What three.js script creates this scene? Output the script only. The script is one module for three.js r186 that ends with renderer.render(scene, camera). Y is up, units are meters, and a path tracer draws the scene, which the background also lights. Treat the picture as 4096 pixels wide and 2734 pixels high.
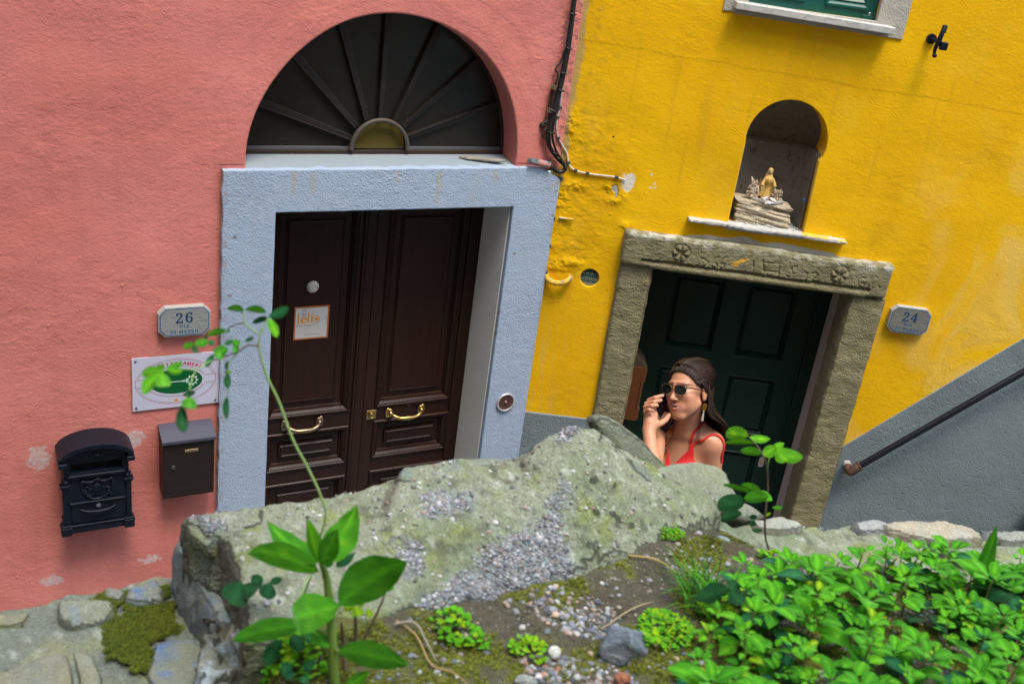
import * as THREE from 'three';
import { mergeGeometries, mergeVertices } from 'three/addons/utils/BufferGeometryUtils.js';
import { RoundedBoxGeometry } from 'three/addons/geometries/RoundedBoxGeometry.js';

// ---------------------------------------------------------------- camera, sky, sun, exposure
const scene = new THREE.Scene();
const D2R = Math.PI / 180;
const camera = new THREE.PerspectiveCamera(36.154, 1024 / 683, 0.1, 400);
camera.position.set(-0.1777, 3.5, 4.4993);
camera.rotation.order = 'YXZ';
camera.rotation.set(-23.677 * D2R, -0.975 * D2R, 7.985 * D2R);
camera.focus = 4.35; camera.userData.fStop = 5;
camera.updateMatrixWorld(true);
const renderer = new THREE.WebGLRenderer({ antialias: true });
renderer.toneMapping = THREE.LinearToneMapping;
renderer.toneMappingExposure = 3.5;
renderer.shadowMap.enabled = true;
{ // hazy bright sky, brightest overhead
  const W = 256, H = 128, a = new Float32Array(W * H * 4);
  for (let j = 0; j < H; j++) for (let i = 0; i < W; i++) {
    const el = (j + 0.5) / H * Math.PI - Math.PI / 2, s = Math.max(0, Math.sin(el)), k = (j * W + i) * 4;
    const b = el < 0 ? 0.10 : 0.22 + 1.10 * Math.pow(s, 1.3);
    a[k] = b * 0.86; a[k + 1] = b * 0.99; a[k + 2] = b * 1.17; a[k + 3] = 1;
  }
  const t = new THREE.DataTexture(a, W, H, THREE.RGBAFormat, THREE.FloatType);
  t.mapping = THREE.EquirectangularReflectionMapping; t.magFilter = THREE.LinearFilter; t.needsUpdate = true;
  scene.background = t; scene.environment = t; scene.backgroundIntensity = 1.0; scene.environmentIntensity = 1.0;
}
const sun = new THREE.DirectionalLight(0xfff0dc, 1.0);
sun.position.set(2.0, 10.2, 3.3); sun.target.position.set(0, 0, 0);
sun.castShadow = true; sun.shadow.radius = 34; sun.shadow.mapSize.set(2048, 2048);
Object.assign(sun.shadow.camera, { left: -7, right: 7, top: 7, bottom: -7, near: 0.1, far: 40 });
scene.add(sun, sun.target);

// ---------------------------------------------------------------- numbers and noise
function rng(seed) { let s = seed >>> 0; return () => { s = (s + 0x6d2b79f5) | 0; let t = Math.imul(s ^ (s >>> 15), 1 | s); t = (t + Math.imul(t ^ (t >>> 7), 61 | t)) ^ t; return ((t ^ (t >>> 14)) >>> 0) / 4294967296; }; }
const V = (x, y, z) => new THREE.Vector3(x, y, z);
const clamp = (x, a, b) => Math.min(b, Math.max(a, x)), lerp = (a, b, t) => a + (b - a) * t;
const sstep = (a, b, x) => { const t = clamp((x - a) / (b - a), 0, 1); return t * t * (3 - 2 * t); };
const PERM = new Uint8Array(512); { const r = rng(77), p = [...Array(256).keys()]; for (let i = 255; i > 0; i--) { const j = Math.floor(r() * (i + 1)); [p[i], p[j]] = [p[j], p[i]]; } for (let i = 0; i < 512; i++) PERM[i] = p[i & 255]; }
const GX = new Float32Array(256), GY = new Float32Array(256), GZ = new Float32Array(256);
{ const r = rng(5); for (let i = 0; i < 256; i++) { const z = r() * 2 - 1, a = r() * 6.2832, q = Math.sqrt(1 - z * z); GX[i] = q * Math.cos(a); GY[i] = q * Math.sin(a); GZ[i] = z; } }
function n3(x, y, z) { // gradient noise, about -1..1
  const X = Math.floor(x), Y = Math.floor(y), Z = Math.floor(z); x -= X; y -= Y; z -= Z;
  const u = x * x * x * (x * (x * 6 - 15) + 10), v = y * y * y * (y * (y * 6 - 15) + 10), w = z * z * z * (z * (z * 6 - 15) + 10);
  const xi = X & 255, yi = Y & 255, zi = Z & 255, xj = (xi + 1) & 255, yj = (yi + 1) & 255, zj = (zi + 1) & 255;
  const g = (a, b, c, p, q, r) => { const h = PERM[PERM[PERM[a] + b] + c]; return GX[h] * p + GY[h] * q + GZ[h] * r; };
  const x00 = lerp(g(xi, yi, zi, x, y, z), g(xj, yi, zi, x - 1, y, z), u), x10 = lerp(g(xi, yj, zi, x, y - 1, z), g(xj, yj, zi, x - 1, y - 1, z), u);
  const x01 = lerp(g(xi, yi, zj, x, y, z - 1), g(xj, yi, zj, x - 1, y, z - 1), u), x11 = lerp(g(xi, yj, zj, x, y - 1, z - 1), g(xj, yj, zj, x - 1, y - 1, z - 1), u);
  return 1.5 * lerp(lerp(x00, x10, v), lerp(x01, x11, v), w);
}
function n2(x, y) { // 2-D gradient noise
  const X = Math.floor(x), Y = Math.floor(y); x -= X; y -= Y;
  const u = x * x * x * (x * (x * 6 - 15) + 10), v = y * y * y * (y * (y * 6 - 15) + 10), xi = X & 255, yi = Y & 255, xj = (xi + 1) & 255, yj = (yi + 1) & 255;
  const g = (a, b, p, q) => { const h = PERM[PERM[a] + b]; return GX[h] * p + GY[h] * q; };
  return 1.7 * lerp(lerp(g(xi, yi, x, y), g(xj, yi, x - 1, y), u), lerp(g(xi, yj, x, y - 1), g(xj, yj, x - 1, y - 1), u), v);
}
function fbm2(x, y, o = 4) { let s = 0, a = 0.5; for (let i = 0; i < o; i++) { s += a * n2(x, y); x = x * 2.03 + 17.1; y = y * 2.03 + 9.7; a *= 0.5; } return s; }
function fbm3(x, y, z, o = 4) { let s = 0, a = 0.5; for (let i = 0; i < o; i++) { s += a * n3(x, y, z); x = x * 2.03 + 17.1; y = y * 2.03 + 9.7; z = z * 2.03 + 3.3; a *= 0.5; } return s; }

// ---------------------------------------------------------------- where a point of the photograph lies on a real plane of the place
const F4 = 4188.5, RT = V(1, 0, 0).applyQuaternion(camera.quaternion), UP_ = V(0, 1, 0).applyQuaternion(camera.quaternion), FW = V(0, 0, -1).applyQuaternion(camera.quaternion);
const ray = (x, y) => FW.clone().multiplyScalar(F4).addScaledVector(RT, x - 2048).addScaledVector(UP_, 1367 - y).normalize();
const PINK = 29.55 * D2R, PU = V(Math.cos(PINK), 0, -Math.sin(PINK)), PN = V(Math.sin(PINK), 0, Math.cos(PINK));
function onPlane(x, y, n, d) { const r = ray(x, y); return camera.position.clone().addScaledVector(r, (d - camera.position.dot(n)) / r.dot(n)); }
const yel = (x, y, z = 0) => onPlane(x, y, V(0, 0, 1), z);                       // on the yellow wall, z metres proud
const pnk = (x, y, z = 0) => { const p = onPlane(x, y, PN, z); return V(p.dot(PU), p.y, z); };   // on the pink wall, in its own axes
const level = (x, y, h) => onPlane(x, y, V(0, 1, 0), h);                        // on a level h metres up
const pinkToWorld = (p) => V(0, p.y, 0).addScaledVector(PU, p.x).addScaledVector(PN, p.z);

// ---------------------------------------------------------------- things and parts
const taken = new Map();
function numbered(n) { const k = taken.get(n) || 0; taken.set(n, k + 1); return k ? `${n}_${String(k).padStart(3, '0')}` : n; }
function tag(o, label, category, group, kind) { if (label) o.userData.label = label; if (category) o.userData.category = category; if (group) o.userData.group = group; if (kind) o.userData.kind = kind; return o; }
function shade(m) { m.castShadow = true; m.receiveShadow = true; return m; }
function thing(name, label, category, pos = [0, 0, 0], turn = 0, group) {
  const g = new THREE.Group(); g.name = numbered(name); g.position.set(...pos); g.rotation.y = turn; scene.add(g); return tag(g, label, category, group);
}
function thingMesh(name, label, category, geo, mat, pos = [0, 0, 0], turn = 0, group, kind) {
  const g = shade(new THREE.Mesh(geo, mat)); g.name = numbered(name); g.position.set(...pos); g.rotation.y = turn; scene.add(g); return tag(g, label, category, group, kind);
}
function part(parent, name, geo, mat, label) { const m = shade(new THREE.Mesh(geo, mat)); m.name = name; parent.add(m); if (label) m.userData.label = label; return m; }
function onPink(name, label, category, u, y, z = 0, group) { const p = pinkToWorld(V(u, y, z)); return thing(name, label, category, [p.x, p.y, p.z], PINK, group); }

// ---------------------------------------------------------------- geometry helpers
function norm(g, colored) {
  g = g.clone(); if (!g.index) { const n = g.attributes.position.count, ix = new Uint32Array(n); for (let i = 0; i < n; i++) ix[i] = i; g.setIndex(new THREE.BufferAttribute(ix, 1)); }
  for (const k of Object.keys(g.attributes)) if (!['position', 'normal', 'uv', colored ? 'color' : ''].includes(k)) g.deleteAttribute(k);
  if (!g.attributes.uv) g.setAttribute('uv', new THREE.BufferAttribute(new Float32Array(g.attributes.position.count * 2), 2));
  if (!g.attributes.normal) g.computeVertexNormals();
  if (colored && !g.attributes.color) { const c = new Float32Array(g.attributes.position.count * 3).fill(1); g.setAttribute('color', new THREE.BufferAttribute(c, 3)); }
  g.groups = []; g.morphAttributes = {}; return g;
}
const merge = (list, colored) => mergeGeometries(list.map((g) => norm(g, colored)));
function boxUV(g) { // uv in metres, from the axis each face looks along
  const p = g.attributes.position, n = g.attributes.normal, uv = new Float32Array(p.count * 2);
  for (let i = 0; i < p.count; i++) {
    const ax = Math.abs(n.getX(i)), ay = Math.abs(n.getY(i)), az = Math.abs(n.getZ(i));
    if (az >= ax && az >= ay) { uv[2 * i] = p.getX(i); uv[2 * i + 1] = p.getY(i); } else if (ax >= ay) { uv[2 * i] = p.getZ(i); uv[2 * i + 1] = p.getY(i); } else { uv[2 * i] = p.getX(i); uv[2 * i + 1] = p.getZ(i); }
  }
  g.setAttribute('uv', new THREE.BufferAttribute(uv, 2)); return g;
}
const bx = (x0, x1, y0, y1, z0, z1, r = 0) => { const g = r ? new RoundedBoxGeometry(x1 - x0, y1 - y0, z1 - z0, 2, Math.min(r, (x1 - x0) / 2.01, (y1 - y0) / 2.01, (z1 - z0) / 2.01)) : new THREE.BoxGeometry(x1 - x0, y1 - y0, z1 - z0); g.translate((x0 + x1) / 2, (y0 + y1) / 2, (z0 + z1) / 2); return boxUV(g); };
const tube = (pts, r, seg = 0, rad = 8, closed = false) => new THREE.TubeGeometry(new THREE.CatmullRomCurve3(pts, closed, 'centripetal'), seg || pts.length * 6, r, rad, closed);
function taper(pts, radii, rad = 7, seg = 24) { // tube whose radius changes, with closed ends
  const c = new THREE.CatmullRomCurve3(pts, false, 'centripetal'), fr = c.computeFrenetFrames(seg, false), pos = [], idx = [], uv = [];
  const R = typeof radii === 'function' ? radii : (t) => { const k = t * (radii.length - 1), i = Math.min(radii.length - 2, Math.floor(k)); return lerp(radii[i], radii[i + 1], k - i); };
  for (let i = 0; i <= seg; i++) { const t = i / seg, p = c.getPoint(t), r = R(t); for (let j = 0; j < rad; j++) { const a = j / rad * 6.28318, q = p.clone().addScaledVector(fr.normals[i], Math.cos(a) * r).addScaledVector(fr.binormals[i], Math.sin(a) * r); pos.push(q.x, q.y, q.z); uv.push(j / rad, t); } }
  for (let i = 0; i < seg; i++) for (let j = 0; j < rad; j++) { const a = i * rad + j, b = i * rad + (j + 1) % rad; idx.push(a, b, a + rad, b, b + rad, a + rad); }
  for (const [k, s] of [[0, 0], [seg, 1]]) { const p = c.getPoint(s), o = pos.length / 3; pos.push(p.x, p.y, p.z); uv.push(0, s); for (let j = 0; j < rad; j++) { const a = k * rad + j, b = k * rad + (j + 1) % rad; s ? idx.push(a, b, o) : idx.push(b, a, o); } }
  const g = new THREE.BufferGeometry(); g.setAttribute('position', new THREE.Float32BufferAttribute(pos, 3)); g.setAttribute('uv', new THREE.Float32BufferAttribute(uv, 2)); g.setIndex(idx); g.computeVertexNormals(); return g;
}
function rod(a, b, r, rad = 10) { const d = b.clone().sub(a), g = new THREE.CylinderGeometry(r, r, d.length(), rad); g.applyQuaternion(new THREE.Quaternion().setFromUnitVectors(V(0, 1, 0), d.normalize())); g.translate((a.x + b.x) / 2, (a.y + b.y) / 2, (a.z + b.z) / 2); return g; }
function ball(x, y, z, rx, ry = rx, rz = rx, s = 12) { const g = new THREE.SphereGeometry(1, s, Math.max(6, s * 0.7 | 0)); g.scale(rx, ry, rz); g.translate(x, y, z); return g; }
function extr(shape, z0, z1, bevel = 0, seg = 12) { const g = new THREE.ExtrudeGeometry(shape, { depth: z1 - z0 - 2 * bevel, bevelEnabled: bevel > 0, bevelThickness: bevel, bevelSize: bevel, bevelSegments: 2, curveSegments: seg }); g.translate(0, 0, z0 + bevel); return g; }
const poly = (pts) => new THREE.Shape(pts.map((p) => new THREE.Vector2(p[0], p[1])));
function rectShape(x0, y0, x1, y1, P = THREE.Shape) { const s = new P(); s.moveTo(x0, y0); s.lineTo(x1, y0); s.lineTo(x1, y1); s.lineTo(x0, y1); s.closePath(); return s; }
// a rectangle's edge carried inwards along a profile [[distance in, height out], ...]: mouldings and raised panels
function ringLoft(x0, y0, x1, y1, z, prof, cap) {
  const pos = [], idx = [], q = (d, h) => [[x0 + d, y0 + d, z + h], [x1 - d, y0 + d, z + h], [x1 - d, y1 - d, z + h], [x0 + d, y1 - d, z + h]];
  for (let k = 0; k + 1 < prof.length; k++) { const a = q(...prof[k]), b = q(...prof[k + 1]); for (let i = 0; i < 4; i++) { const j = (i + 1) % 4, o = pos.length / 3; pos.push(...a[i], ...a[j], ...b[j], ...b[i]); idx.push(o, o + 1, o + 2, o, o + 2, o + 3); } }
  if (cap) { const a = q(...prof[prof.length - 1]), o = pos.length / 3; a.forEach((p) => pos.push(...p)); idx.push(o, o + 1, o + 2, o, o + 2, o + 3); }
  const g = new THREE.BufferGeometry(); g.setAttribute('position', new THREE.Float32BufferAttribute(pos, 3)); g.setIndex(idx); g.computeVertexNormals(); return boxUV(g);
}
// the skin of a solid given by a signed distance (negative inside), as surface nets
function skin(f, lo, hi, cell) {
  const nx = Math.ceil((hi[0] - lo[0]) / cell) + 1, ny = Math.ceil((hi[1] - lo[1]) / cell) + 1, nz = Math.ceil((hi[2] - lo[2]) / cell) + 1;
  const v = new Float32Array(nx * ny * nz), at = new Int32Array(nx * ny * nz).fill(-1), pos = [], idx = [], sy = nx, sz = nx * ny;
  for (let k = 0, o = 0; k < nz; k++) for (let j = 0; j < ny; j++) for (let i = 0; i < nx; i++, o++) v[o] = f(lo[0] + i * cell, lo[1] + j * cell, lo[2] + k * cell);
  const E = [[0, 1], [0, 2], [0, 4], [1, 3], [1, 5], [2, 3], [2, 6], [3, 7], [4, 5], [4, 6], [5, 7], [6, 7]];
  for (let k = 0; k < nz - 1; k++) for (let j = 0; j < ny - 1; j++) for (let i = 0; i < nx - 1; i++) {
    const o = i + j * sy + k * sz, c = [v[o], v[o + 1], v[o + sy], v[o + sy + 1], v[o + sz], v[o + sz + 1], v[o + sz + sy], v[o + sz + sy + 1]];
    let m = 0; for (let q = 0; q < 8; q++) if (c[q] < 0) m |= 1 << q; if (m === 0 || m === 255) continue;
    let x = 0, y = 0, z = 0, n = 0;
    for (const [a, b] of E) if ((c[a] < 0) !== (c[b] < 0)) { const t = c[a] / (c[a] - c[b]); x += lerp(a & 1, b & 1, t); y += lerp((a >> 1) & 1, (b >> 1) & 1, t); z += lerp(a >> 2, b >> 2, t); n++; }
    at[o] = pos.length / 3; pos.push(lo[0] + (i + x / n) * cell, lo[1] + (j + y / n) * cell, lo[2] + (k + z / n) * cell);
  }
  const quad = (a, b, c, d, flip) => { if (a < 0 || b < 0 || c < 0 || d < 0) return; flip ? idx.push(a, c, b, a, d, c) : idx.push(a, b, c, a, c, d); };
  for (let k = 1; k < nz - 1; k++) for (let j = 1; j < ny - 1; j++) for (let i = 1; i < nx - 1; i++) {
    const o = i + j * sy + k * sz, s = v[o] < 0;
    if (s !== (v[o + 1] < 0)) quad(at[o - sy - sz], at[o - sz], at[o], at[o - sy], !s);
    if (s !== (v[o + sy] < 0)) quad(at[o - 1 - sz], at[o - 1], at[o], at[o - sz], !s);
    if (s !== (v[o + sz] < 0)) quad(at[o - 1 - sy], at[o - sy], at[o], at[o - 1], !s);
  }
  const g = new THREE.BufferGeometry(); g.setAttribute('position', new THREE.Float32BufferAttribute(pos, 3)); g.setIndex(idx); g.computeVertexNormals(); return boxUV(g);
}
function paint(g, fn) { // vertex colours (linear) from a function of place and normal
  const p = g.attributes.position, n = g.attributes.normal, c = new Float32Array(p.count * 3);
  for (let i = 0; i < p.count; i++) { const q = fn(p.getX(i), p.getY(i), p.getZ(i), n.getX(i), n.getY(i), n.getZ(i)); c[3 * i] = q[0]; c[3 * i + 1] = q[1]; c[3 * i + 2] = q[2]; }
  g.setAttribute('color', new THREE.BufferAttribute(c, 3)); return g;
}
function polyDist(pts, x, z) { // signed distance to a polygon in plan
  let d = 1e9, s = 1;
  for (let i = 0, j = pts.length - 1; i < pts.length; j = i++) {
    const ex = pts[j][0] - pts[i][0], ez = pts[j][1] - pts[i][1], wx = x - pts[i][0], wz = z - pts[i][1], t = clamp((wx * ex + wz * ez) / (ex * ex + ez * ez), 0, 1), bx_ = wx - ex * t, bz = wz - ez * t;
    d = Math.min(d, bx_ * bx_ + bz * bz);
    const a = z >= pts[i][1], b = z < pts[j][1], c = ex * wz > ez * wx; if ((a && b && c) || (!a && !b && !c)) s = -s;
  }
  return s * Math.sqrt(d);
}
function segDist(x, y, pts) { let d = 1e9; for (let i = 0; i + 1 < pts.length; i++) { const [ax, ay] = pts[i], ex = pts[i + 1][0] - ax, ey = pts[i + 1][1] - ay, t = clamp(((x - ax) * ex + (y - ay) * ey) / (ex * ex + ey * ey + 1e-12), 0, 1); d = Math.min(d, Math.hypot(x - ax - ex * t, y - ay - ey * t)); } return d; }
const smin = (a, b, k) => { const h = clamp(0.5 + 0.5 * (b - a) / k, 0, 1); return lerp(b, a, h) - k * h * (1 - h); };
const smax = (a, b, k) => -smin(-a, -b, k);

// ---------------------------------------------------------------- textures and materials
const toByte = (c) => { c = clamp(c, 0, 1); return Math.round(255 * (c <= 0.0031308 ? c * 12.92 : 1.055 * Math.pow(c, 1 / 2.4) - 0.055)); };
function finish(t, w, h, ox, oy) { t.wrapS = t.wrapT = THREE.RepeatWrapping; t.magFilter = THREE.LinearFilter; t.minFilter = THREE.LinearFilter; t.repeat.set(1 / w, 1 / h); t.offset.set(-ox / w, -oy / h); t.needsUpdate = true; return t; }
// textures of w x h metres starting at (ox, oy); fn(x, y) gives a linear colour or a height in metres
function colorTex(n, m, w, h, fn, ox = 0, oy = 0) {
  const a = new Uint8Array(n * m * 4);
  for (let j = 0, k = 0; j < m; j++) for (let i = 0; i < n; i++, k += 4) { const c = fn(ox + (i + 0.5) / n * w, oy + (j + 0.5) / m * h); a[k] = toByte(c[0]); a[k + 1] = toByte(c[1]); a[k + 2] = toByte(c[2]); a[k + 3] = 255; }
  const t = new THREE.DataTexture(a, n, m); t.colorSpace = THREE.SRGBColorSpace; return finish(t, w, h, ox, oy);
}
function bumpTex(n, m, w, h, fn, ox = 0, oy = 0) {
  const a = new Float32Array(n * m * 4);
  for (let j = 0, k = 0; j < m; j++) for (let i = 0; i < n; i++, k += 4) { const c = fn(ox + (i + 0.5) / n * w, oy + (j + 0.5) / m * h); a[k] = a[k + 1] = a[k + 2] = c; a[k + 3] = 1; }
  return finish(new THREE.DataTexture(a, n, m, THREE.RGBAFormat, THREE.FloatType), w, h, ox, oy);
}
// noise that repeats without a seam over a w x h patch: four shifted copies blended
const tile = (fn, w, h) => (x, y) => { const a = x / w, b = y / h, u = sstep(0, 1, a), v = sstep(0, 1, b); const f = (i, j) => fn(x - i * w, y - j * h); const mixv = (p, q, t) => Array.isArray(p) ? p.map((e, i) => lerp(e, q[i], t)) : lerp(p, q, t); return mixv(mixv(f(0, 0), f(1, 0), u), mixv(f(0, 1), f(1, 1), u), v); };
const rgb = (r, g, b) => new THREE.Color().setRGB(r, g, b);
const std = (c, rough = 0.8, o = {}) => new THREE.MeshStandardMaterial({ color: Array.isArray(c) ? rgb(...c) : c, roughness: rough, ...o });
const phys = (c, rough, o = {}) => new THREE.MeshPhysicalMaterial({ color: Array.isArray(c) ? rgb(...c) : c, roughness: rough, ...o });

// ---------------------------------------------------------------- crops of the photograph: pixel frames used to read off points
const zA = (x, y) => [900 + .596 * x, .596 * y], zC = (x, y) => [850 + .596 * x, 1400 + .596 * y], zD = (x, y) => [.8507 * x, 1100 + .8507 * y], zE = (x, y) => [2050 + .7655 * x, .7655 * y];
const zF = (x, y) => [2700 + .5956 * x, .5956 * y], zI = (x, y) => [3000 + .7017 * x, 1100 + .7017 * y], zJ = (x, y) => [500 + .3316 * x, 1180 + .3316 * y], zM = (x, y) => [2850 + .4147 * x, 350 + .4147 * y];
const zN = (x, y) => [2450 + .5109 * x, 850 + .5109 * y], zO = (x, y) => [2050 + .5102 * x, 400 + .5102 * y], zQ = (x, y) => [3250 + .5102 * x, 1150 + .5102 * y];
const Y2 = (z, pts) => pts.map((p) => { const q = yel(...z(...p)); return [q.x, q.y]; }), P2 = (z, pts) => pts.map((p) => { const q = pnk(...z(...p)); return [q.x, q.y]; });
const blob = (x, y, cx, cy, rx, ry, rag = 0.35, f = 60) => 1 - sstep(0.75, 1.15, Math.hypot((x - cx) / rx, (y - cy) / ry) + rag * fbm2(x * f, y * f, 3));

// ---------------------------------------------------------------- plaster of the two houses
const pinkMarks = [[185, 862, .04, .05], [635, 774, .035, .04], [705, 1335, .04, .022], [245, 1436, .045, .025]].map(([x, y, a, b]) => [...P2(zD, [[x, y]])[0], a, b]);
const pinkCracks = [P2(zD, [[690, 128], [740, 140], [770, 126], [830, 128], [890, 85], [985, 100]]), P2(zD, [[500, 390], [560, 355], [640, 375]]), P2(zD, [[395, 450], [430, 430], [560, 480]]), P2(zA, [[2060, 410], [2100, 400], [2180, 408]]), P2(zD, [[60, 700], [110, 640], [140, 655], [220, 560]]), P2(zD, [[330, 100], [380, 180], [372, 250], [430, 300]]), P2(zA, [[60, 830], [75, 890]]), P2(zA, [[90, 770], [150, 620], [260, 560]])];
const pinkColor = colorTex(1600, 1600, 3.4, 3.4, (x, y) => {
  const m = fbm2(x * 1.7 + 4, y * 1.7, 4), f = fbm2(x * 9, y * 14 + 7, 3), g = fbm2(x * 70, y * 70, 2);
  const k = 1 + 0.14 * m + 0.09 * f + 0.05 * g + .10 * Math.min(0, fbm2(x * 26, y * 1.6 + 9, 3)); let c = [0.610 * k, 0.200 * k * (1 + 0.10 * m), 0.168 * k * (1 + 0.14 * m)];
  for (const [u, v, a, b] of pinkMarks) { const t = blob(x, y, u, v, a, b, 0.9, 40) * (0.55 + 0.45 * sstep(-.1, .3, fbm2(x * 90, y * 50, 3))); if (t > 0) c = c.map((e, i) => lerp(e, [.55, .47, .46][i], t)); }
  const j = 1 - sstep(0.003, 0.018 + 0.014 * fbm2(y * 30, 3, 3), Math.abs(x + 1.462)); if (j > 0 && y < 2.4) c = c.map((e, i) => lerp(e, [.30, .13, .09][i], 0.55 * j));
  const e = sstep(-0.10, -0.01, x) * sstep(2.3, 2.6, y) * sstep(-.15, .35, fbm2(x * 25, y * 25, 4)); c = c.map((q, i) => lerp(q, [.36, .24, .20][i], 0.4 * e));
  return c;
}, -3.3, 0.4);
const trowel = (x, y) => { const w = 0.02 * fbm2(x * 5, y * 5, 2), p = .35 + .65 * sstep(-.2, .4, fbm2(x * 3 + 5, y * 3, 2)); return p * 0.0022 * fbm2(x * 13 + w * 30, y * 22, 3) + 0.0008 * fbm2(x * 55, y * 75, 2) + 0.0005 * n2(x * 190, y * 190) + 0.0018 * p * p * sstep(0.55, 0.9, n2(x * 42 + 9, y * 42)); };
const pinkBump = bumpTex(1600, 1600, 3.4, 3.4, (x, y) => {
  let h = trowel(x, y) + 0.010 * fbm2(x * 2.0, y * 2.4, 2);
  for (const c of pinkCracks) { const [a, b] = c[0]; if (Math.abs(x - a) < .35 && Math.abs(y - b) < .3) { const d = segDist(x + .006 * n2(x * 50, y * 50), y + .006 * n2(y * 50, x * 50 + 5), c); h += -0.0016 * (1 - sstep(0, .0022, d)) + 0.0006 * (1 - sstep(.002, .010, d)); } }
  const r = Math.hypot(x + .795, y - 2.414); if (y > 2.4) { h += 0.004 * (1 - sstep(.60, .72, r + .02 * fbm2(x * 12, y * 12, 2))); h += .0006 * sstep(.2, .8, Math.sin(r * 62 + 4 * fbm2(x * 4, y * 4, 2))) * (1 - sstep(.68, .85, r)); }
  h += sstep(-.16, -.03, x) * .006 * fbm2(x * 32, y * 24, 4);
  return h;
}, -3.3, 0.4);
const MAT = {};
MAT.pink = phys([1, 1, 1], 0.95, { specularIntensity: .25, map: pinkColor, bumpMap: pinkBump, bumpScale: 1 });

const limeBand = Y2(zN, [[600, 175], [760, 178], [900, 200], [1040, 185], [1170, 240], [1300, 235], [1480, 270], [1700, 310], [1780, 352], [1500, 330], [1000, 265], [610, 212]]);
const filler = Y2(zO, [[905, 640]])[0], spall = Y2(zO, [[780, 675], [800, 668], [820, 664], [829, 700], [826, 740], [803, 776], [806, 730], [780, 700]]);
const yDots = Y2(zO, [[1090, 583], [1118, 688], [1082, 683], [1115, 655]]), yHole = Y2(zO, [[792, 287]])[0];
const yCracks = [Y2(zO, [[440, 245], [450, 290], [470, 330], [488, 410], [515, 440], [538, 472]]), Y2(zO, [[700, 490], [735, 505], [755, 525], [790, 538], [818, 530], [832, 480], [850, 455], [882, 435]]), Y2(zO, [[492, 860], [505, 810], [540, 760], [560, 700]]), Y2(zO, [[340, 1080], [380, 1045], [465, 1030]]),
  Y2(zO, [[800, 780], [795, 900], [780, 960], [840, 1010]]), Y2(zM, [[170, 365], [225, 405], [290, 470]]), Y2(zM, [[1135, 490], [1180, 488], [1215, 492]]), Y2(zM, [[880, 140], [950, 60], [970, 30]]), Y2(zF, [[1310, 640], [1340, 700], [1440, 730], [1500, 790]]), Y2(zN, [[2020, 305], [2150, 260], [2330, 215]]), Y2(zN, [[250, 55], [330, 90], [400, 100], [480, 80], [540, 55]])];
const yLumps = [[O_(370, 760), .05, .05, .012], [O_(480, 660), .06, .02, .012], [O_(750, 680), .03, .02, .009], [O_(450, 1270), .07, .02, .014], [O_(350, 1310), .05, .02, .010], [O_(780, 790), .03, .02, .008], [O_(870, 760), .025, .03, .007], [O_(460, 180), .03, .06, .010], [O_(890, 985), .03, .02, .008]];
function O_(x, y) { return Y2(zO, [[x, y]])[0]; }
const swirl = (x, y) => fbm2(x * 3.2 + 0.8 * fbm2(x * 2.5, y * 2.5, 2), y * 2.2 + 0.9 * fbm2(x * 2, y * 2 + 8, 2), 4);
const yelColor = colorTex(1600, 1600, 3.2, 3.2, (x, y) => {
  const m = fbm2(x * 1.5 + 8, y * 1.5, 4), s = swirl(x + 3, y), g = fbm2(x * 60, y * 60, 2), k = 1 + 0.12 * m + 0.05 * g + .05 * fbm2(x * 7, y * 4 + 3, 3);
  let c = [0.850 * k, 0.470 * k * (1 + .09 * m), 0.006 * k];
  { const t = sstep(.02, .40, fbm2(x * 2.6 + 20, y * 2.2, 5)) * .55; c = c.map((e, i) => lerp(e, [.70, .36, .006][i], t)); const h = sstep(.10, .45, fbm2(x * 5 + 40, y * 3.4, 4)) * .35; c = c.map((e, i) => lerp(e, [.86, .52, .03][i], h)); const dr = sstep(.22, .5, fbm2(x * 22, y * 1.3 + 30, 4)) * .35; c = c.map((e, i) => lerp(e, [.62, .33, .02][i], dr)); }
  const w = sstep(1.25, 2.0, x + .25 * (2.3 - y)) * sstep(3.0, 2.2, y) * sstep(-.12, .30, s); c = c.map((e, i) => lerp(e, [.80, .54, .12][i], .75 * w));
  const w2 = sstep(-.02, .06, Math.abs(s - .08) < .02 ? .05 : -.05) * sstep(1.5, 1.9, x) * sstep(2.2, 1.9, y); c = c.map((e, i) => lerp(e, [.62, .38, .06][i], .35 * w2));
  const mix = (t, q) => { if (t > 0) c = c.map((e, i) => lerp(e, q[i], t)); };
  if (x > .5 && x < 1.45 && y > 2.08 && y < 2.26) { const d = polyDist(limeBand, x, y) + .006 * fbm2(x * 60, y * 60, 3); mix(1 - sstep(-.001, .003, d), [.66, .62, .55]); }
  mix(blob(x, y, filler[0], filler[1], .034, .036, .8, 30), [.76, .70, .58]);
  for (const [u, v] of yDots) mix(blob(x, y, u, v, .007, .006, .6, 120), [.74, .66, .48]);
  mix(1 - sstep(0, .001, polyDist(spall, x, y) + .002 * n2(x * 150, y * 150)), [.46, .43, .40]);
  mix(1 - sstep(.0035, .0048, Math.hypot(x - yHole[0], y - yHole[1])), [.01, .01, .01]);
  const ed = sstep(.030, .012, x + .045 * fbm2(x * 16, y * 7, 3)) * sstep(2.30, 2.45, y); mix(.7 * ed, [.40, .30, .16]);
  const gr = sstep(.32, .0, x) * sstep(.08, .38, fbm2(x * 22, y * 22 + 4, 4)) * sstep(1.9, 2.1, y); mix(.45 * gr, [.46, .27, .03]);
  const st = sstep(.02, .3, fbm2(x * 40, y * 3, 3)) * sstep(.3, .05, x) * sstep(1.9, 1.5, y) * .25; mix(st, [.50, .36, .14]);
  return c;
}, -0.2, 0.5);
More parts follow.
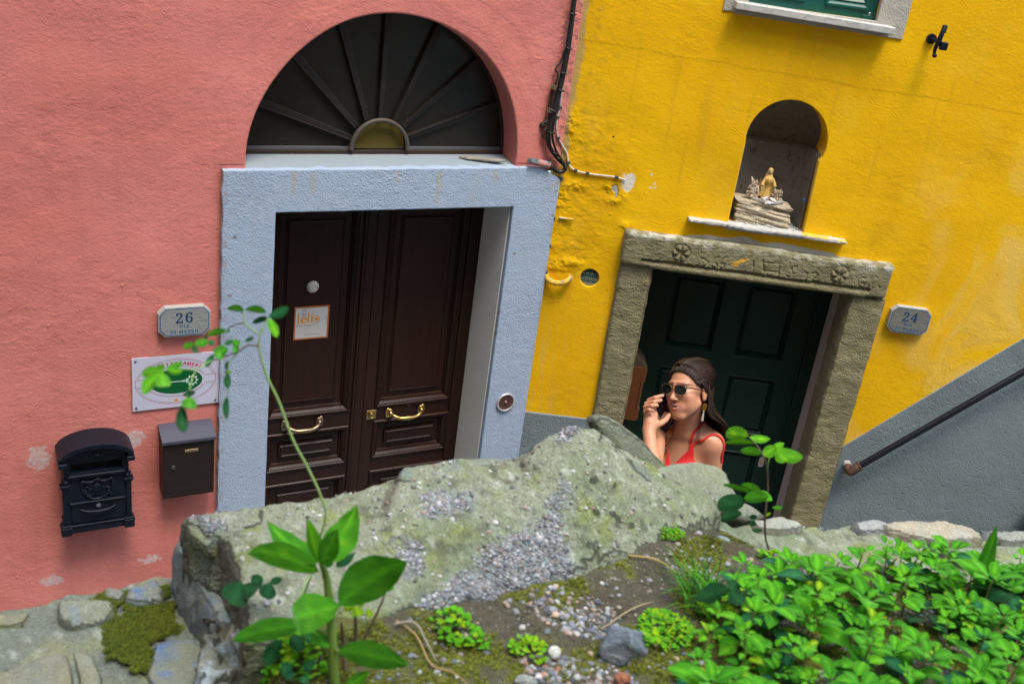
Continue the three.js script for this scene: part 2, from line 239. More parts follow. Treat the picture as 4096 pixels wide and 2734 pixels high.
const yelBump = bumpTex(1600, 1600, 3.2, 3.2, (x, y) => {
  let h = 0.6 * trowel(x + 7, y + 3) + 0.009 * fbm2(x * 1.9, y * 2.2 + 5, 2);
  const rough = sstep(.45, .05, x - .15 * fbm2(x * 4, y * 4, 2)) * sstep(1.75, 2.0, y) * sstep(2.75, 2.5, y);
  h += rough * (0.0042 * fbm2(x * 13, y * 18, 4) + .0008 * Math.abs(n2(x * 30, y * 40)));
  for (const [p, a, b, e] of yLumps) { const dx = (x - p[0]) / a, dy = (y - p[1]) / b, q = dx * dx + dy * dy; if (q < 6) h += .6 * e * Math.exp(-q) * (1 + 1.1 * fbm2(x * 36, y * 36, 4)); }
  for (const c of yCracks) { const [a, b] = c[0]; if (Math.abs(x - a) < .4 && Math.abs(y - b) < .3) { const d = segDist(x + .005 * n2(x * 50, y * 50), y + .005 * n2(y * 50, x * 50 + 5), c); h += -0.0013 * (1 - sstep(0, .0020, d)) + 0.0003 * (1 - sstep(.002, .010, d)); } }
  h -= .004 * (1 - sstep(0, .002, polyDist(spall, x, y)));
  h += .0007 * sstep(-.006, .006, y - 2.93 + .03 * x - .02 * fbm2(x * 3, 2, 3));
  return h;
}, -0.2, 0.5);
MAT.yellow = phys([1, 1, 1], 0.95, { specularIntensity: .2, map: yelColor, bumpMap: yelBump, bumpScale: 1 });
// blue-white limewash of the pink house's door surround: granular
const limeBump = bumpTex(512, 512, .8, .8, tile((x, y) => .0013 * n2(x * 170, y * 120) + .0016 * sstep(.3, .7, n2(x * 120 + 5, y * 95)) + .002 * fbm2(x * 20, y * 26, 3), .8, .8));
const limeColorAt = (x, y) => { const k = 1 + .10 * fbm2(x * 4, y * 4, 4) + .05 * fbm2(x * 60, y * 60, 2), s = sstep(.18, .45, fbm2(x * 9 + 3, y * 1.1, 3)) * .28; return [lerp(.325, .37, s) * k, lerp(.405, .39, s) * k, lerp(.525, .34, s) * k]; };
const zB = (x, y) => [850 + .6376 * x, 600 + .6376 * y], drips = P2(zB, [[500, 130], [622, 150], [1412, 140], [1150, 140], [1760, 130]]).map((p, i) => [p[0], p[1], [.13, .11, .16, .05, .06][i]]), knocks = P2(zB, [[130, 535], [1880, 640], [1790, 1000], [2120, 400], [2140, 250], [100, 900], [1860, 345]]);
const surroundColor = colorTex(960, 1140, 1.6, 1.9, (x, y) => {
  let c = limeColorAt(x, y); const mix = (t, q) => { if (t > 0) c = c.map((e, i) => lerp(e, q[i], t)); };
  for (const [u, v, l] of drips) { const d = Math.abs(x - u - .010 * fbm2(y * 14, u * 9, 2)); mix((1 - sstep(.004, .022, d)) * sstep(v - l, v - l * .4, y) * sstep(v + .03, v, y) * (.4 + .5 * fbm2(x * 60, y * 14, 3)), [.40, .36, .20]); }
  for (const [u, v] of knocks) mix(blob(x, y, u, v, .010, .006, .9, 90) * .8, [.20, .15, .12]);
  mix(.6 * sstep(-.09, -.02, x) * sstep(2.22, 2.34, y) * sstep(-.2, .3, fbm2(x * 20, y * 20, 4)), [.36, .30, .24]);
  mix(.55 * sstep(.0, .3, fbm2(x * 6 + 2, y * 6, 5)) * sstep(-.1, .3, fbm2(x * 30, y * 30, 3)), [.40, .46, .55]);
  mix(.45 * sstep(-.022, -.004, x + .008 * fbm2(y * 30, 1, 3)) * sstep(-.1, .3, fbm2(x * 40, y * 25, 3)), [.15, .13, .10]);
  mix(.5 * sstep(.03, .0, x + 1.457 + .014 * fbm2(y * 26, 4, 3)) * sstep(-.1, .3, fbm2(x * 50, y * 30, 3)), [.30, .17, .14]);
  return c;
}, -1.55, 0.55);
MAT.lime = std([1, 1, 1], 0.9, { map: surroundColor, bumpMap: limeBump, bumpScale: .75 });
MAT.limeSmooth = std([.56, .58, .60], 0.85, { bumpMap: limeBump, bumpScale: .3 });
// grey cement render of the plinth: pitted
const cementBump = bumpTex(768, 768, .9, .9, tile((x, y) => .0016 * -sstep(.34, .60, n2(x * 74, y * 56)) + .0014 * -sstep(.38, .6, n2(x * 120 + 3, y * 84 + 9)) + .0007 * n2(x * 160, y * 160) + .004 * fbm2(x * 6, y * 6, 3), .9, .9));
const cementColor = colorTex(768, 768, 1.6, 1.6, tile((x, y) => { const k = 1 + .42 * fbm2(x * 2.2, y * 2.2, 5) + .07 * fbm2(x * 80, y * 80, 2), p = sstep(.34, .6, n2(x * 74, y * 56)) * .18; return [.180 * k * (1 - p), .222 * k * (1 - p), .236 * k * (1 - p)]; }, 1.6, 1.6));
MAT.cement = std([1, 1, 1], 0.9, { map: cementColor, bumpMap: cementBump, bumpScale: 1 });
// woods and paints
const grain = tile((x, y) => { const w = .03 * fbm2(x * 6, y * 1.2, 2); return fbm2((x + w) * 90, y * 3, 4); }, .7, 1.4);
MAT.brownWood = phys([1, 1, 1], 0.36, { map: colorTex(512, 512, .7, 1.4, (x, y) => { const g = grain(x, y), k = 1 + .7 * g; return [.024 * k, .0090 * k, .0055 * k]; }), bumpMap: bumpTex(512, 512, .7, 1.4, (x, y) => .0004 * grain(x, y)), bumpScale: 1, specularIntensity: .5 });
MAT.greenWood = phys([1, 1, 1], 0.42, { specularIntensity: .6, map: colorTex(512, 512, .7, 1.4, (x, y) => { const g = grain(x + .2, y), k = 1 + .3 * g; return [.0026 * k, .0190 * k, .0125 * k]; }), bumpMap: bumpTex(512, 512, .7, 1.4, (x, y) => .0005 * grain(x + .2, y)), bumpScale: 1 });
MAT.shutter = phys([.004, .085, .062], 0.38, { bumpMap: MAT.greenWood.bumpMap, bumpScale: 1 });
MAT.marble = std([1, 1, 1], 0.5, { map: colorTex(256, 256, .5, .5, tile((x, y) => { const v = Math.abs(fbm2(x * 9, y * 20, 4)), k = .56 - .28 * sstep(.12, 0, v) * .7 + .1 * fbm2(x * 4, y * 4, 3); return [k, k * .97, k * .90]; }, .5, .5)) });
MAT.cream = std([1, 1, 1], 0.9, { map: colorTex(256, 256, .8, .8, tile((x, y) => { const k = 1 + .25 * fbm2(x * 7, y * 7, 4); return [.40 * k, .375 * k, .32 * k]; }, .8, .8)), bumpMap: limeBump, bumpScale: .8 });
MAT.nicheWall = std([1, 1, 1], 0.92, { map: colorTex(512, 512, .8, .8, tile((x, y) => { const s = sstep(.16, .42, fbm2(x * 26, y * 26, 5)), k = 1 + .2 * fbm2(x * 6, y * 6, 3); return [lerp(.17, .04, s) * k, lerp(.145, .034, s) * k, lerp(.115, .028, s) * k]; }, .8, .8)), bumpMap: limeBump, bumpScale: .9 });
const stoneBump = bumpTex(768, 768, .6, .6, tile((x, y) => .0035 * fbm2(x * 45, y * 80, 4) + .0018 * n2(x * 150, y * 170) + .004 * fbm2(x * 14, y * 20, 2), .6, .6));
MAT.sandstone = std([1, 1, 1], 0.93, { vertexColors: true, map: colorTex(512, 512, .6, .6, tile((x, y) => { const k = 1 + .28 * fbm2(x * 30, y * 40, 4) + .16 * fbm2(x * 120, y * 120, 2); return [.96 * k, .96 * k, .94 * k]; }, .6, .6)), bumpMap: stoneBump, bumpScale: 1 });
MAT.slate = std([1, 1, 1], 0.85, { vertexColors: true, bumpMap: stoneBump, bumpScale: .5 });
// metals
MAT.blackMetal = phys([.005, .009, .017], 0.46, { specularIntensity: .5 });
MAT.cable = std([.012, .012, .014], 0.5);
MAT.iron = std([.045, .03, .022], 0.6, { metalness: .5 });
MAT.rust = std([.10, .045, .022], 0.85, { metalness: .2 });
MAT.brass = std([.62, .40, .13], 0.3, { metalness: 1 });
MAT.bronze = std([.34, .24, .15], 0.38, { metalness: 1 });
MAT.steel = std([.55, .55, .56], 0.32, { metalness: 1 });
MAT.dark = std([.006, .006, .006], 0.9);

// ================================================================ unseen house added behind the camera to keep out low front light
{
  const t = thing('added_terrace_house', 'tall plain unseen house added behind the camera to block low sky light', 'house', [0, 2.3, 6.6]);
  const m = std([.22, .19, .15], .95), q = rectShape(-9, -.3, 9, 7.6); for (const x of [-5, -1.5, 2.2, 5.5]) q.holes.push(rectShape(x, 3.6, x + .9, 5.0, THREE.Path));
  part(t, 'wall', extr(q, 0, .5), m);
  for (const x of [-5, -1.5, 2.2, 5.5]) part(t, 'shutter', bx(x - .02, x + .92, 3.58, 5.02, .02, .06), MAT.shutter);
  part(t, 'roof', bx(-9.2, 9.2, 7.6, 7.75, -.45, 6), std([.2, .11, .07], .9));
}
{  // unseen house added here to darken the lower left of the pink wall
  const t = thing('added_side_house', 'tall plain unseen house added left of the camera to shade the pink wall', 'house', [-2.5, 2.2, 3.5]), m = std([.22, .18, .14], .95), q = rectShape(-7, -.4, 0, 7.0); q.holes.push(rectShape(-2.6, 3.4, -1.7, 4.7, THREE.Path));
  part(t, 'wall', extr(q, 0, 3.0), m); part(t, 'shutter', bx(-2.62, -1.68, 3.38, 4.72, -.05, -.01), MAT.shutter); part(t, 'roof', bx(-7.2, .25, 7.0, 7.15, -.3, 3.2), std([.2, .11, .07], .9));
}

// ================================================================ the street below and the steps
thingMesh('street', null, null, (() => { const g = new THREE.PlaneGeometry(60, 60, 2, 2); g.rotateX(-Math.PI / 2); g.translate(0, 0, 0); return boxUV(g); })(), MAT.cement, [0, 0, 0], 0, null, 'structure');
scene.children.at(-1).userData.kind = 'structure';

// ================================================================ pink house
const pinkHouse = thing('pink_house', 'salmon pink plastered house with an arched fanlight over a brown double door', 'house', [0, 0, 0], PINK);
{
  const R = .583, cx = -.795, sy = 2.405, w = [];
  w.push([-4.6, -.05], [-1.45, -.05], [-1.45, 2.372], [cx - R, 2.372]);
  for (let i = 0; i <= 48; i++) { const a = Math.PI - i / 48 * Math.PI, e = .003 * Math.sin(i * .35 + 1); w.push([cx + (R + e) * Math.cos(a), sy + (R + e) * Math.sin(a)]); }
  w.push([cx + R, 2.372], [-.006, 2.372], [-.006, 6.6], [-4.6, 6.6]);
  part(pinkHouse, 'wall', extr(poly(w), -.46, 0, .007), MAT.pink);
  part(pinkHouse, 'interior_wall', bx(-1.6, -.05, -.04, 3.2, -.9, -.47), MAT.dark);
  // blue-white surround of the doorway, its inner faces and the sloping sill over it
  const ragged = (x0, y0, x1, y1, n, a, s) => { const o = []; for (let i = 0; i < n; i++) { const t = i / n, q = a * fbm2(t * n * .7 + s, s, 3); const dx = x1 - x0, dy = y1 - y0, l = Math.hypot(dx, dy); o.push([lerp(x0, x1, t) - dy / l * q, lerp(y0, y1, t) + dx / l * q]); } return o; };
  const fr = poly([...ragged(-1.457, 0, -1.457, 2.380, 60, .010, 1), ...ragged(-1.457, 2.380, -.10, 2.384, 40, .006, 2), ...ragged(-.10, 2.380, -.006, 2.335, 4, .006, 3), [-.006, 2.33], [-.006, 0], [-.213, 0], ...ragged(-.213, 0, -.211, 2.218, 30, .003, 4), ...ragged(-.211, 2.218, -1.262, 2.218, 30, .003, 5), ...ragged(-1.262, 2.218, -1.262, 0, 30, .003, 6), [-1.262, 0]]);
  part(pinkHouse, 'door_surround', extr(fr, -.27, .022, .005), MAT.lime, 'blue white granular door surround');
  const sill = poly([[.012, 2.36], [.012, 2.3835], [-.30, 2.432], [-.30, 2.36]]), sg = extr(sill, 0, 1.158); sg.rotateY(-Math.PI / 2); sg.translate(-.216, 0, 0);
  // profile (z, y) swept along u
  part(pinkHouse, 'sill', boxUV(sg), phys([.25, .295, .325], .9, { specularIntensity: .3, bumpMap: limeBump, bumpScale: .25 }));

  part(pinkHouse, 'reveal', bx(-.2205, -.2105, 0, 2.2100, -.238, -.004), std([.82, .77, .68], .9, { bumpMap: limeBump, bumpScale: .4 }), 'cream inner face of the doorway');
  // fanlight
  const fan = part(pinkHouse, 'fanlight', (() => { const s = new THREE.Shape(); s.absarc(cx, 2.412, .60, 0, Math.PI); s.lineTo(cx - .60, 2.39); s.lineTo(cx + .60, 2.39); const h = new THREE.Path(); h.absarc(cx, 2.418, .562, 0, Math.PI); h.closePath(); s.holes.push(h); return extr(s, -.165, -.125, .003, 40); })(), MAT.iron);
  const hubX = -.797, hubY = 2.425, hr = .122;
  part(fan, 'hub_arch', (() => { const p = []; for (let i = 0; i <= 24; i++) { const a = Math.PI * (1 - i / 24); p.push(V(hubX + hr * Math.cos(a), hubY + hr * Math.sin(a), -.118)); } return tube(p, .010, 40, 6); })(), std([.10, .08, .065], .65, { metalness: .4 }));
  const ins = [[-.919, 2.471], [-.900, 2.517], [-.858, 2.545], [-.800, 2.548], [-.739, 2.541], [-.697, 2.517], [-.677, 2.473]], outs = [[-1.28, 2.601], [-1.148, 2.772], [-.978, 2.894], [-.797, 2.966], [-.575, 2.931], [-.385, 2.801], [-.264, 2.625]];
  const ang = []; ins.forEach((p, i) => {
    const q = outs[i], dx = q[0] - p[0], dy = q[1] - p[1], l = Math.hypot(dx, dy), a = Math.atan2(dy, dx), e = l + .05; ang.push(a);
    const g = merge([extr(poly([[0, -.009], [e, -.016], [e, .016], [0, .009]]), -.150, -.132, .002), extr(poly([[0, .006], [e, .0125], [e, .0158], [0, .0088]]), -.1325, -.122, .001)]);
    g.rotateZ(a); g.translate(p[0], p[1], 0); part(fan, 'glazing_bar', boxUV(g), std([.015, .010, .0075], .62, { metalness: .1, bumpMap: stoneBump, bumpScale: .3 }));
  });
  const glass = phys([.022, .019, .016], 0.22, { specularIntensity: .8, bumpMap: bumpTex(64, 64, .5, .5, tile((x, y) => .0015 * fbm2(x * 9, y * 9, 2), .5, .5)), bumpScale: 1 });
  const edges = [Math.PI, ...ang.slice(0, 7), 0];
  for (let i = 0; i < 8; i++) { const a1 = edges[i], a0 = edges[i + 1], s = []; for (let k = 0; k <= 8; k++) { const a = lerp(a0, a1, k / 8); s.push([cx + .574 * Math.cos(a), 2.42 + .574 * Math.sin(a)]); } for (let k = 8; k >= 0; k--) { const a = lerp(a0, a1, k / 8); s.push([hubX + hr * Math.cos(a), hubY + hr * Math.sin(a)]); } part(fan, 'pane', extr(poly(s), -.1485, -.1445), glass); }
  part(fan, 'hub_pane', (() => { const s = new THREE.Shape(); s.absarc(hubX, hubY, hr - .006, 0, Math.PI); s.closePath(); return extr(s, -.146, -.142, 0, 24); })(), phys([.10, .072, .012], .2, {}), 'amber half round pane');
  for (const [a, b] of [[-1.372, hubX - hr], [hubX + hr, -.218]]) part(fan, 'bottom_rail', bx(a, b, 2.420, 2.434, -.168, -.131, .002), std([.085, .085, .085], .7));

  // the double door
  const Z = -.24, leaf = (name, x0, x1, recs, mirror) => {
    const s = rectShape(x0, -.02, x1, 2.235); for (const r of recs) s.holes.push(rectShape(r[0], r[1], r[2], r[3], THREE.Path));
    const L = part(pinkHouse, name, extr(s, Z - .045, Z, .0025), MAT.brownWood);
    for (const r of recs) {
      const [a, b, c, d] = r, q = d - b > .4 ? 1 : 0;
      part(L, 'moulding', ringLoft(a - .006, b - .006, c + .006, d + .006, Z, [[-.001, -.004], [0, .005], [.004, .010], [.011, .011], [.015, .005], [.019, .0055], [.028, -.004], [.031, -.013], [.036, -.012], [.040, -.019]]), MAT.brownWood);
      const i = q ? .032 : .030; part(L, 'panel', ringLoft(a + i, b + i, c - i, d - i, Z, q ? [[-.004, -.020], [.026, -.020], [.027, -.016], [.031, -.016], [.036, -.010], [.040, -.012]] : [[-.004, -.020], [.030, -.020], [.031, -.008], [.036, -.008], [.040, -.003], [.044, -.003], [.048, -.007]], true), MAT.brownWood);
    } return L;
  };
  const L = leaf('door_leaf', -1.275, -.7335, [[-1.185, 1.158, -.808, 2.150], [-1.185, .876, -.804, 1.070], [-1.185, .34, -.804, .800]]);
  const Rr = leaf('door_leaf', -.7310, -.285, [[-.668, 1.158, -.292, 2.150], [-.668, .880, -.288, 1.078], [-.668, .34, -.288, .802]]);
  part(L, 'astragal', merge([bx(-.790, -.7345, -.02, 2.235, Z - .001, Z + .010, .003), bx(-.778, -.762, -.02, 2.235, Z + .008, Z + .014, .003)]), MAT.brownWood);
  part(Rr, 'astragal', merge([bx(-.7300, -.676, -.02, 2.235, Z - .001, Z + .003, .002)]), MAT.brownWood);
  part(pinkHouse, 'door_post', merge([bx(-.284, -.235, -.02, 2.24, -.30, Z + .012, .003), bx(-.2348, -.16, -.02, 2.24, -.30, Z + .002, .003)]), MAT.brownWood);
  const pull = (Lf, xa, xb, y, m) => {
    const z = Z + .004, flange = (x, s) => merge([ball(x, y, z + .006, .017, .024, .008), ball(x - s * .010, y + .017, z + .003, .011, .010, .005), ball(x - s * .010, y - .017, z + .003, .011, .010, .005), ball(x - s * .014, y, z + .003, .010, .012, .005), ball(x, y, z + .016, .012, .014, .012)]);
    part(Lf, 'handle', merge([flange(xa, 1), flange(xb, -1), taper([V(xa, y, z + .012), V(xa + .012, y - .004, z + .034), V(xa + .04, y - .012, z + .046), V((xa + xb) / 2, y - .013, z + .049), V(xb - .04, y - .012, z + .046), V(xb - .012, y - .004, z + .034), V(xb, y, z + .012)], [.010, .0095, .009, .0115, .009, .0095, .010], 10, 36)]), m);
  };
  pull(L, -1.100, -.945, 1.118, MAT.bronze); pull(Rr, -.595, -.437, 1.118, MAT.brass);
  part(Rr, 'lock', merge([bx(-.712, -.664, 1.094, 1.142, Z, Z + .006, .002), (() => { const g = new THREE.CylinderGeometry(.0155, .0175, .010, 24); g.rotateX(Math.PI / 2); g.translate(-.688, 1.118, Z + .010); return g; })(), (() => { const g = new THREE.TorusGeometry(.0115, .0022, 6, 20); g.translate(-.688, 1.118, Z + .0155); return g; })(), bx(-.6900, -.6860, 1.112, 1.124, Z + .014, Z + .0165)]), std([.42, .30, .11], .38, { metalness: 1 }));
}

// ================================================================ yellow house
const yellowHouse = thing('yellow_house', 'yellow plastered house with a carved stone doorway and a small arched niche', 'house');
{
  const arch = (cx, hw, y0, ys, r, P) => { const s = new P(); s.moveTo(cx - hw, y0); s.lineTo(1.119, y0 - .012); s.lineTo(1.112, 2.40); s.lineTo(1.107, ys - .065); s.lineTo(1.117, ys - .045); s.lineTo(cx + r, ys - .012); s.lineTo(cx + r, ys); for (let i = 1; i < 24; i++) { const a = i / 24 * Math.PI; s.lineTo(cx + r * Math.cos(a), ys + (r * 1.02) * Math.sin(a)); } s.lineTo(cx - r, ys); s.lineTo(cx - hw, ys - .03); s.closePath(); return s; };
  const w = poly([[-.02, -.05], [.40, -.05], [.40, 2.08], [1.48, 2.08], [1.48, -.05], [5, -.05], [5, 6.6], [-.02, 6.6]]);
  w.holes.push(arch(.945, .174, 2.236, 2.625, .178, THREE.Path));
  w.holes.push(rectShape(.655, 3.155, 1.20, 4.25, THREE.Path));
  const vent = new THREE.Path(); vent.absarc(.209, 1.893, .047, 0, Math.PI * 2); w.holes.push(vent);
  part(yellowHouse, 'wall', extr(w, -.45, 0, .004), MAT.yellow);
  part(yellowHouse, 'interior_wall', merge([bx(.30, 1.60, -.04, 2.3, -.95, -.455), bx(.5, 1.4, 3.0, 4.4, -.9, -.455), bx(.1, .3, 1.8, 2.0, -.6, -.455)]), MAT.dark);

  // grey cement plinth: level left of the door, climbing with the steps on the right
  part(yellowHouse, 'plinth', merge([extr(poly([[-.004, 0], [.345, 0], [.345, 1.178], [.2, 1.175], [-.004, 1.172]]), -.01, .009, .003)]), MAT.cement);
  const cl = (x) => 1.207 + (x - 1.552) * 1.008; // top edge of the climbing band
  part(yellowHouse, 'plinth', extr(poly([[1.515, 0], [4.95, 0], [4.95, cl(4.95)], [1.515, cl(1.515)]]), -.01, .007, .002), MAT.cement, 'grey pitted render climbing to the right');

  // niche lining
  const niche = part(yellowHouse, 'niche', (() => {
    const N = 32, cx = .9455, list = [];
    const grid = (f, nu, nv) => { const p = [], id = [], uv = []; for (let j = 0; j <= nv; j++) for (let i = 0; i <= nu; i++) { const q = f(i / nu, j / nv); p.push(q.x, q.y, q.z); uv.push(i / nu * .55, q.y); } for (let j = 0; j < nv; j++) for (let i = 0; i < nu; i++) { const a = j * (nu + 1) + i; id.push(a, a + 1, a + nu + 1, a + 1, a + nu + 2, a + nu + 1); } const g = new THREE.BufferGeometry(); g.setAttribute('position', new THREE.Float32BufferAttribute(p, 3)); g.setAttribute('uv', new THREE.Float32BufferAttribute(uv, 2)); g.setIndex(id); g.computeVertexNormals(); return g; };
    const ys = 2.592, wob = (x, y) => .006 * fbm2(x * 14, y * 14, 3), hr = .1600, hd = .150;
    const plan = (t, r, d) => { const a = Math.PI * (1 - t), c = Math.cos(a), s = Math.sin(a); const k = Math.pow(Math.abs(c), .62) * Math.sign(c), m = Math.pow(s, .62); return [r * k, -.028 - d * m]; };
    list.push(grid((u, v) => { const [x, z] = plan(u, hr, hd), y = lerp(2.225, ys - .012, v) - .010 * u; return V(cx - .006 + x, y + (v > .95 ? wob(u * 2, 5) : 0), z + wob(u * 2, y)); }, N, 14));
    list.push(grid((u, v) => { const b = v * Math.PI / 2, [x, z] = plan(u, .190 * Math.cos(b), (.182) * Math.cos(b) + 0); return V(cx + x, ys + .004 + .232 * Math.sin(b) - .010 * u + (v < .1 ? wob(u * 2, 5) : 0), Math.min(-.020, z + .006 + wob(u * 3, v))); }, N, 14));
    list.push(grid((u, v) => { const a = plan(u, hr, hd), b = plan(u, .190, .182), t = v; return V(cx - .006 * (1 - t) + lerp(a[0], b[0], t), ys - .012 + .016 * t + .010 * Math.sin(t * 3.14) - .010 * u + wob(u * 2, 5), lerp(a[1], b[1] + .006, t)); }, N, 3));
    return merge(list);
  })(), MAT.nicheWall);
  part(niche, 'niche_floor', skin((x, y, z) => Math.max(Math.abs(x - .945) - .176, y - 2.238 - .004 * fbm3(x * 30, y * 30, z * 30, 3), 2.205 - y, z - .006, -z - .20), [.75, 2.19, -.22], [1.14, 2.26, .02], .007), std([.50, .49, .47], .9, { bumpMap: limeBump, bumpScale: 1 }));
  // thin slate shelf under the niche
  part(yellowHouse, 'niche_shelf', paint(skin((x, y, z) => { const e = .010 * fbm3(x * 16, 2, z * 16, 4) + .004 * fbm3(x * 60, y * 60, z * 60, 3), t = .0075 + .003 * fbm3(x * 12, 7, 1, 3) + .002 * n3(x * 40, 3, z * 40), yc = 2.2325 - .010 * (x - .95); return Math.max(Math.abs(y - yc) - t, Math.abs(x - .947) - .356 + e, z - .047 + e * 1.3 - .010 * n3(x * 6, 0, 0), -z - .03); }, [.57, 2.205, -.04], [1.33, 2.265, .075], .0045), (x, y, z, a, b) => { const k = 1 + .25 * fbm3(x * 20, y * 20, z * 20, 3), yl = x > 1.10 ? sstep(.05, .2, fbm3(x * 9, 3, z * 9, 3) + .1) * sstep(.3, .8, b) : 0; return [lerp(.46, .70, yl) * k, lerp(.45, .44, yl) * k, lerp(.42, .06, yl) * k]; }), MAT.slate);

  // the stone doorway: two jambs and a carved lintel
  const rough = (x, y, z, s) => .0065 * fbm3(x * 14 + s, y * 18, z * 14, 3) + .0028 * fbm3(x * 60, y * 95 + s, z * 60, 3);
  const tint = (s, lich) => (x, y, z, nx, ny, nz) => { const m = fbm3(x * 5 + s, y * 5, z * 5, 4), g = sstep(.0, .5, fbm3(x * 11, y * 11 + s, z * 11, 3)), k = 1 + .30 * m; let c = [lerp(.235, .200, g) * k, lerp(.208, .180, g) * k, lerp(.112, .092, g) * k]; if (lich) { const t = sstep(.12, .155, y - 1.985 + .03 * fbm3(x * 9, y * 20, 2, 3)) * sstep(-.2, .25, fbm3(x * 22, y * 22, z * 22, 4)); const w = sstep(.05, -.25, x - .62) + sstep(1.38, 1.5, x); c = c.map((e, i) => lerp(e, [.50, .49, .42][i], t * clamp(.55 + w, 0, 1))); const mo = t * sstep(.1, .4, fbm3(x * 30 + 7, y * 30, z * 30, 3)); c = c.map((e, i) => lerp(e, [.16, .20, .05][i], mo * .8)); const yp = 1 - sstep(.0, .004, Math.abs((x - .853) - (y - 2.078) * 1.2) - .014 + .012 * n3(x * 60, y * 60, 0)); if (Math.abs(y - 2.078) < .022 && nz > .3) c = c.map((e, i) => lerp(e, [.70, .36, .03][i], yp * .9)); } return c; };
  const jamb = (x0, x1, y0, y1, z0, z1, s) => paint(skin((x, y, z) => { const q = [Math.abs(x - (x0 + x1) / 2) - (x1 - x0) / 2 + .018, Math.abs(y - (y0 + y1) / 2) - (y1 - y0) / 2 + .012, Math.abs(z - (z0 + z1) / 2) - (z1 - z0) / 2 + .018]; const o = Math.hypot(Math.max(q[0], 0), Math.max(q[1], 0), Math.max(q[2], 0)) + Math.min(0, Math.max(...q)) - .016; return o + 1.25 * rough(x, y, z, s); }, [x0 - .03, y0 - .03, z0 - .03], [x1 + .03, y1 + .03, z1 + .03], .0095), tint(s));
  part(yellowHouse, 'stone_jamb', jamb(.328, .487, 0, 1.992, -.14, .030, 3), MAT.sandstone);
  part(yellowHouse, 'stone_jamb', jamb(1.385, 1.552, 0, 1.990, -.14, .034, 9), MAT.sandstone);
  // letters and signs cut into the lintel
  const cuts = []; const cut = (z, ...lines) => lines.forEach((l) => cuts.push(Y2((x, y) => { const p = z(x, y); return p; }, l).map((p) => [p[0], p[1]])));
  cut(zN, [[688, 330], [745, 362], [702, 398]], [[822, 322], [795, 330], [772, 365], [768, 395], [785, 408], [808, 395], [806, 372], [785, 366], [770, 382]], [[885, 325], [855, 338], [832, 372], [828, 400], [842, 412], [865, 398], [862, 376], [845, 372], [830, 388]], [[648, 388], [668, 382]]);
  cut(zN, [[1090, 352], [1090, 440]], [[1150, 360], [1285, 372]], [[1160, 428], [1280, 438]], [[1165, 345], [1170, 440]], [[1290, 365], [1285, 490]], [[1195, 455], [1215, 475], [1238, 452]], [[1120, 452], [1140, 470]]);
  cut(zN, [[1425, 400], [1405, 392], [1388, 402], [1388, 425], [1398, 448], [1390, 470], [1368, 478], [1348, 470]], [[1485, 445], [1510, 440], [1496, 505]], [[1545, 452], [1575, 445], [1592, 460], [1575, 482], [1548, 508], [1600, 510]]);
  cut(zN, [[1965, 485], [1930, 480], [1905, 505], [1902, 535], [1925, 558], [1950, 548], [1955, 525], [1930, 528]], [[1985, 530], [1982, 560]], [[2020, 525], [2005, 555], [2030, 562]], [[2060, 540], [2070, 565]]);
  const ros = [[.589, 2.083], [1.306, 2.081]];
  const lx0 = .315, lx1 = 1.552, ly0 = 1.984, ly1 = 2.160, zf = .046;
  const lintel = part(yellowHouse, 'stone_lintel', paint(skin((x, y, z) => {
    const cx = (lx0 + lx1) / 2, top = ly1 - .006 + .004 * Math.sin(x * 9), q = [Math.abs(x - cx) - (lx1 - lx0) / 2 + .032, Math.max(y - top, (x > .46 && x < 1.45 ? ly0 : ly0 + .008) - y) + .020, Math.max(z - zf, -.14 - z) + .018];
    let o = Math.hypot(Math.max(q[0], 0), Math.max(q[1], 0), Math.max(q[2], 0)) + Math.min(0, Math.max(...q)) - .019;
    o += .9 * rough(x, y, z, 21) * (y > 2.028 ? 1 : .5);
    if (z > .015) {
      if (x > .42 && x < 1.455) { const d = Math.abs(y - 2.0285 - .004 * n2(x * 6, 3) * .5); o = Math.max(o, Math.min(.010, .0105 - d * 1.6 - Math.max(0, zf - z - .010) * 3)); o = smax(o, -.2, .001); const yy = y - 2.006, zz = z - (zf - .017); if (y < 2.024) o = Math.max(o, Math.hypot(yy, Math.max(0, zz)) - .0185 + rough(x, y, z, 4) * .5); }
      if (y > 2.035) { let dc = 1; for (const c of cuts) { const ax = c[0][0]; if (Math.abs(x - ax) < .09) dc = Math.min(dc, segDist(x, y, c)); } if (dc < .010) o += .0050 * (1 - sstep(.0012, .0045, dc)); }
      for (const [rx, ry] of ros) { const dx = x - rx, dy = y - ry, r = Math.hypot(dx, dy); if (r < .048) { const a = Math.atan2(dy, dx), pet = Math.abs(Math.cos(3 * a)), w = sstep(.046, .040, r); o += w * (.0045 - .0135 * Math.pow(pet, .9) * sstep(.003, .02, r) * sstep(.042, .032, r)); } }
    }
    return o;
  }, [lx0 - .02, ly0 - .02, -.155], [lx1 + .02, ly1 + .02, zf + .02], .0042), tint(21, true)), MAT.sandstone);

  // pale strip of plaster and the green door
  part(yellowHouse, 'reveal', merge([bx(1.392, 1.47, 0, 2.03, -.262, -.120, .004), bx(.42, .482, 0, 2.03, -.262, -.12, .004)]), std([.46, .40, .36], .9, { bumpMap: limeBump, bumpScale: 1 }));
  const Z = -.25, s = rectShape(.500, 0, 1.36, 2.02), recs = [[.636, 1.500, .890, 1.886], [.990, 1.500, 1.244, 1.886], [.636, 1.075, .890, 1.400], [.990, 1.075, 1.244, 1.400], [.636, .18, .890, .975], [.990, .18, 1.244, .975]];
  for (const r of recs) s.holes.push(rectShape(r[0], r[1], r[2], r[3], THREE.Path));
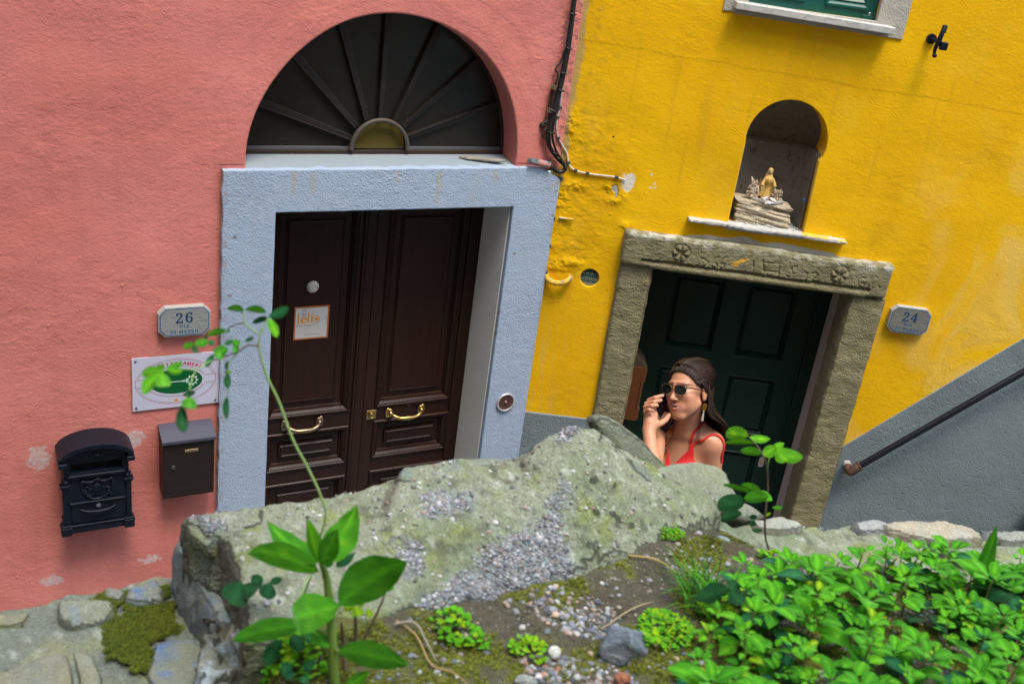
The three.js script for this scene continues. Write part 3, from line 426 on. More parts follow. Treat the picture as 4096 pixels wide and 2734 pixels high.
  const door = part(yellowHouse, 'door', extr(s, Z - .045, Z, .003), MAT.greenWood);
  for (const [a, b, c, d] of recs) {
    part(door, 'moulding', ringLoft(a, b, c, d, Z, [[-.001, -.002], [.002, .001], [.008, .001], [.013, -.006], [.016, -.016], [.020, -.022]]), MAT.greenWood);
    part(door, 'panel', ringLoft(a, b, c, d, Z, [[.010, -.022], [.022, -.022], [.036, -.012], [.038, -.013]], true), MAT.greenWood);
  }
  part(yellowHouse, 'door_post', merge([bx(.470, .506, 0, 2.03, -.30, Z + .014, .003), bx(.508, .522, 0, 2.03, -.30, Z + .005, .002), bx(1.335, 1.40, 0, 2.03, -.30, Z + .012, .003), bx(1.318, 1.333, 0, 2.03, -.30, Z + .005, .002), bx(.47, 1.4, 1.965, 2.03, -.31, Z + .006, .003)]), MAT.greenWood);
  part(door, 'lock', merge([(() => { const q = new THREE.Shape(); q.absarc(0, .016, .012, 0, Math.PI); q.absarc(0, -.016, .012, Math.PI, Math.PI * 2); const g = extr(q, Z, Z + .010, .003); g.translate(1.262, .937, 0); return g; })()]), MAT.steel);
  part(door, 'keyhole', (() => { const q = new THREE.Shape(); q.absarc(0, .006, .0055, 0, Math.PI); q.lineTo(-.0035, -.016); q.lineTo(.0035, -.016); const g = extr(q, Z + .0095, Z + .0125, .0008); g.translate(1.262, .939, 0); return g; })(), MAT.brass);

  // window at the top: surround, marble sill, green shutters
  const win = part(yellowHouse, 'window', (() => { const q = poly([[.566, 3.122], [.60, 3.124], [.62, 3.116], [1.24, 3.106], [1.312, 3.105], [1.312, 4.32], [.566, 4.32]]); q.holes.push(rectShape(.66, 3.158, 1.195, 4.24, THREE.Path)); return extr(q, -.02, .006, .002); })(), MAT.cream);
  part(win, 'window_sill', (() => { const g = bx(.604, 1.258, 3.1285, 3.1575, -.09, .062, .004); g.applyMatrix4(new THREE.Matrix4().makeTranslation(.93, 3.14, 0).multiply(new THREE.Matrix4().makeRotationZ(-.024)).multiply(new THREE.Matrix4().makeTranslation(-.93, -3.14, 0))); return g; })(), MAT.marble);
  const shut = (x0, x1) => {
    const q = rectShape(x0, 3.158, x1, 4.238); q.holes.push(rectShape(x0 + .06, 3.205, x1 - .045, 3.66, THREE.Path)); q.holes.push(rectShape(x0 + .06, 3.72, x1 - .045, 4.18, THREE.Path));
    const S = part(win, 'shutter', extr(q, -.075, -.035, .003), MAT.shutter);
    part(S, 'moulding', merge([ringLoft(x0 + .06, 3.205, x1 - .045, 3.66, -.035, [[-.012, 0], [-.010, .007], [-.002, .007], [.004, .001], [.014, -.012]]), ringLoft(x0 + .06, 3.72, x1 - .045, 4.18, -.035, [[-.012, 0], [-.010, .007], [-.002, .007], [.004, .001], [.014, -.012]])]), MAT.shutter);
    for (let k = 0; k < 20; k++) { const y = (k < 10 ? 3.22 : 3.735) + (k % 10) * .046, g = bx(x0 + .058, x1 - .043, -.024, .024, -.004, .004); g.rotateX(-.6); g.translate(0, y + .018, -.055); part(S, 'slat', g, MAT.shutter); }
    return S;
  };
  const S1 = shut(.664, .9285), S2 = shut(.9300, 1.192);
  part(S2, 'screw', ball(1.168, 3.182, -.0335, .006, .006, .003), MAT.steel);
  part(win, 'shutter_stop', bx(1.138, 1.190, 3.1585, 3.176, -.034, -.026, .002), MAT.shutter);
}
scene.environment = scene.background;

// ================================================================ things fixed to the pink house
function canvasTex(w, h, wm, hm, ox, oy, draw) { // a drawn face of wm x hm metres whose lower left corner is (ox, oy)
  const c = document.createElement('canvas'); c.width = w; c.height = h; const g = c.getContext('2d'); draw(g, w, h);
  const d = g.getImageData(0, 0, w, h).data, a = new Uint8Array(w * h * 4); // row 0 at the bottom
  for (let j = 0; j < h; j++) a.set(d.subarray((h - 1 - j) * w * 4, (h - j) * w * 4), j * w * 4);
  const t = new THREE.DataTexture(a, w, h); t.colorSpace = THREE.SRGBColorSpace; return finish(t, wm, hm, ox, oy);
}
const speckle = (g, w, h, n, seed, f) => { const r = rng(seed); for (let i = 0; i < n; i++) f(r() * w, r() * h, r); };
function octagon(hw, hh, c) { return poly([[-hw + c, -hh], [hw - c, -hh], [hw, -hh + c], [hw, hh - c], [hw - c, hh], [-hw + c, hh], [-hw, hh - c], [-hw, -hh + c]]); }
function plate(t, num, hw, hh, seed, stone) {
  const c = .024, draw = (g, w, h) => {
    g.fillStyle = stone; g.fillRect(0, 0, w, h);
    speckle(g, w, h, 2600, seed, (x, y, r) => { const v = 90 + r() * 110 | 0; g.fillStyle = `rgba(${v},${v},${v - 8},.22)`; g.fillRect(x, y, 1 + r() * 7, 1 + r() * 2); });
    speckle(g, w, h, 70, seed + 1, (x, y, r) => { g.strokeStyle = 'rgba(70,66,60,.5)'; g.lineWidth = 1 + r(); g.beginPath(); g.moveTo(x, y); g.lineTo(x + 6 + r() * 22, y + (r() - .5) * 8); g.stroke(); });
    const S = w / (hw * 2), b = .0075 * S, k = c * S * .95; g.strokeStyle = '#174f7c'; g.lineWidth = .0028 * S; g.beginPath(); g.moveTo(b + k, b); g.lineTo(w - b - k, b); g.lineTo(w - b, b + k); g.lineTo(w - b, h - b - k); g.lineTo(w - b - k, h - b); g.lineTo(b + k, h - b); g.lineTo(b, h - b - k); g.lineTo(b, b + k); g.closePath(); g.stroke();
    const txt = (s, y, size, gap) => { g.font = `${size}px serif`; const ws = [...s].map((q) => g.measureText(q).width + gap); let x = w / 2 - ws.reduce((p, q) => p + q) / 2; [...s].forEach((q, i) => { g.fillStyle = '#3a93c9'; g.fillText(q, x + 4, y + 3); g.fillStyle = '#0b2a50'; g.fillText(q, x, y); g.strokeStyle = '#0b2a50'; g.lineWidth = size * .035; g.strokeText(q, x, y); x += ws[i]; }); };  // pale offset copy paints a highlight along the cut letters
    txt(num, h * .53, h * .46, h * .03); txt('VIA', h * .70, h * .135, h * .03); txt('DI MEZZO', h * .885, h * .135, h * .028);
  };
  const tex = canvasTex(640, Math.round(640 * hh / hw), hw * 2, hh * 2, -hw, -hh, draw);
  part(t, 'slab', extr(octagon(hw - .002, hh - .002, c), -.004, .026, .002), std([.36, .36, .34], .7, { bumpMap: limeBump, bumpScale: .4 }));
  part(t, 'face', extr(octagon(hw - .005, hh - .005, c), .024, .0275, .0005), std([1, 1, 1], .62, { map: tex, bumpMap: stoneBump, bumpScale: .25 }));
}
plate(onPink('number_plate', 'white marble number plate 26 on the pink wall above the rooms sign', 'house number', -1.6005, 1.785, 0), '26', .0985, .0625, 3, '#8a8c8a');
{
  const t = onPink('rooms_sign', 'white sign with a green oval and a key, screwed to the pink wall', 'sign', -1.6285, 1.521, .004), hw = .1675, hh = .116;
  const tex = canvasTex(1024, 708, hw * 2, hh * 2, -hw, -hh, (g, w, h) => {
    g.fillStyle = '#c3c2d4'; g.fillRect(0, 0, w, h); const cx = w * .497, cy = h * .50;
    const el = (a, b, col, lw) => { g.beginPath(); g.ellipse(cx, cy, a * w, b * h, 0, 0, 7); g.lineWidth = lw; g.strokeStyle = col; g.stroke(); };
    el(.462, .425, '#b8173f', 5);
    g.save(); g.beginPath(); g.rect(0, 0, w, h * .415); g.rect(0, h * .585, w, h); g.clip(); el(.443, .400, '#1c6b43', 4); el(.345, .292, '#1c6b43', 4); el(.330, .274, '#b8173f', 4); g.restore();
    for (const s of [-1, 1]) { g.lineWidth = 4; for (const [dy, e] of [[-.085, -1], [.085, 1]]) { g.strokeStyle = '#1c6b43'; g.beginPath(); g.moveTo(cx + s * .435 * w, cy + dy * h); g.lineTo(cx + s * .345 * w, cy + dy * h); g.stroke(); g.strokeStyle = '#b8173f'; g.beginPath(); g.moveTo(cx + s * .462 * w, cy + (dy - e * .018) * h); g.lineTo(cx + s * .335 * w, cy + (dy - e * .018) * h); g.stroke(); } }
    g.fillStyle = '#04582b'; g.beginPath(); g.ellipse(cx, cy, .305 * w, .235 * h, 0, 0, 7); g.fill();
    // the key
    g.save(); g.translate(cx, cy + 4); g.strokeStyle = g.fillStyle = '#cfe2d8'; g.lineWidth = 11; g.beginPath(); g.moveTo(-.20 * w, 0); g.lineTo(.13 * w, 0); g.stroke(); g.beginPath(); g.arc(.185 * w, 0, .05 * w, 0, 7); g.stroke(); for (let k = 0; k < 9; k++) { const a = k / 9 * 6.283; g.beginPath(); g.arc(.185 * w + Math.cos(a) * .066 * w, Math.sin(a) * .066 * w, 9, 0, 7); g.fill(); } for (let k = 0; k < 3; k++) g.fillRect((.075 + .022 * k) * w, -17, 8, 34); g.beginPath(); g.arc(.185 * w, 0, 10, 0, 7); g.fill(); for (let k = 0; k < 4; k++) g.fillRect(-.20 * w + k * 21, 0, 10, 44 - (k % 2) * 12); g.fillRect(-.20 * w, 30, 62, 8); g.restore();
    // lettering along the upper arc
    const s = 'AFFITTACAMERE'; g.font = `bold ${h * .088}px sans-serif`; g.textAlign = 'center'; [...s].forEach((q, i) => { const a = -Math.PI / 2 + (i - 6) * .128, x = cx + Math.cos(a) * .392 * w * 1.0, y = cy + Math.sin(a) * .328 * h; g.save(); g.translate(x, y); g.rotate(Math.atan2(Math.cos(a) * .34 * h, -Math.sin(a) * .39 * w)); g.lineWidth = 2; g.strokeStyle = '#7a0c22'; g.fillStyle = '#c01030'; g.fillText(q, 0, h * .02); g.strokeText(q, 0, h * .02); g.restore(); });
    g.fillStyle = '#d98a1e'; g.beginPath(); g.arc(cx, h * .865, 19, 0, 7); g.fill(); g.strokeStyle = '#d98a1e'; g.lineWidth = 4; for (let k = 0; k < 16; k++) { const a = k / 16 * 6.283; g.beginPath(); g.moveTo(cx + 23 * Math.cos(a), h * .865 + 23 * Math.sin(a)); g.lineTo(cx + 32 * Math.cos(a), h * .865 + 32 * Math.sin(a)); g.stroke(); }
  });
  part(t, 'panel', bx(-hw, hw, -hh, hh, 0, .0035, .001), std([1, 1, 1], .35, { map: tex }));
  for (const [x, y] of [[-hw + .014, -hh + .014], [hw - .014, -hh + .014], [-hw + .014, hh - .014], [hw - .014, hh - .014]]) part(t, 'screw', merge([ball(x, y, .004, .0048, .0048, .0025), bx(x - .003, x + .003, y - .0006, y + .0006, .0058, .0068)]), std([.12, .12, .13], .5, { metalness: .6 }));
}
{ // arched black mailbox
  const t = onPink('mailbox', 'black ornate mailbox with an arched hood and crest on the pink wall', 'mailbox', -1.9475, .942, 0), m = MAT.blackMetal, W = .117;
  const arc = (hw, y0, rise, n = 16) => { const o = []; for (let i = 0; i <= n; i++) { const x = lerp(hw, -hw, i / n); o.push([x, y0 + rise * Math.sqrt(Math.max(0, 1 - (x / hw) * (x / hw) * .92))]); } return o; };
  const body = poly([[-W, .008], [W, .008], [W, .325], ...arc(W - .002, .325, .062), [-W, .325]]);
  body.holes.push(rectShape(-.095, .268, .095, .312, THREE.Path)); // letter slot
  part(t, 'body', extr(body, .004, .098, .002), m);
  part(t, 'slot', bx(-.097, .097, .262, .316, .060, .064), MAT.dark);
  const a0 = arc(.132, .330, .074), a1 = arc(.121, .330, .060).reverse();
  part(t, 'hood', merge([extr(poly([...a0, ...a1]), 0, .132, .003), extr(poly([...arc(.122, .329, .061), [-.122, .329]]), .0, .108, .002), bx(-.138, -.108, .318, .337, .085, .137, .003), bx(.108, .138, .318, .337, .085, .137, .003)]), m);
  part(t, 'slot_flap', merge([bx(-.104, .104, .255, .266, .096, .112, .004), bx(-.100, .100, .247, .254, .096, .103, .002)]), m);
  part(t, 'hood_ornament', merge([ball(0, .350, .110, .012, .008, .006), ball(-.018, .348, .109, .008, .005, .004), ball(.018, .348, .109, .008, .005, .004), ball(-.006, .357, .109, .005, .005, .004), ball(.006, .357, .109, .005, .005, .004)]), m);
  for (const s of [-1, 1]) {
    part(t, 'column', merge([bx(s * W - .010, s * W + .010, .03, .215, .086, .104, .003), bx(s * W - .018, s * W + .018, .218, .226, .080, .112, .002), bx(s * W - .014, s * W + .014, .208, .217, .084, .108, .002), ball(s * (W - .004), .236, .102, .010, .010, .008), ball(s * (W + .003), .247, .100, .008, .009, .007)]), m);
    part(t, 'foot', merge([bx(s * W - .020, s * W + .018, -.002, .032, .070, .116, .002), bx(s * W - .022, s * W + .020, .030, .036, .070, .119, .002), bx(s * W - .018, s * W + .016, .038, .043, .070, .114, .002)]), m);
  }
  part(t, 'base', merge([bx(-.125, .125, 0, .028, .002, .104, .003), bx(-.104, .104, .030, .038, .09, .108, .003)]), m);
  const cr = []; { const r = rng(4); for (const s of [-1, 1]) { cr.push(taper([V(s * .012, .225, .100), V(s * .035, .226, .102), V(s * .055, .234, .104), V(s * .060, .222, .102)], [.006, .007, .006, .003], 6, 14)); cr.push(taper([V(s * .056, .222, .099), V(s * .056, .195, .100), V(s * .048, .168, .099)], [.006, .005, .003], 6, 12)); for (let k = 0; k < 8; k++) cr.push(ball(s * (.010 + r() * .04), .160 + r() * .06, .099, .004 + r() * .005, .003 + r() * .006, .004, 7)); cr.push(rod(V(s * .030, .215, .100), V(s * .034, .250, .100), .0014, 6)); } cr.push(ball(0, .232, .100, .018, .008, .006), ball(0, .243, .100, .008, .005, .005), ball(0, .195, .099, .018, .020, .006), bx(-.016, .016, .172, .176, .098, .105), bx(-.014, .014, .186, .189, .098, .107), bx(-.015, .015, .202, .205, .098, .106), (() => { const g = new THREE.TorusGeometry(.044, .006, 5, 24, Math.PI); g.rotateZ(Math.PI); g.translate(0, .188, .098); return g; })()); for (let k = 0; k < 11; k++) { const a = Math.PI + k / 10 * Math.PI; cr.push(ball(.044 * Math.cos(a), .188 + .044 * Math.sin(a), .102, .005, .005, .004, 6)); } }
  part(t, 'crest', merge(cr), m);
  const dr = part(t, 'drawer', merge([bx(-.096, .096, .046, .130, .094, .1015, .002), bx(-.102, .102, .134, .142, .094, .109, .003), bx(-.100, .100, .129, .133, .094, .105, .001)]), m);
  part(dr, 'lock', (() => { const g = new THREE.CylinderGeometry(.0095, .0105, .008, 20); g.rotateX(Math.PI / 2); g.translate(.002, .119, .104); return g; })(), MAT.steel);
  part(dr, 'handle', merge([taper([V(-.066, .108, .104), V(-.040, .101, .115), V(0, .098, .118), V(.040, .101, .115), V(.066, .108, .104)], [.004, .005, .0055, .005, .004], 8, 24), extr(poly([[-.066, .105], [-.03, .097], [.03, .097], [.066, .105], [.064, .074], [.03, .070], [-.03, .070], [-.064, .074]]), .099, .104, .001), bx(-.028, .028, .077, .080, .103, .107)]), m);
}
{ // plain brown mailbox
  const t = onPink('mailbox', 'plain brown box mailbox with a sloping lid below the rooms sign', 'mailbox', -1.5945, 1.03, 0), hw = .103, m = phys([.020, .013, .010], .45, { specularIntensity: .6 });
  part(t, 'body', boxUV((() => { const q = poly([[0, 0], [.082, 0], [.082, .262], [0, .293]]), g = extr(q, -hw + .002, hw - .002, .0015); g.rotateY(-Math.PI / 2); g.applyMatrix4(new THREE.Matrix4().makeScale(1, 1, 1)); return g; })()), m);
  part(t, 'lid', (() => { const g = bx(-hw - .003, hw + .003, -.001, .0015, 0, .102, .0007); g.rotateX(.345); g.translate(0, .3015, -.002); return merge([g, bx(-hw - .003, hw + .003, .2545, .266, .0925, .0950, .0008)]); })(), std([.052, .053, .080], .42));  // bluish tint puts the sky sheen into the lid colour
  part(t, 'door', ringLoft(-hw + .010, .012, hw - .010, .246, .0825, [[-.006, 0], [-.006, .003], [-.0005, .003], [0, -.002], [.0035, -.002], [.0045, .0015]], true), m);
  part(t, 'name_plate', merge([bx(-.016, .036, .205, .218, .083, .0868, .001)]), std([.50, .36, .13], .3, { metalness: .9 }));
  part(t, 'name_strip', bx(-.014, .034, .2115, .2170, .0862, .0878), std([.16, .15, .14], .5));
  part(t, 'lock', (() => { const g = new THREE.CylinderGeometry(.007, .008, .006, 18); g.rotateX(Math.PI / 2); g.translate(-.062, .144, .0862); return merge([g]); })(), std([.30, .27, .22], .35, { metalness: .9 }));
  part(t, 'keyhole', bx(-.0632, -.0608, .1405, .1475, .089, .0898), MAT.dark);
  for (const [x, y] of [[-.030, .070], [.006, .058], [.044, .066]]) part(t, 'vent_slot', bx(x - .014, x + .014, y - .0016, y + .0016, .0835, .0846), MAT.dark);
}
{ // round white bell push on the door
  const p = pnk(1250.2, 1146.4, -.250), t = onPink('doorbell', 'round cream ceramic bell push on the left leaf of the brown door', 'doorbell', p.x, p.y, -.2525), prof = [[0, 0], [.0275, 0], [.0275, .004], [.024, .010], [.014, .0145], [.008, .0145], [.007, .012], [0, .012]];
  part(t, 'base', (() => { const g = new THREE.LatheGeometry(prof.map((q) => new THREE.Vector2(...q)), 28); g.rotateX(Math.PI / 2); return g; })(), std([.58, .53, .42], .3));
  part(t, 'button', ball(.002, -.002, .0135, .0058, .0058, .004), std([.75, .72, .62], .25));
  for (const s of [-1, 1]) part(t, 'screw_hole', ball(s * .0195, -.001, .0118, .003, .003, .0012), MAT.dark);
}
{ // framed notice with the guest house name
  const a = pnk(...[1030 + .2551 * 580, 1050 + .2551 * 700], -.25), b = pnk(...[1030 + .2551 * 1098, 1050 + .2551 * 1172], -.25), hw = (b.x - a.x) / 2, hh = (a.y - b.y) / 2;
  const t = onPink('notice', 'square white notice in an orange frame on the brown door', 'notice', (a.x + b.x) / 2, (a.y + b.y) / 2, -.2525);
  const tex = canvasTex(600, 600, hw * 2, hh * 2, -hw, -hh, (g, w, h) => {
    g.fillStyle = '#c8c1bd'; g.fillRect(0, 0, w, h); g.fillStyle = '#4a4560'; g.font = '78px serif'; g.textAlign = 'center'; g.fillText('cà', w * .275, h * .15); g.fillText('de', w * .275, h * .275);
    g.fillStyle = g.strokeStyle = '#d08a12'; g.lineCap = 'round'; g.lineWidth = 27; const ln = (p) => { g.beginPath(); p.forEach(([x, y], i) => i ? g.lineTo(x * w, y * h) : g.moveTo(x * w, y * h)); g.stroke(); };
    ln([[.12, .21], [.12, .50]]); ln([[.405, .20], [.405, .48]]); ln([[.50, .30], [.50, .48]]); g.beginPath(); g.arc(.50 * w, .235 * h, 15, 0, 7); g.fill();
    g.lineWidth = 24; g.beginPath(); g.arc(.275 * w, .41 * h, 50, .7, 6.1); g.stroke(); ln([[.20, .425], [.345, .385]]); g.lineWidth = 15; g.beginPath(); g.arc(.63 * w, .395 * h, 56, 0, 7); g.stroke(); g.beginPath(); g.arc(.645 * w, .395 * h, 30, 0, 7); g.fill();
    g.fillStyle = '#2c2a35'; g.font = 'bold 30px sans-serif'; g.textAlign = 'left'; g.fillText('Be here, be home', .07 * w, .585 * h); g.strokeStyle = '#7b7078'; g.lineWidth = 5; ln([[.34, .69], [.56, .52], [.565, .60], [.93, .36], [.925, .62]]);
    g.fillStyle = '#5a5560'; g.font = '30px sans-serif'; g.textAlign = 'center'; g.fillText('www.cadelelio.com', .52 * w, .87 * h); g.font = '14px sans-serif'; g.fillText('Vernazza - Italia', .80 * w, .925 * h);
  });
  part(t, 'frame', ringLoft(-hw, -hh, hw, hh, 0, [[0, -.003], [0, .004], [.006, .004], [.007, .0025]]), std([.42, .12, .03], .4));
  part(t, 'print', bx(-hw + .006, hw - .006, -hh + .006, hh - .006, 0, .0028), std([1, 1, 1], .35, { map: tex }));
}
{ // round brass bell on the surround
  const t = onPink('doorbell', 'round brown metal doorbell on the right post of the white surround', 'doorbell', -.122, 1.251, .022), L = (pts) => { const g = new THREE.LatheGeometry(pts.map((q) => new THREE.Vector2(...q)), 36); g.rotateX(Math.PI / 2); return g; };
  part(t, 'rim', L([[.040, 0], [.047, .001], [.048, .007], [.045, .011], [.040, .0105], [.0375, .006]]), std([.62, .60, .62], .35, { metalness: .5 }));
  part(t, 'dish', L([[0, .0035], [.024, .004], [.035, .0065], [.0385, .0085], [.041, .007]]), std([.20, .12, .095], .35, { metalness: .7 }));
  part(t, 'button', L([[0, .0125], [.004, .0122], [.0075, .009], [.0085, .003]]), std([.26, .17, .13], .3, { metalness: .7 }));
}
{ // weathered splinter of wood lying on the sill
  const a = pnk(...zA(1612, 1008), -.045), b = pnk(...zA(1858, 1080), -.045), y0 = 2.401, p = pinkToWorld(V(-.36, y0 + .004, -.055));
  thingMesh('wood_splinter', 'weathered grey splinter of wood lying on the sill under the fanlight', 'stick', paint(skin((x, y, z) => { const s = x + .105, w = .017 * sstep(-.0, .05, s) * sstep(.215, .16, s) * (1 + .4 * n3(x * 20, 1, 2)); return Math.max(Math.abs(z - .008 * Math.sin(x * 18)) - w, Math.abs(y) - .0055 - .002 * n3(x * 9, y * 300, z * 120), -s, s - .212) + .0018 * n3(x * 14, y * 200, z * 170); }, [-.12, -.016, -.035], [.12, .016, .035], .0032), (x, y, z) => { const k = 1 + .45 * n3(x * 12, y * 160, z * 140); return [.27 * k, .25 * k, .20 * k]; }), std([1, 1, 1], .9, { vertexColors: true }), [p.x, p.y, p.z], PINK - .22);
}

// ================================================================ cables and pipes at the corner of the two houses
const corner = (px, py, off = .02) => { const p = yel(px, py, off), q = p.x * PU.x + p.z * PU.z, w = p.dot(PN); if (w < off && p.x < .1) { const u = pnk(px, py, off); return pinkToWorld(u); } return p; };
{
  const E = (pts, o) => pts.map((p) => corner(...zE(...p), o)), O = (pts, o) => pts.map((p) => corner(...zO(...p), o));
  const up = corner(...zE(322, 0), .022).add(V(.06, 1.2, 0));
  const t = thing('cable_bundle', 'thick black cables running down the corner between pink and yellow houses', 'cable');
  const main = [up, ...E([[322, 0], [306, 120], [290, 230], [262, 380], [232, 510], [206, 610], [188, 690], [186, 740], [205, 785], [235, 825], [265, 855], [277, 872], [268, 893], [240, 897], [216, 882], [190, 852]], .022)];
  part(t, 'cable', tube(main, .0098, 140, 8), MAT.cable);
  part(t, 'cable', tube([up.clone().add(V(.012, 0, .01)), ...E([[330, 0], [316, 110], [298, 250], [270, 400], [246, 500], [226, 590], [214, 650], [208, 700], [214, 745], [232, 795], [256, 832], [272, 858]], .026)], .0055, 120, 7), MAT.cable);
  part(t, 'cable', tube(E([[196, 700], [200, 760], [224, 806], [262, 845]], .034), .004, 40, 6), MAT.cable);
  for (const p of [[312, 70], [290, 250], [262, 378], [208, 575], [250, 470], [200, 690], [215, 795], [236, 822]]) { const q = corner(...zE(...p), .024), g = new THREE.TorusGeometry(.0135, .0035, 6, 14); g.rotateX(Math.PI / 2); g.rotateZ(-.25); g.translate(q.x + .002, q.y, q.z); part(t, 'cable_tie', g, MAT.cable); }
  // steel tension wire with its turnbuckle and hook
  const w = thing('turnbuckle', 'rusty turnbuckle and hooked wire beside the black cables', 'turnbuckle');
  part(w, 'wire', tube(E([[272, 262], [252, 322], [230, 350], [224, 365], [236, 378], [232, 420], [216, 465], [196, 570], [184, 625], [166, 640]], .018), .0042, 60, 6), MAT.cable);
  { const a = corner(...zE(217, 455), .02), b = corner(...zE(195, 575), .02); part(w, 'bolt', merge([rod(a.clone().add(V(-.008, 0, 0)), b.clone().add(V(-.008, 0, 0)), .0032, 6), rod(a.clone().add(V(.008, 0, 0)), b.clone().add(V(.008, 0, 0)), .0032, 6)]), MAT.iron); for (const q of [a, b]) part(w, 'nut', (() => { const g = new THREE.CylinderGeometry(.0135, .0135, .016, 6); g.rotateZ(-.2); g.translate(q.x, q.y, q.z); return g; })(), std([.20, .17, .10], .55, { metalness: .6 })); }
  part(w, 'hook', merge([tube(E([[172, 640], [185, 648], [186, 665], [172, 675], [162, 690], [160, 712], [168, 722]], .016), .0052, 40, 7), ball(...corner(...zE(158, 652), .008).toArray(), .014, .013, .010)]), MAT.iron);
  // pipe stub painted over at the end of the lintel
  const a = pinkToWorld(pnk(...zE(88, 838), .028)), b = pinkToWorld(pnk(...zE(196, 862), .026));
  const ps = thing('pipe_stub', 'short pipe stub smeared with pink and blue paint above the lintel corner', 'pipe');
  part(ps, 'pipe', paint(taper([a, a.clone().lerp(b, .5), b], [.0145, .015, .015], 14, 30), (x, y, z) => { const n = fbm3(x * 30, y * 60, z * 30, 3); return n > .02 ? [.46, .20, .17] : n > -.16 ? [.16, .20, .21] : [.07, .06, .06]; }), std([1, 1, 1], .75, { vertexColors: true }));
  const ring = new THREE.TorusGeometry(.0165, .004, 6, 18); ring.rotateY(Math.PI / 2 + .5); ring.translate(b.x, b.y, b.z); part(ps, 'collar', ring, MAT.rust);
  // thin grey cable stapled across the yellow wall
  const tc = thing('thin_cable', 'thin pale cable stapled along the edge and over the yellow wall', 'cable');
  const path = [...E([[262, 455], [252, 520], [250, 560], [236, 610], [231, 640], [232, 690], [242, 725], [262, 762], [280, 790], [287, 815], [292, 850], [306, 874], [332, 891], [400, 907], [470, 916], [540, 925], [575, 934], [592, 941]], .006)];
  part(tc, 'wire', tube(path, .0034, 140, 6), std([.55, .56, .55], .5));
  for (const p of [[250, 560], [236, 612], [240, 720], [292, 848], [330, 890], [392, 905], [545, 925]]) { const q = corner(...zE(...p), .008); part(tc, 'clip', bx(q.x - .008, q.x + .008, q.y - .005, q.y + .005, q.z - .012, q.z + .004, .002), std([.06, .055, .05], .6)); }
  // grey cable down the edge of the white surround, ending in a painted bend
  const dc = thing('edge_cable', 'thin grey cable running down the edge of the white door surround', 'cable');
  const dp = O([[375, 590], [368, 640], [350, 740], [318, 925], [296, 1050], [282, 1150], [262, 1290], [254, 1350]], .012); part(dc, 'wire', tube(dp, .0055, 80, 7), std([.34, .37, .40], .55));
  for (const p of [[378, 615], [318, 925], [284, 1142], [258, 1352]]) { const q = corner(...zO(...p), .014); part(dc, 'clip', bx(q.x - .011, q.x + .011, q.y - .006, q.y + .006, q.z - .015, q.z + .007, .002), std([.05, .05, .05], .6)); }
  const cd = thing('conduit_bend', 'yellow painted conduit bend sticking out beside the round vent', 'pipe');
  const cp = [[262, 1365], [272, 1395], [300, 1420], [340, 1432], [385, 1432], [420, 1420], [448, 1400], [455, 1385]].map((p, i) => yel(...zO(...p), [.012, .016, .024, .030, .030, .026, .016, .004][i]));
  part(cd, 'pipe', paint(taper(cp, [.0125, .0125, .0125, .0125, .0125, .012, .012], 12, 50), (x, y, z) => { const n = fbm3(x * 60, y * 60, z * 60, 3); return n > .16 ? [.30, .24, .14] : [.72, .41, .03]; }), std([1, 1, 1], .7, { vertexColors: true }));
  // broken nail in the plaster
  const na = yel(...zO(365, 922), .004), nb = yel(...zO(478, 936), .010); const nl = thing('broken_peg', 'small broken peg smeared with yellow paint in the cracked plaster', 'peg');
  part(nl, 'peg', paint(taper([na, na.clone().lerp(nb, .5), nb], [.006, .0055, .004], 8, 12), (x, y, z) => fbm3(x * 80, y * 80, z * 80, 2) > .05 ? [.5, .45, .36] : [.70, .40, .03]), std([1, 1, 1], .8, { vertexColors: true }));
}

// ================================================================ things fixed to the yellow house
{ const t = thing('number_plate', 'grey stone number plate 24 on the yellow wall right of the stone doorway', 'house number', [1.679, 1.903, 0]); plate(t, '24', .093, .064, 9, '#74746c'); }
{ // vent with its wire mesh
  const t = thing('vent', 'round wall vent covered with green wire mesh in the yellow wall', 'vent', [.209, 1.893, 0]);
  part(t, 'sleeve', (() => { const g = new THREE.CylinderGeometry(.046, .046, .09, 32, 1, true); g.rotateX(Math.PI / 2); g.translate(0, 0, -.05); return g; })(), std([.50, .46, .40], .9));
  part(t, 'backing', (() => { const g = new THREE.CylinderGeometry(.0465, .0465, .004, 32); g.rotateX(Math.PI / 2); g.translate(0, 0, -.085); return g; })(), MAT.dark);
  const wm = paint(bx(-.001, .001, 0, .001, 0, .001), () => [1, 1, 1]);
  for (let k = -5; k <= 5; k++) { const o = k * .0083 + .001, l = Math.sqrt(Math.max(0, .0455 * .0455 - o * o)); for (const v of [0, 1]) { const mat = ((k + 10 + v) % 3) ? (MAT.meshA ||= std([.05, .20, .19], .5)) : (MAT.meshB ||= std([.45, .40, .26], .5)); part(t, 'wire', v ? rod(V(o, -l, -.014), V(o, l, -.014), .0011, 6) : rod(V(-l, o, -.0125), V(l, o, -.0125), .0011, 6), mat); } }
}
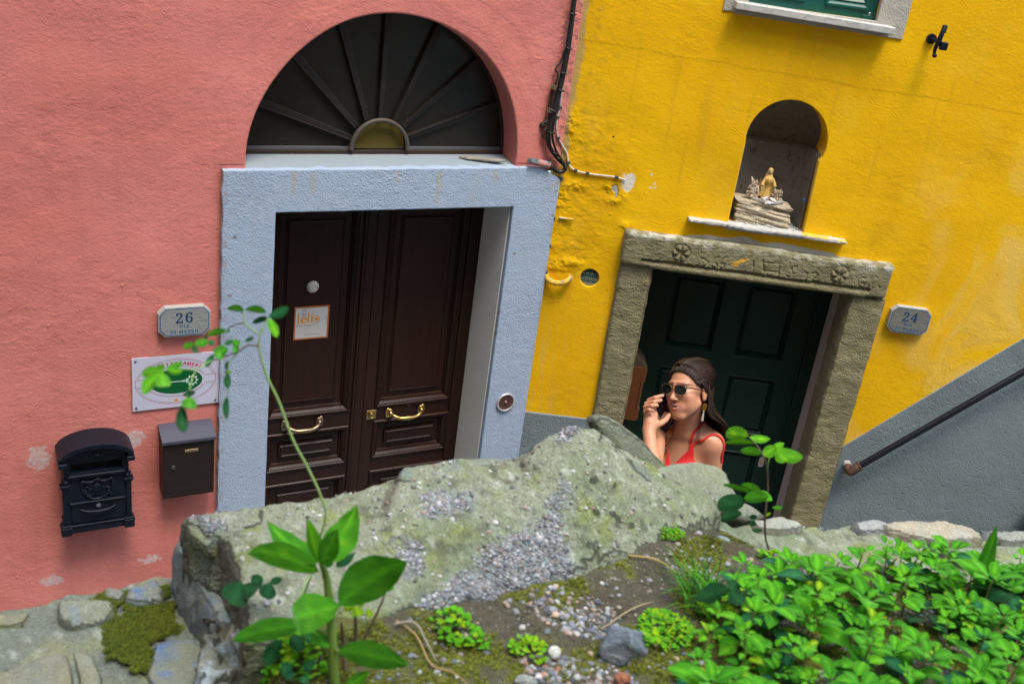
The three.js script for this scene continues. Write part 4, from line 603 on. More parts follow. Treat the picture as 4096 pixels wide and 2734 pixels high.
{ // shutter catch
  const p = yel(...zF(1722, 262), 0), t = thing('shutter_catch', 'black iron shutter catch fixed high on the yellow wall', 'catch', [p.x, p.y, 0]);
  part(t, 'rose', (() => { const g = new THREE.CylinderGeometry(.019, .021, .014, 24); g.rotateX(Math.PI / 2); g.translate(0, .002, .007); return g; })(), MAT.blackMetal);
  part(t, 'arm', merge([taper([V(0, 0, .01), V(.006, 0, .04), V(.010, -.004, .062)], [.009, .008, .008], 10, 14), taper([V(.018, .058, .058), V(.014, .03, .064), V(.010, 0, .064), V(.004, -.03, .064), V(.008, -.052, .060)], [.008, .010, .011, .008, .006], 8, 24), bx(.010, .030, .034, .066, .052, .064, .004), bx(.018, .046, -.030, .002, .056, .084, .004), ball(.010, -.056, .062, .010, .009, .009)]), MAT.blackMetal);
}
{ // bronze letter box inside the left of the green doorway
  const t = thing('letter_box', 'bronze coloured metal letter box fixed inside the left stone jamb', 'mailbox', [.492, 1.165, -.075]), m = phys([.36, .19, .075], .34, { metalness: .85 });
  const q = poly([[0, 0], [.060, 0], [.068, .010], [.068, .065], [.062, .065], [.062, .212], [.068, .212], [.068, .278], [.062, .286], [0, .286]]);
  part(t, 'body', extr(q, -.155, .0, .003), m);
  part(t, 'lid', boxUV((() => { const g = extr(poly([[0, .284], [.066, .284], [.066, .290], [.004, .345], [0, .345]]), -.155, -.001, .002); return g; })()), std([.13, .10, .065], .4, { metalness: .6 }));
  part(t, 'slot', bx(.0505, .0535, .060, .215, -.004, .0008), MAT.dark);
  for (const [x, y] of [[.030, .075], [.028, .215], [.034, .24]]) part(t, 'rivet', ball(x, y, .0005, .002, .002, .0012, 8), std([.6, .4, .2], .3, { metalness: 1 }));
}
{ // iron handrail climbing the wall
  const a = V(1.627, 1.152, .075), d = V(.609, .596, 0).normalize(), end = a.clone().addScaledVector(d, 2.9), el = a.clone().addScaledVector(d, -.045);
  const t = thing('handrail', 'black iron handrail climbing the grey plinth beside the steps', 'handrail');
  part(t, 'rail', rod(a, end, .0160, 18), phys([.008, .009, .016], .36, { specularIntensity: .8 }));
  part(t, 'elbow', paint(taper([V(el.x - .002, el.y + .004, .020), V(el.x - .002, el.y + .002, .05), V(el.x + .004, el.y, .070), a.clone().addScaledVector(d, -.012), a.clone().addScaledVector(d, .012)], [.0205, .023, .0245, .0235, .0225], 16, 36), (x, y, z) => z < .040 ? [.36, .34, .31] : fbm3(x * 50, y * 50, z * 50, 3) > -.1 ? [.075, .040, .032] : [.13, .065, .04]), std([1, 1, 1], .6, { vertexColors: true }));
  part(t, 'collar', (() => { const g = new THREE.TorusGeometry(.0215, .0045, 8, 20); g.applyQuaternion(new THREE.Quaternion().setFromUnitVectors(V(0, 0, 1), d)); g.translate(a.x + d.x * .008, a.y + d.y * .008, a.z); return g; })(), MAT.rust);
  part(t, 'wall_socket', skin((x, y, z) => Math.hypot(x - el.x, y - el.y - .006, (z - .004) * 1.6) - .019 - .012 * fbm3(x * 40, y * 40, z * 40, 3), [el.x - .05, el.y - .05, -.02], [el.x + .05, el.y + .055, .045], .004), std([.42, .42, .40], .9));
  part(t, 'bracket', merge([rod(V(3.1, 1.152 + (3.1 - 1.627) * .978 - .012, 0), V(3.1, 1.152 + (3.1 - 1.627) * .978 - .012, .075), .010)]), MAT.blackMetal);
}
// ledge of the steps showing at the foot of the plinth
{
  const t = thing('street_steps', 'grey stone steps climbing along the foot of the plinth at right', 'steps');
  for (let k = 0; k < 14; k++) { const x = 1.69 + k * .21, y = .06 + k * .205, g = skin((X, Y, Z) => Math.max(Math.abs(X - x - .095) - .095, Math.abs(Z - .85) - .838, Y - y - .20 + .004 * n3(X * 9, 1, Z * 9), y - .2 - Y) + .006 * fbm3(X * 20, Y * 20, Z * 20, 2), [x - .03, y - .22, -.02], [x + .29, y + .23, 1.72], .03); part(t, 'step', paint(g, (X, Y, Z) => { const q = 1 + .3 * fbm3(X * 8, Y * 8, Z * 8, 3); return [.24 * q, .27 * q, .27 * q]; }), MAT.slate); }
}

// ================================================================ the little shrine in the niche
{
  const m = std([1, 1, 1], .9, { vertexColors: true, bumpMap: stoneBump, bumpScale: .5 });
  const R0 = [.925, 2.242, -.085]; // foot of the rock
  thingMesh('shrine_rock', 'layered buff rock standing in the niche, carrying the statuette', 'rock', paint(skin((x, y, z) => {
    const l = y + .14 * x, st = .010 * n3(x * 5, l * 95, z * 5) + .006 * n3(x * 11, l * 190, z * 11), top = .100 - .11 * Math.max(0, x - .07) - .22 * Math.max(0, x - .02) * .3 + .05 * Math.max(0, -x - .06) * -.6;
    const hw = .122 - .05 * Math.max(0, .05 - y) * (x < 0 ? 1 : .2); return Math.max(Math.abs(x) - hw + st * 1.2, Math.abs(z - .005) - .062 + st, y - top + st * .5, -y) + .005 * fbm3(x * 30, y * 40, z * 30, 3);
  }, [-.15, -.01, -.095], [.15, .13, .095], .0042), (x, y, z) => { const l = y + .14 * x, k = 1 + .35 * n3(x * 8, l * 120, z * 8) + .2 * fbm3(x * 40, y * 40, z * 40, 2), d = sstep(.25, .7, n3(x * 5, l * 95, z * 5)); return [lerp(.50, .22, d) * k, lerp(.42, .17, d) * k, lerp(.29, .11, d) * k]; }), m, R0);
  const top = [.925, 2.338, -.072];
  thingMesh('mortar_ring', 'rough grey mortar bed with shell bits on top of the shrine rock', 'mortar', paint(skin((x, y, z) => { const r = Math.hypot(x / 1.25, z); return smin(Math.hypot(r - .050, (y - .012) * 1.1) - .011, Math.max(r - .050, Math.abs(y - .006) - .008), .006) + .003 * fbm3(x * 80, y * 80, z * 80, 3); }, [-.10, -.02, -.08], [.10, .04, .08], .004), (x, y, z) => { const k = 1 + .4 * fbm3(x * 60, y * 60, z * 60, 2); return [.34 * k, .31 * k, .27 * k]; }), m, [top[0] + .012, top[1] - .004, top[2]]);
  // statuette: robe, mantle, head, sleeves with hands
  const S = thing('statuette', 'small ochre statuette of a veiled woman with open hands in the niche', 'statuette', [top[0], top[1] + .012, top[2] + .006], .1), oc = std([.58, .36, .085], .6), oc2 = std([.62, .42, .15], .6);
  const robe = (y) => lerp(.0215, .0125, sstep(0, .055, y)) + .010 * sstep(.055, .085, y) - .012 * sstep(.09, .108, y);
  part(S, 'robe', skin((x, y, z) => { const a = Math.atan2(z, x), r = Math.hypot(x, z * 1.25); return Math.max(r - robe(y) * (1 + .06 * Math.sin(a * 9 + y * 40)), y - .108, -y) * .8; }, [-.04, -.004, -.035], [.04, .115, .035], .0021), oc);
  part(S, 'mantle', skin((x, y, z) => { const w = lerp(.034, .012, sstep(.02, .108, y)), ax = Math.abs(x); return Math.max(Math.max(ax - w, Math.abs(z + .004 - .10 * Math.max(0, ax - .012)) - .0065 - .004 * sstep(.10, .05, y)), y - .112, .012 - y + (ax < .014 && z > .004 ? .03 : 0)) * .8; }, [-.05, 0, -.03], [.05, .12, .03], .0021), oc);
  part(S, 'head', merge([ball(0, .124, .002, .0082, .0108, .0092, 14), ball(0, .1215, .0105, .0012, .002, .002, 6), ball(0, .112, 0, .0045, .006, .0045)]), std([.56, .40, .24], .6));
  part(S, 'veil', skin((x, y, z) => { const o = Math.hypot(x / .0118, (y - .1265) / .0145, (z + .001) / .0122) - 1, b = Math.max(Math.hypot(x * .9, z + .008) - lerp(.017, .010, sstep(.09, .125, y)), y - .125, .088 - y) / .012, face = Math.hypot(x / .0078, (y - .1225) / .0105, (z - .012) / .010) - 1; return Math.max(Math.min(o, b), -face) * .008; }, [-.03, .08, -.032], [.03, .15, .02], .0018), oc2);
  for (const s of [-1, 1]) { part(S, 'arm', taper([V(s * .012, .098, .002), V(s * .024, .078, .006), V(s * .029, .060, .014)], [.006, .0075, .0085], 8, 16), oc); part(S, 'hand', merge([ball(s * .030, .053, .017, .0036, .0055, .003, 8), ball(s * .0305, .047, .018, .0026, .004, .002, 8)]), std([.62, .50, .34], .6)); }
  // shells
  const fan = thing('scallop_shell', 'brown fan shaped scallop shell standing behind the statuette', 'shell', [top[0] - .022, top[1] + .052, top[2] - .010], -.15);
  part(fan, 'valve', (() => { const p = [], id = [], n = 44, mM = 10; for (let j = 0; j <= mM; j++) for (let i = 0; i <= n; i++) { const a = lerp(-.35, Math.PI + .35, i / n), r = .044 * (j / mM) * (1 + .03 * Math.cos(i * 2 * Math.PI / 4)), z = .010 * Math.sin(j / mM * 2.2) + .0022 * Math.cos(i * Math.PI / 2) * (j / mM); p.push(r * Math.cos(a), r * Math.sin(a), -z); } for (let j = 0; j < mM; j++) for (let i = 0; i < n; i++) { const a = j * (n + 1) + i; id.push(a, a + n + 1, a + 1, a + 1, a + n + 1, a + n + 2); } const f = new THREE.BufferGeometry(), b = id.length; const c = p.length / 3; for (let k = 0; k < c; k++) p.push(p[3 * k], p[3 * k + 1], p[3 * k + 2] - .0022); for (let k = 0; k < b; k += 3) id.push(id[k] + c, id[k + 2] + c, id[k + 1] + c); f.setAttribute('position', new THREE.Float32BufferAttribute(p, 3)); f.setIndex(id); f.computeVertexNormals(); return f; })(), std([.30, .20, .13], .55));
  part(fan, 'hinge', bx(-.012, .012, -.008, .002, -.006, .002, .002), std([.30, .22, .15], .6));
  const rs = rng(8), spiky = (name, label, pos, core, col, spikes, sl, kindName) => { const t = thing(name, label, kindName, pos), base = []; for (const [x, y, z, a, b, c] of core) base.push(ball(x, y, z, a, b, c, 14)); part(t, 'body', merge(base), std(col, .6)); const k = []; for (let i = 0; i < spikes; i++) { const q = core[i % core.length], th = rs() * 6.283, ph = Math.acos(rs() * 1.6 - .7), d = V(Math.sin(ph) * Math.cos(th), Math.cos(ph), Math.abs(Math.sin(ph) * Math.sin(th))), o = V(q[0] + d.x * q[3] * .9, q[1] + d.y * q[4] * .9, q[2] + d.z * q[5] * .9); k.push(taper([o, o.clone().addScaledVector(d, sl * .55), o.clone().addScaledVector(d, sl).add(V(0, sl * .35, 0))], [sl * .30, sl * .24, sl * .12], 5, 5)); k.push(ball(...o.clone().addScaledVector(d, sl).toArray(), sl * .24, sl * .2, sl * .24, 6)); } part(t, 'spines', merge(k), std([.58, .48, .36], .7)).userData.kind = 'stuff'; return t; };
  const mx = spiky('murex_shell', 'spiny whorled murex shell left of the statuette', [top[0] - .058, top[1] + .036, top[2] + .002], [[0, 0, 0, .020, .026, .018], [-.004, .026, 0, .012, .018, .012]], [.48, .40, .31], 40, .012, 'shell');
  part(mx, 'lip', skin((x, y, z) => Math.max(Math.hypot((x - .012) / .016, y / .030, (z - .012) / .010) - 1, -(Math.hypot((x - .010) / .009, y / .024, (z - .020) / .010) - 1)) * .01, [-.01, -.04, -.002], [.034, .04, .026], .0025), std([.66, .50, .40], .4));
  part(mx, 'tip', taper([V(-.004, .03, 0), V(-.012, .050, .002), V(-.020, .066, .002)], [.012, .008, .002], 8, 14), std([.50, .42, .34], .6));
  spiky('barnacle_cluster', 'knobbly beige coral cluster right of the statuette', [top[0] + .042, top[1] + .030, top[2] + .004], [[0, 0, 0, .020, .026, .018], [.010, .016, 0, .014, .014, .014], [.012, -.014, .004, .013, .014, .012]], [.24, .17, .10], 90, .0085, 'coral');
  const sh = (name, label, pos, rot, col, f) => { const o = thingMesh(name, label, 'shell', f, std(col, .4), [top[0] + pos[0], top[1] + pos[1], top[2] + pos[2]]); o.rotation.set(...rot); };
  sh('mussel_shell', 'smooth white oval shell lying in front of the statuette', [.030, .020, .046], [.3, .2, -.5], [.68, .64, .58], ball(0, 0, 0, .022, .0075, .011, 16));
  sh('snail_shell', 'small white and purple whorled shell at the foot of the statuette', [-.012, .019, .046], [0, .4, .3], [.52, .47, .52], merge([ball(0, 0, 0, .011, .010, .010), ball(.010, .003, 0, .008, .007, .007), ball(.017, .005, 0, .005, .0045, .0045), ball(.0225, .0065, 0, .003, .0026, .0026)]));
  sh('cockle_shell', 'small chipped white cockle shell at the front edge of the mortar', [.010, .010, .060], [.5, 0, .2], [.62, .56, .54], merge([ball(0, 0, 0, .012, .006, .009), ball(-.013, -.001, .002, .006, .004, .006), ball(.014, 0, .001, .006, .004, .005)]));
  thingMesh('blue_plug', 'bright blue plastic plug stuck in the right side of the niche', 'plug', ball(0, 0, 0, .0075, .0070, .006, 12), std([.02, .20, .62], .35), (() => { const p = yel(...zM(897, 1085), -.045); return [p.x - .004, p.y, p.z]; })());
  const cr = []; { const r = rng(12); for (let k = 0; k < 60; k++) { const x = .80 + r() * .30, z = -.10 + r() * .10; cr.push((() => { const g = new THREE.IcosahedronGeometry(.003 + r() * .006, 0); g.scale(1.5, .6, 1); g.rotateY(r() * 6); g.translate(x, 2.243, z); return g; })()); } }
  thingMesh('plaster_crumbs', 'crumbs of fallen plaster on the floor of the niche', 'rubble', merge(cr), std([.42, .39, .34], .9), [0, 0, 0], 0, null, 'stuff');
}

// ================================================================ the garden wall in front: mortared cap, flagstones, ledge
const OV = 4096 / 2349, ov = (x, y) => [x * OV, y * OV];
const lv = (x, y, h) => level(x * OV, y * OV, h);
const far_ = (x, y, a = .36, b = 2.66) => { const n = V(a, 0, 1).normalize(); return onPlane(x * OV, y * OV, n, b / Math.hypot(a, 1)); };
const capFar = [[415, 1192], [510, 1168], [605, 1153], [690, 1140], [780, 1128], [850, 1110], [900, 1092], [925, 1068], [985, 1058], [1050, 1048], [1120, 1040], [1190, 1033], [1230, 1003], [1290, 985], [1365, 962], [1450, 1030], [1535, 1080], [1600, 1110], [1655, 1165]].map((p) => far_(...p));
const capNear = [[1655, 1192], [1570, 1222], [1480, 1258], [1390, 1300], [1300, 1333], [1230, 1352], [1150, 1376], [1075, 1390], [1000, 1402], [930, 1418], [870, 1432], [740, 1462], [600, 1485], [545, 1500]].map((p) => lv(...p, 2.365));
const capLeft = [[560, 1455, 2.33], [545, 1390, 2.33], [510, 1310, 2.33], [455, 1248, 2.35]].map((p) => lv(...p));
const capPoly = [...capFar, ...capNear, ...capLeft].map((p) => [p.x, p.z]);
function along(list, x) { const s = list.slice().sort((a, b) => a.x - b.x); if (x <= s[0].x) return s[0]; for (let i = 0; i + 1 < s.length; i++) if (x <= s[i + 1].x) return s[i].clone().lerp(s[i + 1], (x - s[i].x) / (s[i + 1].x - s[i].x + 1e-9)); return s[s.length - 1]; }
const capTab = []; for (let i = 0; i <= 120; i++) { const x = lerp(-.75, .42, i / 120); capTab.push([along(capFar, x), along(capNear, x)]); }
function capTop(x, z) { const k = clamp((x + .75) / 1.17 * 120, 0, 119.999), i = Math.floor(k), t = k - i, f0 = capTab[i], f1 = capTab[i + 1], zf = lerp(f0[0].z, f1[0].z, t), yf = lerp(f0[0].y, f1[0].y, t), zn = lerp(f0[1].z, f1[1].z, t), yn = lerp(f0[1].y, f1[1].y, t), q = clamp((z - zf) / (zn - zf + 1e-6), 0, 1.2); return lerp(yf, yn, q) + .016 * Math.sin(Math.PI * clamp(q, 0, 1)); }
const rocky = (x, y, z) => .016 * fbm3(x * 9, y * 9, z * 9, 2) + .011 * fbm3(x * 34, y * 34, z * 34, 4);
const capF = (x, y, z) => { const d = polyDist(capPoly, x, z), e = y - capTop(x, z); return smax(smax(d, e, .022), 1.95 - y, .01) + rocky(x, y, z); };
const gardenWall = thing('garden_wall', 'old garden wall in front with a mossy mortar cap and rough flagstones', 'stone wall');
// exposed aggregate: where the skin of the mortar has worn off
const inOv = (pts, h) => pts.map((p) => { const q = lv(...p, h); return [q.x, q.z]; });
const aggr = [inOv([[930, 1425], [965, 1345], [1040, 1290], [1130, 1240], [1240, 1212], [1300, 1235], [1335, 1260], [1300, 1310], [1200, 1350], [1120, 1380], [1000, 1400]], 2.42), inOv([[895, 1232], [970, 1228], [975, 1262], [915, 1268]], 2.44), inOv([[1255, 1160], [1290, 1150], [1310, 1175], [1270, 1200]], 2.44), inOv([[975, 1120], [1090, 1118], [1080, 1150], [990, 1160]], 2.46), inOv([[1285, 1012], [1310, 1006], [1318, 1018], [1292, 1026]], 2.50), inOv([[430, 1180], [520, 1180], [520, 1230], [460, 1220]], 2.38)];
const aggrAt = (x, z) => { let d = 1; aggr.forEach((p) => { d = Math.min(d, polyDist(p, x, z)); }); return 1 - sstep(-.030, .022, d + .040 * fbm2(x * 22, z * 22, 3)); };
const mortarColor = (x, y, z, nx, ny) => {
  const a = fbm3(x * 7, y * 7, z * 7, 4), b = fbm3(x * 26, y * 26, z * 26, 4), l = sstep(-.12, .30, a + .6 * b), g = sstep(.05, .38, fbm3(x * 13 + 4, y * 13, z * 13, 4)), w = sstep(.18, .42, fbm3(x * 48, y * 48, z * 48 + 7, 3)), dk = sstep(.08, .36, fbm3(x * 30 + 9, y * 30, z * 30, 4)), k = 1 + .30 * fbm3(x * 80, y * 80, z * 80, 2);
  let c = [lerp(.255, .190, l), lerp(.266, .212, l), lerp(.212, .140, l)]; c = c.map((e, i) => lerp(e, [.205, .232, .056][i], .72 * g)); c = c.map((e, i) => lerp(e, [.080, .088, .062][i], .80 * dk)); c = c.map((e, i) => lerp(e, [.50, .51, .50][i], .65 * w));
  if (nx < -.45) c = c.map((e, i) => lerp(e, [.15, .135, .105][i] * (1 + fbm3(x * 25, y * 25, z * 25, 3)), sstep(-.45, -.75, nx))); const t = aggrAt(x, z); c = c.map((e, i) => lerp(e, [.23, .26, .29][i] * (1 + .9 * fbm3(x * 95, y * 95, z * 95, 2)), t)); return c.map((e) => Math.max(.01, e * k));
};
const mortarMap = colorTex(1024, 1024, .9, .9, tile((x, y) => { const p = n2(x * 190, y * 190), q = n2(x * 270 + 7, y * 270), s = sstep(.36, .55, p), d = sstep(.34, .55, q), k = .82 + .25 * fbm2(x * 60, y * 60, 3); let c = [k * .8, k * .8, k * .78]; c = c.map((e, i) => lerp(e, [1, 1, 1][i], s)); c = c.map((e, i) => lerp(e, [.30, .31, .34][i], d * .85)); return c; }, .9, .9));
const mortarBump = bumpTex(768, 768, .6, .6, tile((x, y) => .0022 * sstep(.1, .6, n2(x * 120, y * 120)) + .0016 * sstep(.2, .6, n2(x * 190 + 7, y * 190)) + .004 * fbm2(x * 40, y * 40, 4), .6, .6));
const planUV = (g) => { const p = g.attributes.position, u = new Float32Array(p.count * 2), n = g.attributes.normal; for (let i = 0; i < p.count; i++) { u[2 * i] = p.getX(i) + (Math.abs(n.getX(i)) > .7 ? p.getY(i) : 0); u[2 * i + 1] = p.getZ(i) - (Math.abs(n.getY(i)) < .6 ? p.getY(i) : 0); } g.setAttribute('uv', new THREE.BufferAttribute(u, 2)); return g; };
MAT.mortar = std([1.06, 1.13, 1.0], .93, { vertexColors: true, map: mortarMap, bumpMap: mortarBump, bumpScale: 1 });
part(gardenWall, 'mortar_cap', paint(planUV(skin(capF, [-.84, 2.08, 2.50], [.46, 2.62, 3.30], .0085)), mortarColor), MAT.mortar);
// the body of the wall down to the street
part(gardenWall, 'wall_body', paint(planUV(skin((x, y, z) => { const zf = x < .05 ? 2.70 - .36 * x : 2.68, st = .05 * Math.min(0, n3(x * 5, y * 8, z * 3)) ; return Math.max(zf - z - .02 + .02 * fbm3(x * 6, y * 9, z * 6, 3), z - zf - .35, y - (x < -.62 ? 2.07 : x > .38 ? 2.25 : 2.28), -.05 - y, Math.abs(x) - 2.6) - st * .3; }, [-2.7, -.1, 2.2], [2.7, 2.4, 4.1], .045)), (x, y, z) => { const k = 1 + .4 * fbm3(x * 6, y * 9, z * 6, 3); return [.22 * k, .21 * k, .17 * k]; }), MAT.mortar);
// flat stones: an outline seen in the photograph, the plane its top lies in, its thickness
function flag(name, pts, plane, thick, color, o = {}) {
  const [A, B, C] = plane, n = B.clone().sub(A).cross(C.clone().sub(A)).normalize(); if (n.y < 0) n.negate();
  const q = pts.map((p) => onPlane(p[0] * OV, p[1] * OV, n, A.dot(n))), c = q.reduce((s, p) => s.add(p), V(0, 0, 0)).multiplyScalar(1 / q.length);
  const ex = V(1, 0, 0).addScaledVector(n, -n.x).normalize(), ez = ex.clone().cross(n), loc = q.map((p) => { const d = p.clone().sub(c); return [d.dot(ex), d.dot(ez)]; }), xs = loc.map((p) => p[0]), zs = loc.map((p) => p[1]), m = .03, amp = o.amp ?? .010, fr = o.freq ?? 12;
  const f = (x, y, z) => { const X = c.x + x, Z = c.z + z; const d = polyDist(loc, x, z) + .6 * amp * fbm3(X * fr * 2.4, 5, Z * fr * 2.4, 3), e = y - amp * .8 * fbm3(X * fr, 1, Z * fr, 3) - (o.dome || 0) * (1 - sstep(-.05, .0, d)); return smax(smax(d, e, o.round ?? .012), -thick - y, .008) + amp * .35 * fbm3(X * 60, y * 90, Z * 60, 3); };
  const g = skin(f, [Math.min(...xs) - m, -thick - m, Math.min(...zs) - m], [Math.max(...xs) + m, m + .01, Math.max(...zs) + m], o.cell ?? .0075);
  g.applyMatrix4(new THREE.Matrix4().makeBasis(ex, n, ez.clone()).setPosition(c)); g.computeVertexNormals(); planUV(g);
  return part(gardenWall, name, paint(g, color), o.mat || MAT.slabStone, o.label);
}
MAT.slabStone = std([1.08, 1.12, 1.06], .93, { vertexColors: true, map: mortarMap, bumpMap: mortarBump, bumpScale: .45 });
const lichen = (base, lich, spot, s = 0, amt = 1) => (x, y, z) => { const a = sstep(-.05, .34, fbm3(x * 12 + s, y * 12, z * 12, 4)), b = sstep(.10, .36, fbm3(x * 30, y * 30 + s, z * 30, 4)), k = 1 + .28 * fbm3(x * 50, y * 50, z * 50 + s, 3); return base.map((e, i) => lerp(lerp(e, lich[i], a * amt), spot[i], b * .6) * k); };
const grey = [.215, .225, .175], yell = [.27, .28, .07], blue = [.17, .22, .32], buff = [.34, .30, .23];
flag('flagstone', [[1362, 962], [1372, 950], [1400, 953], [1440, 978], [1480, 1010], [1512, 1045], [1545, 1078], [1525, 1090], [1490, 1080], [1440, 1050], [1400, 1015], [1375, 985]], [far_(1372, 952), far_(1535, 1064), lv(1440, 1052, 2.462)], .034, lichen([.19, .205, .155], [.22, .24, .11], [.14, .155, .12], 2, .6), { amp: .004, label: 'smooth grey green flagstone at the peak of the cap' });
flag('flagstone', [[1480, 1078], [1545, 1060], [1600, 1055], [1650, 1066], [1672, 1086], [1682, 1114], [1705, 1145], [1766, 1184], [1735, 1196], [1680, 1186], [1630, 1160], [1570, 1120], [1520, 1098]], [far_(1545, 1062), lv(1755, 1182, 2.315), lv(1600, 1150, 2.375)], .10, lichen([.22, .235, .185], [.25, .265, .17], [.16, .175, .135], 5, .7), { amp: .005, label: 'broad pale end stone of the cap' });
flag('flagstone', [[412, 1192], [440, 1180], [520, 1166], [600, 1156], [600, 1200], [520, 1235], [470, 1250], [440, 1225]], [lv(415, 1195, 2.375), lv(600, 1160, 2.41), lv(520, 1235, 2.385)], .045, lichen([.26, .27, .23], [.28, .29, .15], [.38, .39, .37], 8, .5), { amp: .014, mat: MAT.mortar });
flag('flagstone', [[905, 1092], [925, 1066], [980, 1058], [1050, 1048], [1130, 1044], [1180, 1052], [1090, 1075], [1000, 1090], [940, 1105]], [far_(925, 1066), far_(1180, 1036), lv(1000, 1092, 2.462)], .05, lichen([.20, .225, .19], [.22, .24, .14], [.18, .24, .30], 12, .6), { amp: .010 });
flag('flagstone', [[1438, 1046], [1462, 1052], [1490, 1078], [1512, 1108], [1508, 1120], [1484, 1112], [1456, 1082]], [lv(1440, 1048, 2.478), lv(1510, 1112, 2.425), lv(1462, 1090, 2.450)], .03, lichen([.20, .225, .20], [.24, .26, .12], [.24, .29, .33], 15, .5), { amp: .006 });
flag('flagstone', [[640, 1200], [720, 1178], [790, 1190], [780, 1215], [700, 1232], [650, 1225]], [lv(640, 1200, 2.398), lv(790, 1192, 2.412), lv(710, 1230, 2.392)], .03, lichen([.22, .235, .19], [.23, .25, .11], [.12, .13, .10], 18, .6), { amp: .016, mat: MAT.mortar });
// the tall end stone and the rubble under it
const block = (name, plan, y0, y1, color, amp = .016, o = {}) => { const xs = plan.map((p) => p[0]), zs = plan.map((p) => p[1]); return part(gardenWall, name, paint(planUV(skin((x, y, z) => { const lean = (y - y0) * (o.lean || 0); return smax(smax(polyDist(plan, x - lean, z - lean * .3), y - y1 - (o.tilt || 0) * (x - xs[0]) - .02 * fbm3(x * 8, 3, z * 8, 2), .018), y0 - y, .01) + amp * fbm3(x * 15, y * 11, z * 15, 3) + amp * .3 * fbm3(x * 60, y * 60, z * 60, 3); }, [Math.min(...xs) - .05, y0 - .03, Math.min(...zs) - .05], [Math.max(...xs) + .06, y1 + .07, Math.max(...zs) + .06], o.cell ?? .008)), color), o.mat || MAT.slabStone, o.label); };
block('end_stone', [[-.765, 2.835], [-.69, 2.945], [-.61, 3.05], [-.575, 3.09], [-.535, 3.06], [-.60, 2.95], [-.665, 2.84], [-.70, 2.80]], 2.03, 2.275, lichen([.21, .24, .25], [.14, .20, .32], [.30, .29, .20], 3, .95), .014, { lean: .10, label: 'tall blue grey stone at the broken end of the cap' });
block('rubble_stone', [[-.60, 2.90], [-.53, 3.02], [-.50, 3.10], [-.45, 3.05], [-.50, 2.92], [-.56, 2.86]], 2.08, 2.30, lichen([.16, .15, .12], [.26, .22, .18], [.08, .08, .07], 4, .7), .026, { mat: MAT.mortar });
block('rubble_stone', [[-.57, 3.10], [-.52, 3.17], [-.47, 3.17], [-.46, 3.08], [-.52, 3.05]], 2.08, 2.29, lichen([.30, .29, .28], [.42, .43, .50], [.18, .17, .15], 6, .8), .018, { label: 'pale chalky rubble' });
block('rubble_stone', [[-.60, 3.07], [-.50, 3.05], [-.41, 3.10], [-.40, 3.30], [-.42, 3.62], [-.58, 3.64], [-.56, 3.30]], 1.95, 2.285, (x, y, z) => { const a = sstep(-.1, .25, fbm3(x * 16, y * 16, z * 16, 4)), b = sstep(.02, .3, fbm3(x * 24 + 5, y * 24, z * 24, 4)), k = 1 + .4 * fbm3(x * 60, y * 60, z * 60, 2); return [lerp(lerp(.20, .09, a), .40, b) * k, lerp(lerp(.20, .085, a), .43, b) * k, lerp(lerp(.17, .07, a), .52, b) * k]; }, .055, { mat: MAT.mortar, label: 'crumbling chalky rubble beside the end stone' });
// lower ledge at the left with its stones
const ledgeFar = [[-30, 1410], [0, 1404], [60, 1392], [130, 1374], [200, 1366], [270, 1342], [330, 1326], [365, 1318], [400, 1330]].map((p) => { const q = lv(...p, 2.15); return [q.x, q.z]; });
const ledgePoly = [...ledgeFar, [-.62, 2.90], [-.50, 3.10], [-.50, 3.55], [-1.7, 3.85], [-1.9, 3.25]];
part(gardenWall, 'ledge', paint(planUV(skin((x, y, z) => smax(smax(polyDist(ledgePoly, x, z), y - 2.158, .02), 1.85 - y, .01) + .02 * fbm3(x * 9, y * 9, z * 9, 2) + .012 * fbm3(x * 38, y * 38, z * 38, 4), [-1.95, 1.84, 2.70], [-.45, 2.20, 3.90], .0105)), (x, y, z) => { const a = sstep(-.1, .3, fbm3(x * 12, y * 12, z * 12, 4)), w = sstep(.15, .4, fbm3(x * 45, y * 45, z * 45, 3)), k = 1 + .35 * fbm3(x * 70, y * 70, z * 70, 2); return [lerp(lerp(.17, .24, a), .46, w * .6) * k, lerp(lerp(.185, .24, a), .48, w * .6) * k, lerp(lerp(.17, .16, a), .50, w * .6) * k]; }), MAT.mortar);
const L3 = (h, t = 0) => [lv(0, 1400, h), lv(360, 1330, h), lv(200, 1560, h + t)];
flag('ledge_stone', [[-20, 1405], [40, 1400], [72, 1398], [60, 1425], [-20, 1440]], L3(2.167), .07, lichen([.24, .24, .17], [.25, .26, .10], [.16, .16, .13], 1), { amp: .008 });
flag('ledge_stone', [[130, 1376], [200, 1366], [262, 1372], [258, 1405], [225, 1425], [165, 1432], [132, 1415]], L3(2.176), .09, lichen([.23, .245, .20], [.25, .265, .13], [.16, .21, .30], 2), { amp: .009 });
flag('ledge_stone', [[290, 1345], [355, 1320], [375, 1345], [372, 1372], [310, 1382], [284, 1370]], L3(2.176), .09, lichen([.22, .24, .22], [.22, .24, .13], [.07, .16, .42], 3), { amp: .009 });
flag('ledge_stone', [[240, 1340], [290, 1350], [282, 1378], [262, 1375], [225, 1362]], L3(2.169), .08, lichen([.23, .23, .22], [.29, .29, .27], [.16, .17, .17], 9), { amp: .014, mat: MAT.mortar });
flag('ledge_stone', [[-20, 1545], [55, 1510], [135, 1490], [158, 1500], [170, 1560], [180, 1600], [-20, 1610]], L3(2.170), .08, lichen([.24, .24, .19], [.27, .26, .15], [.18, .20, .19], 5), { amp: .007 });
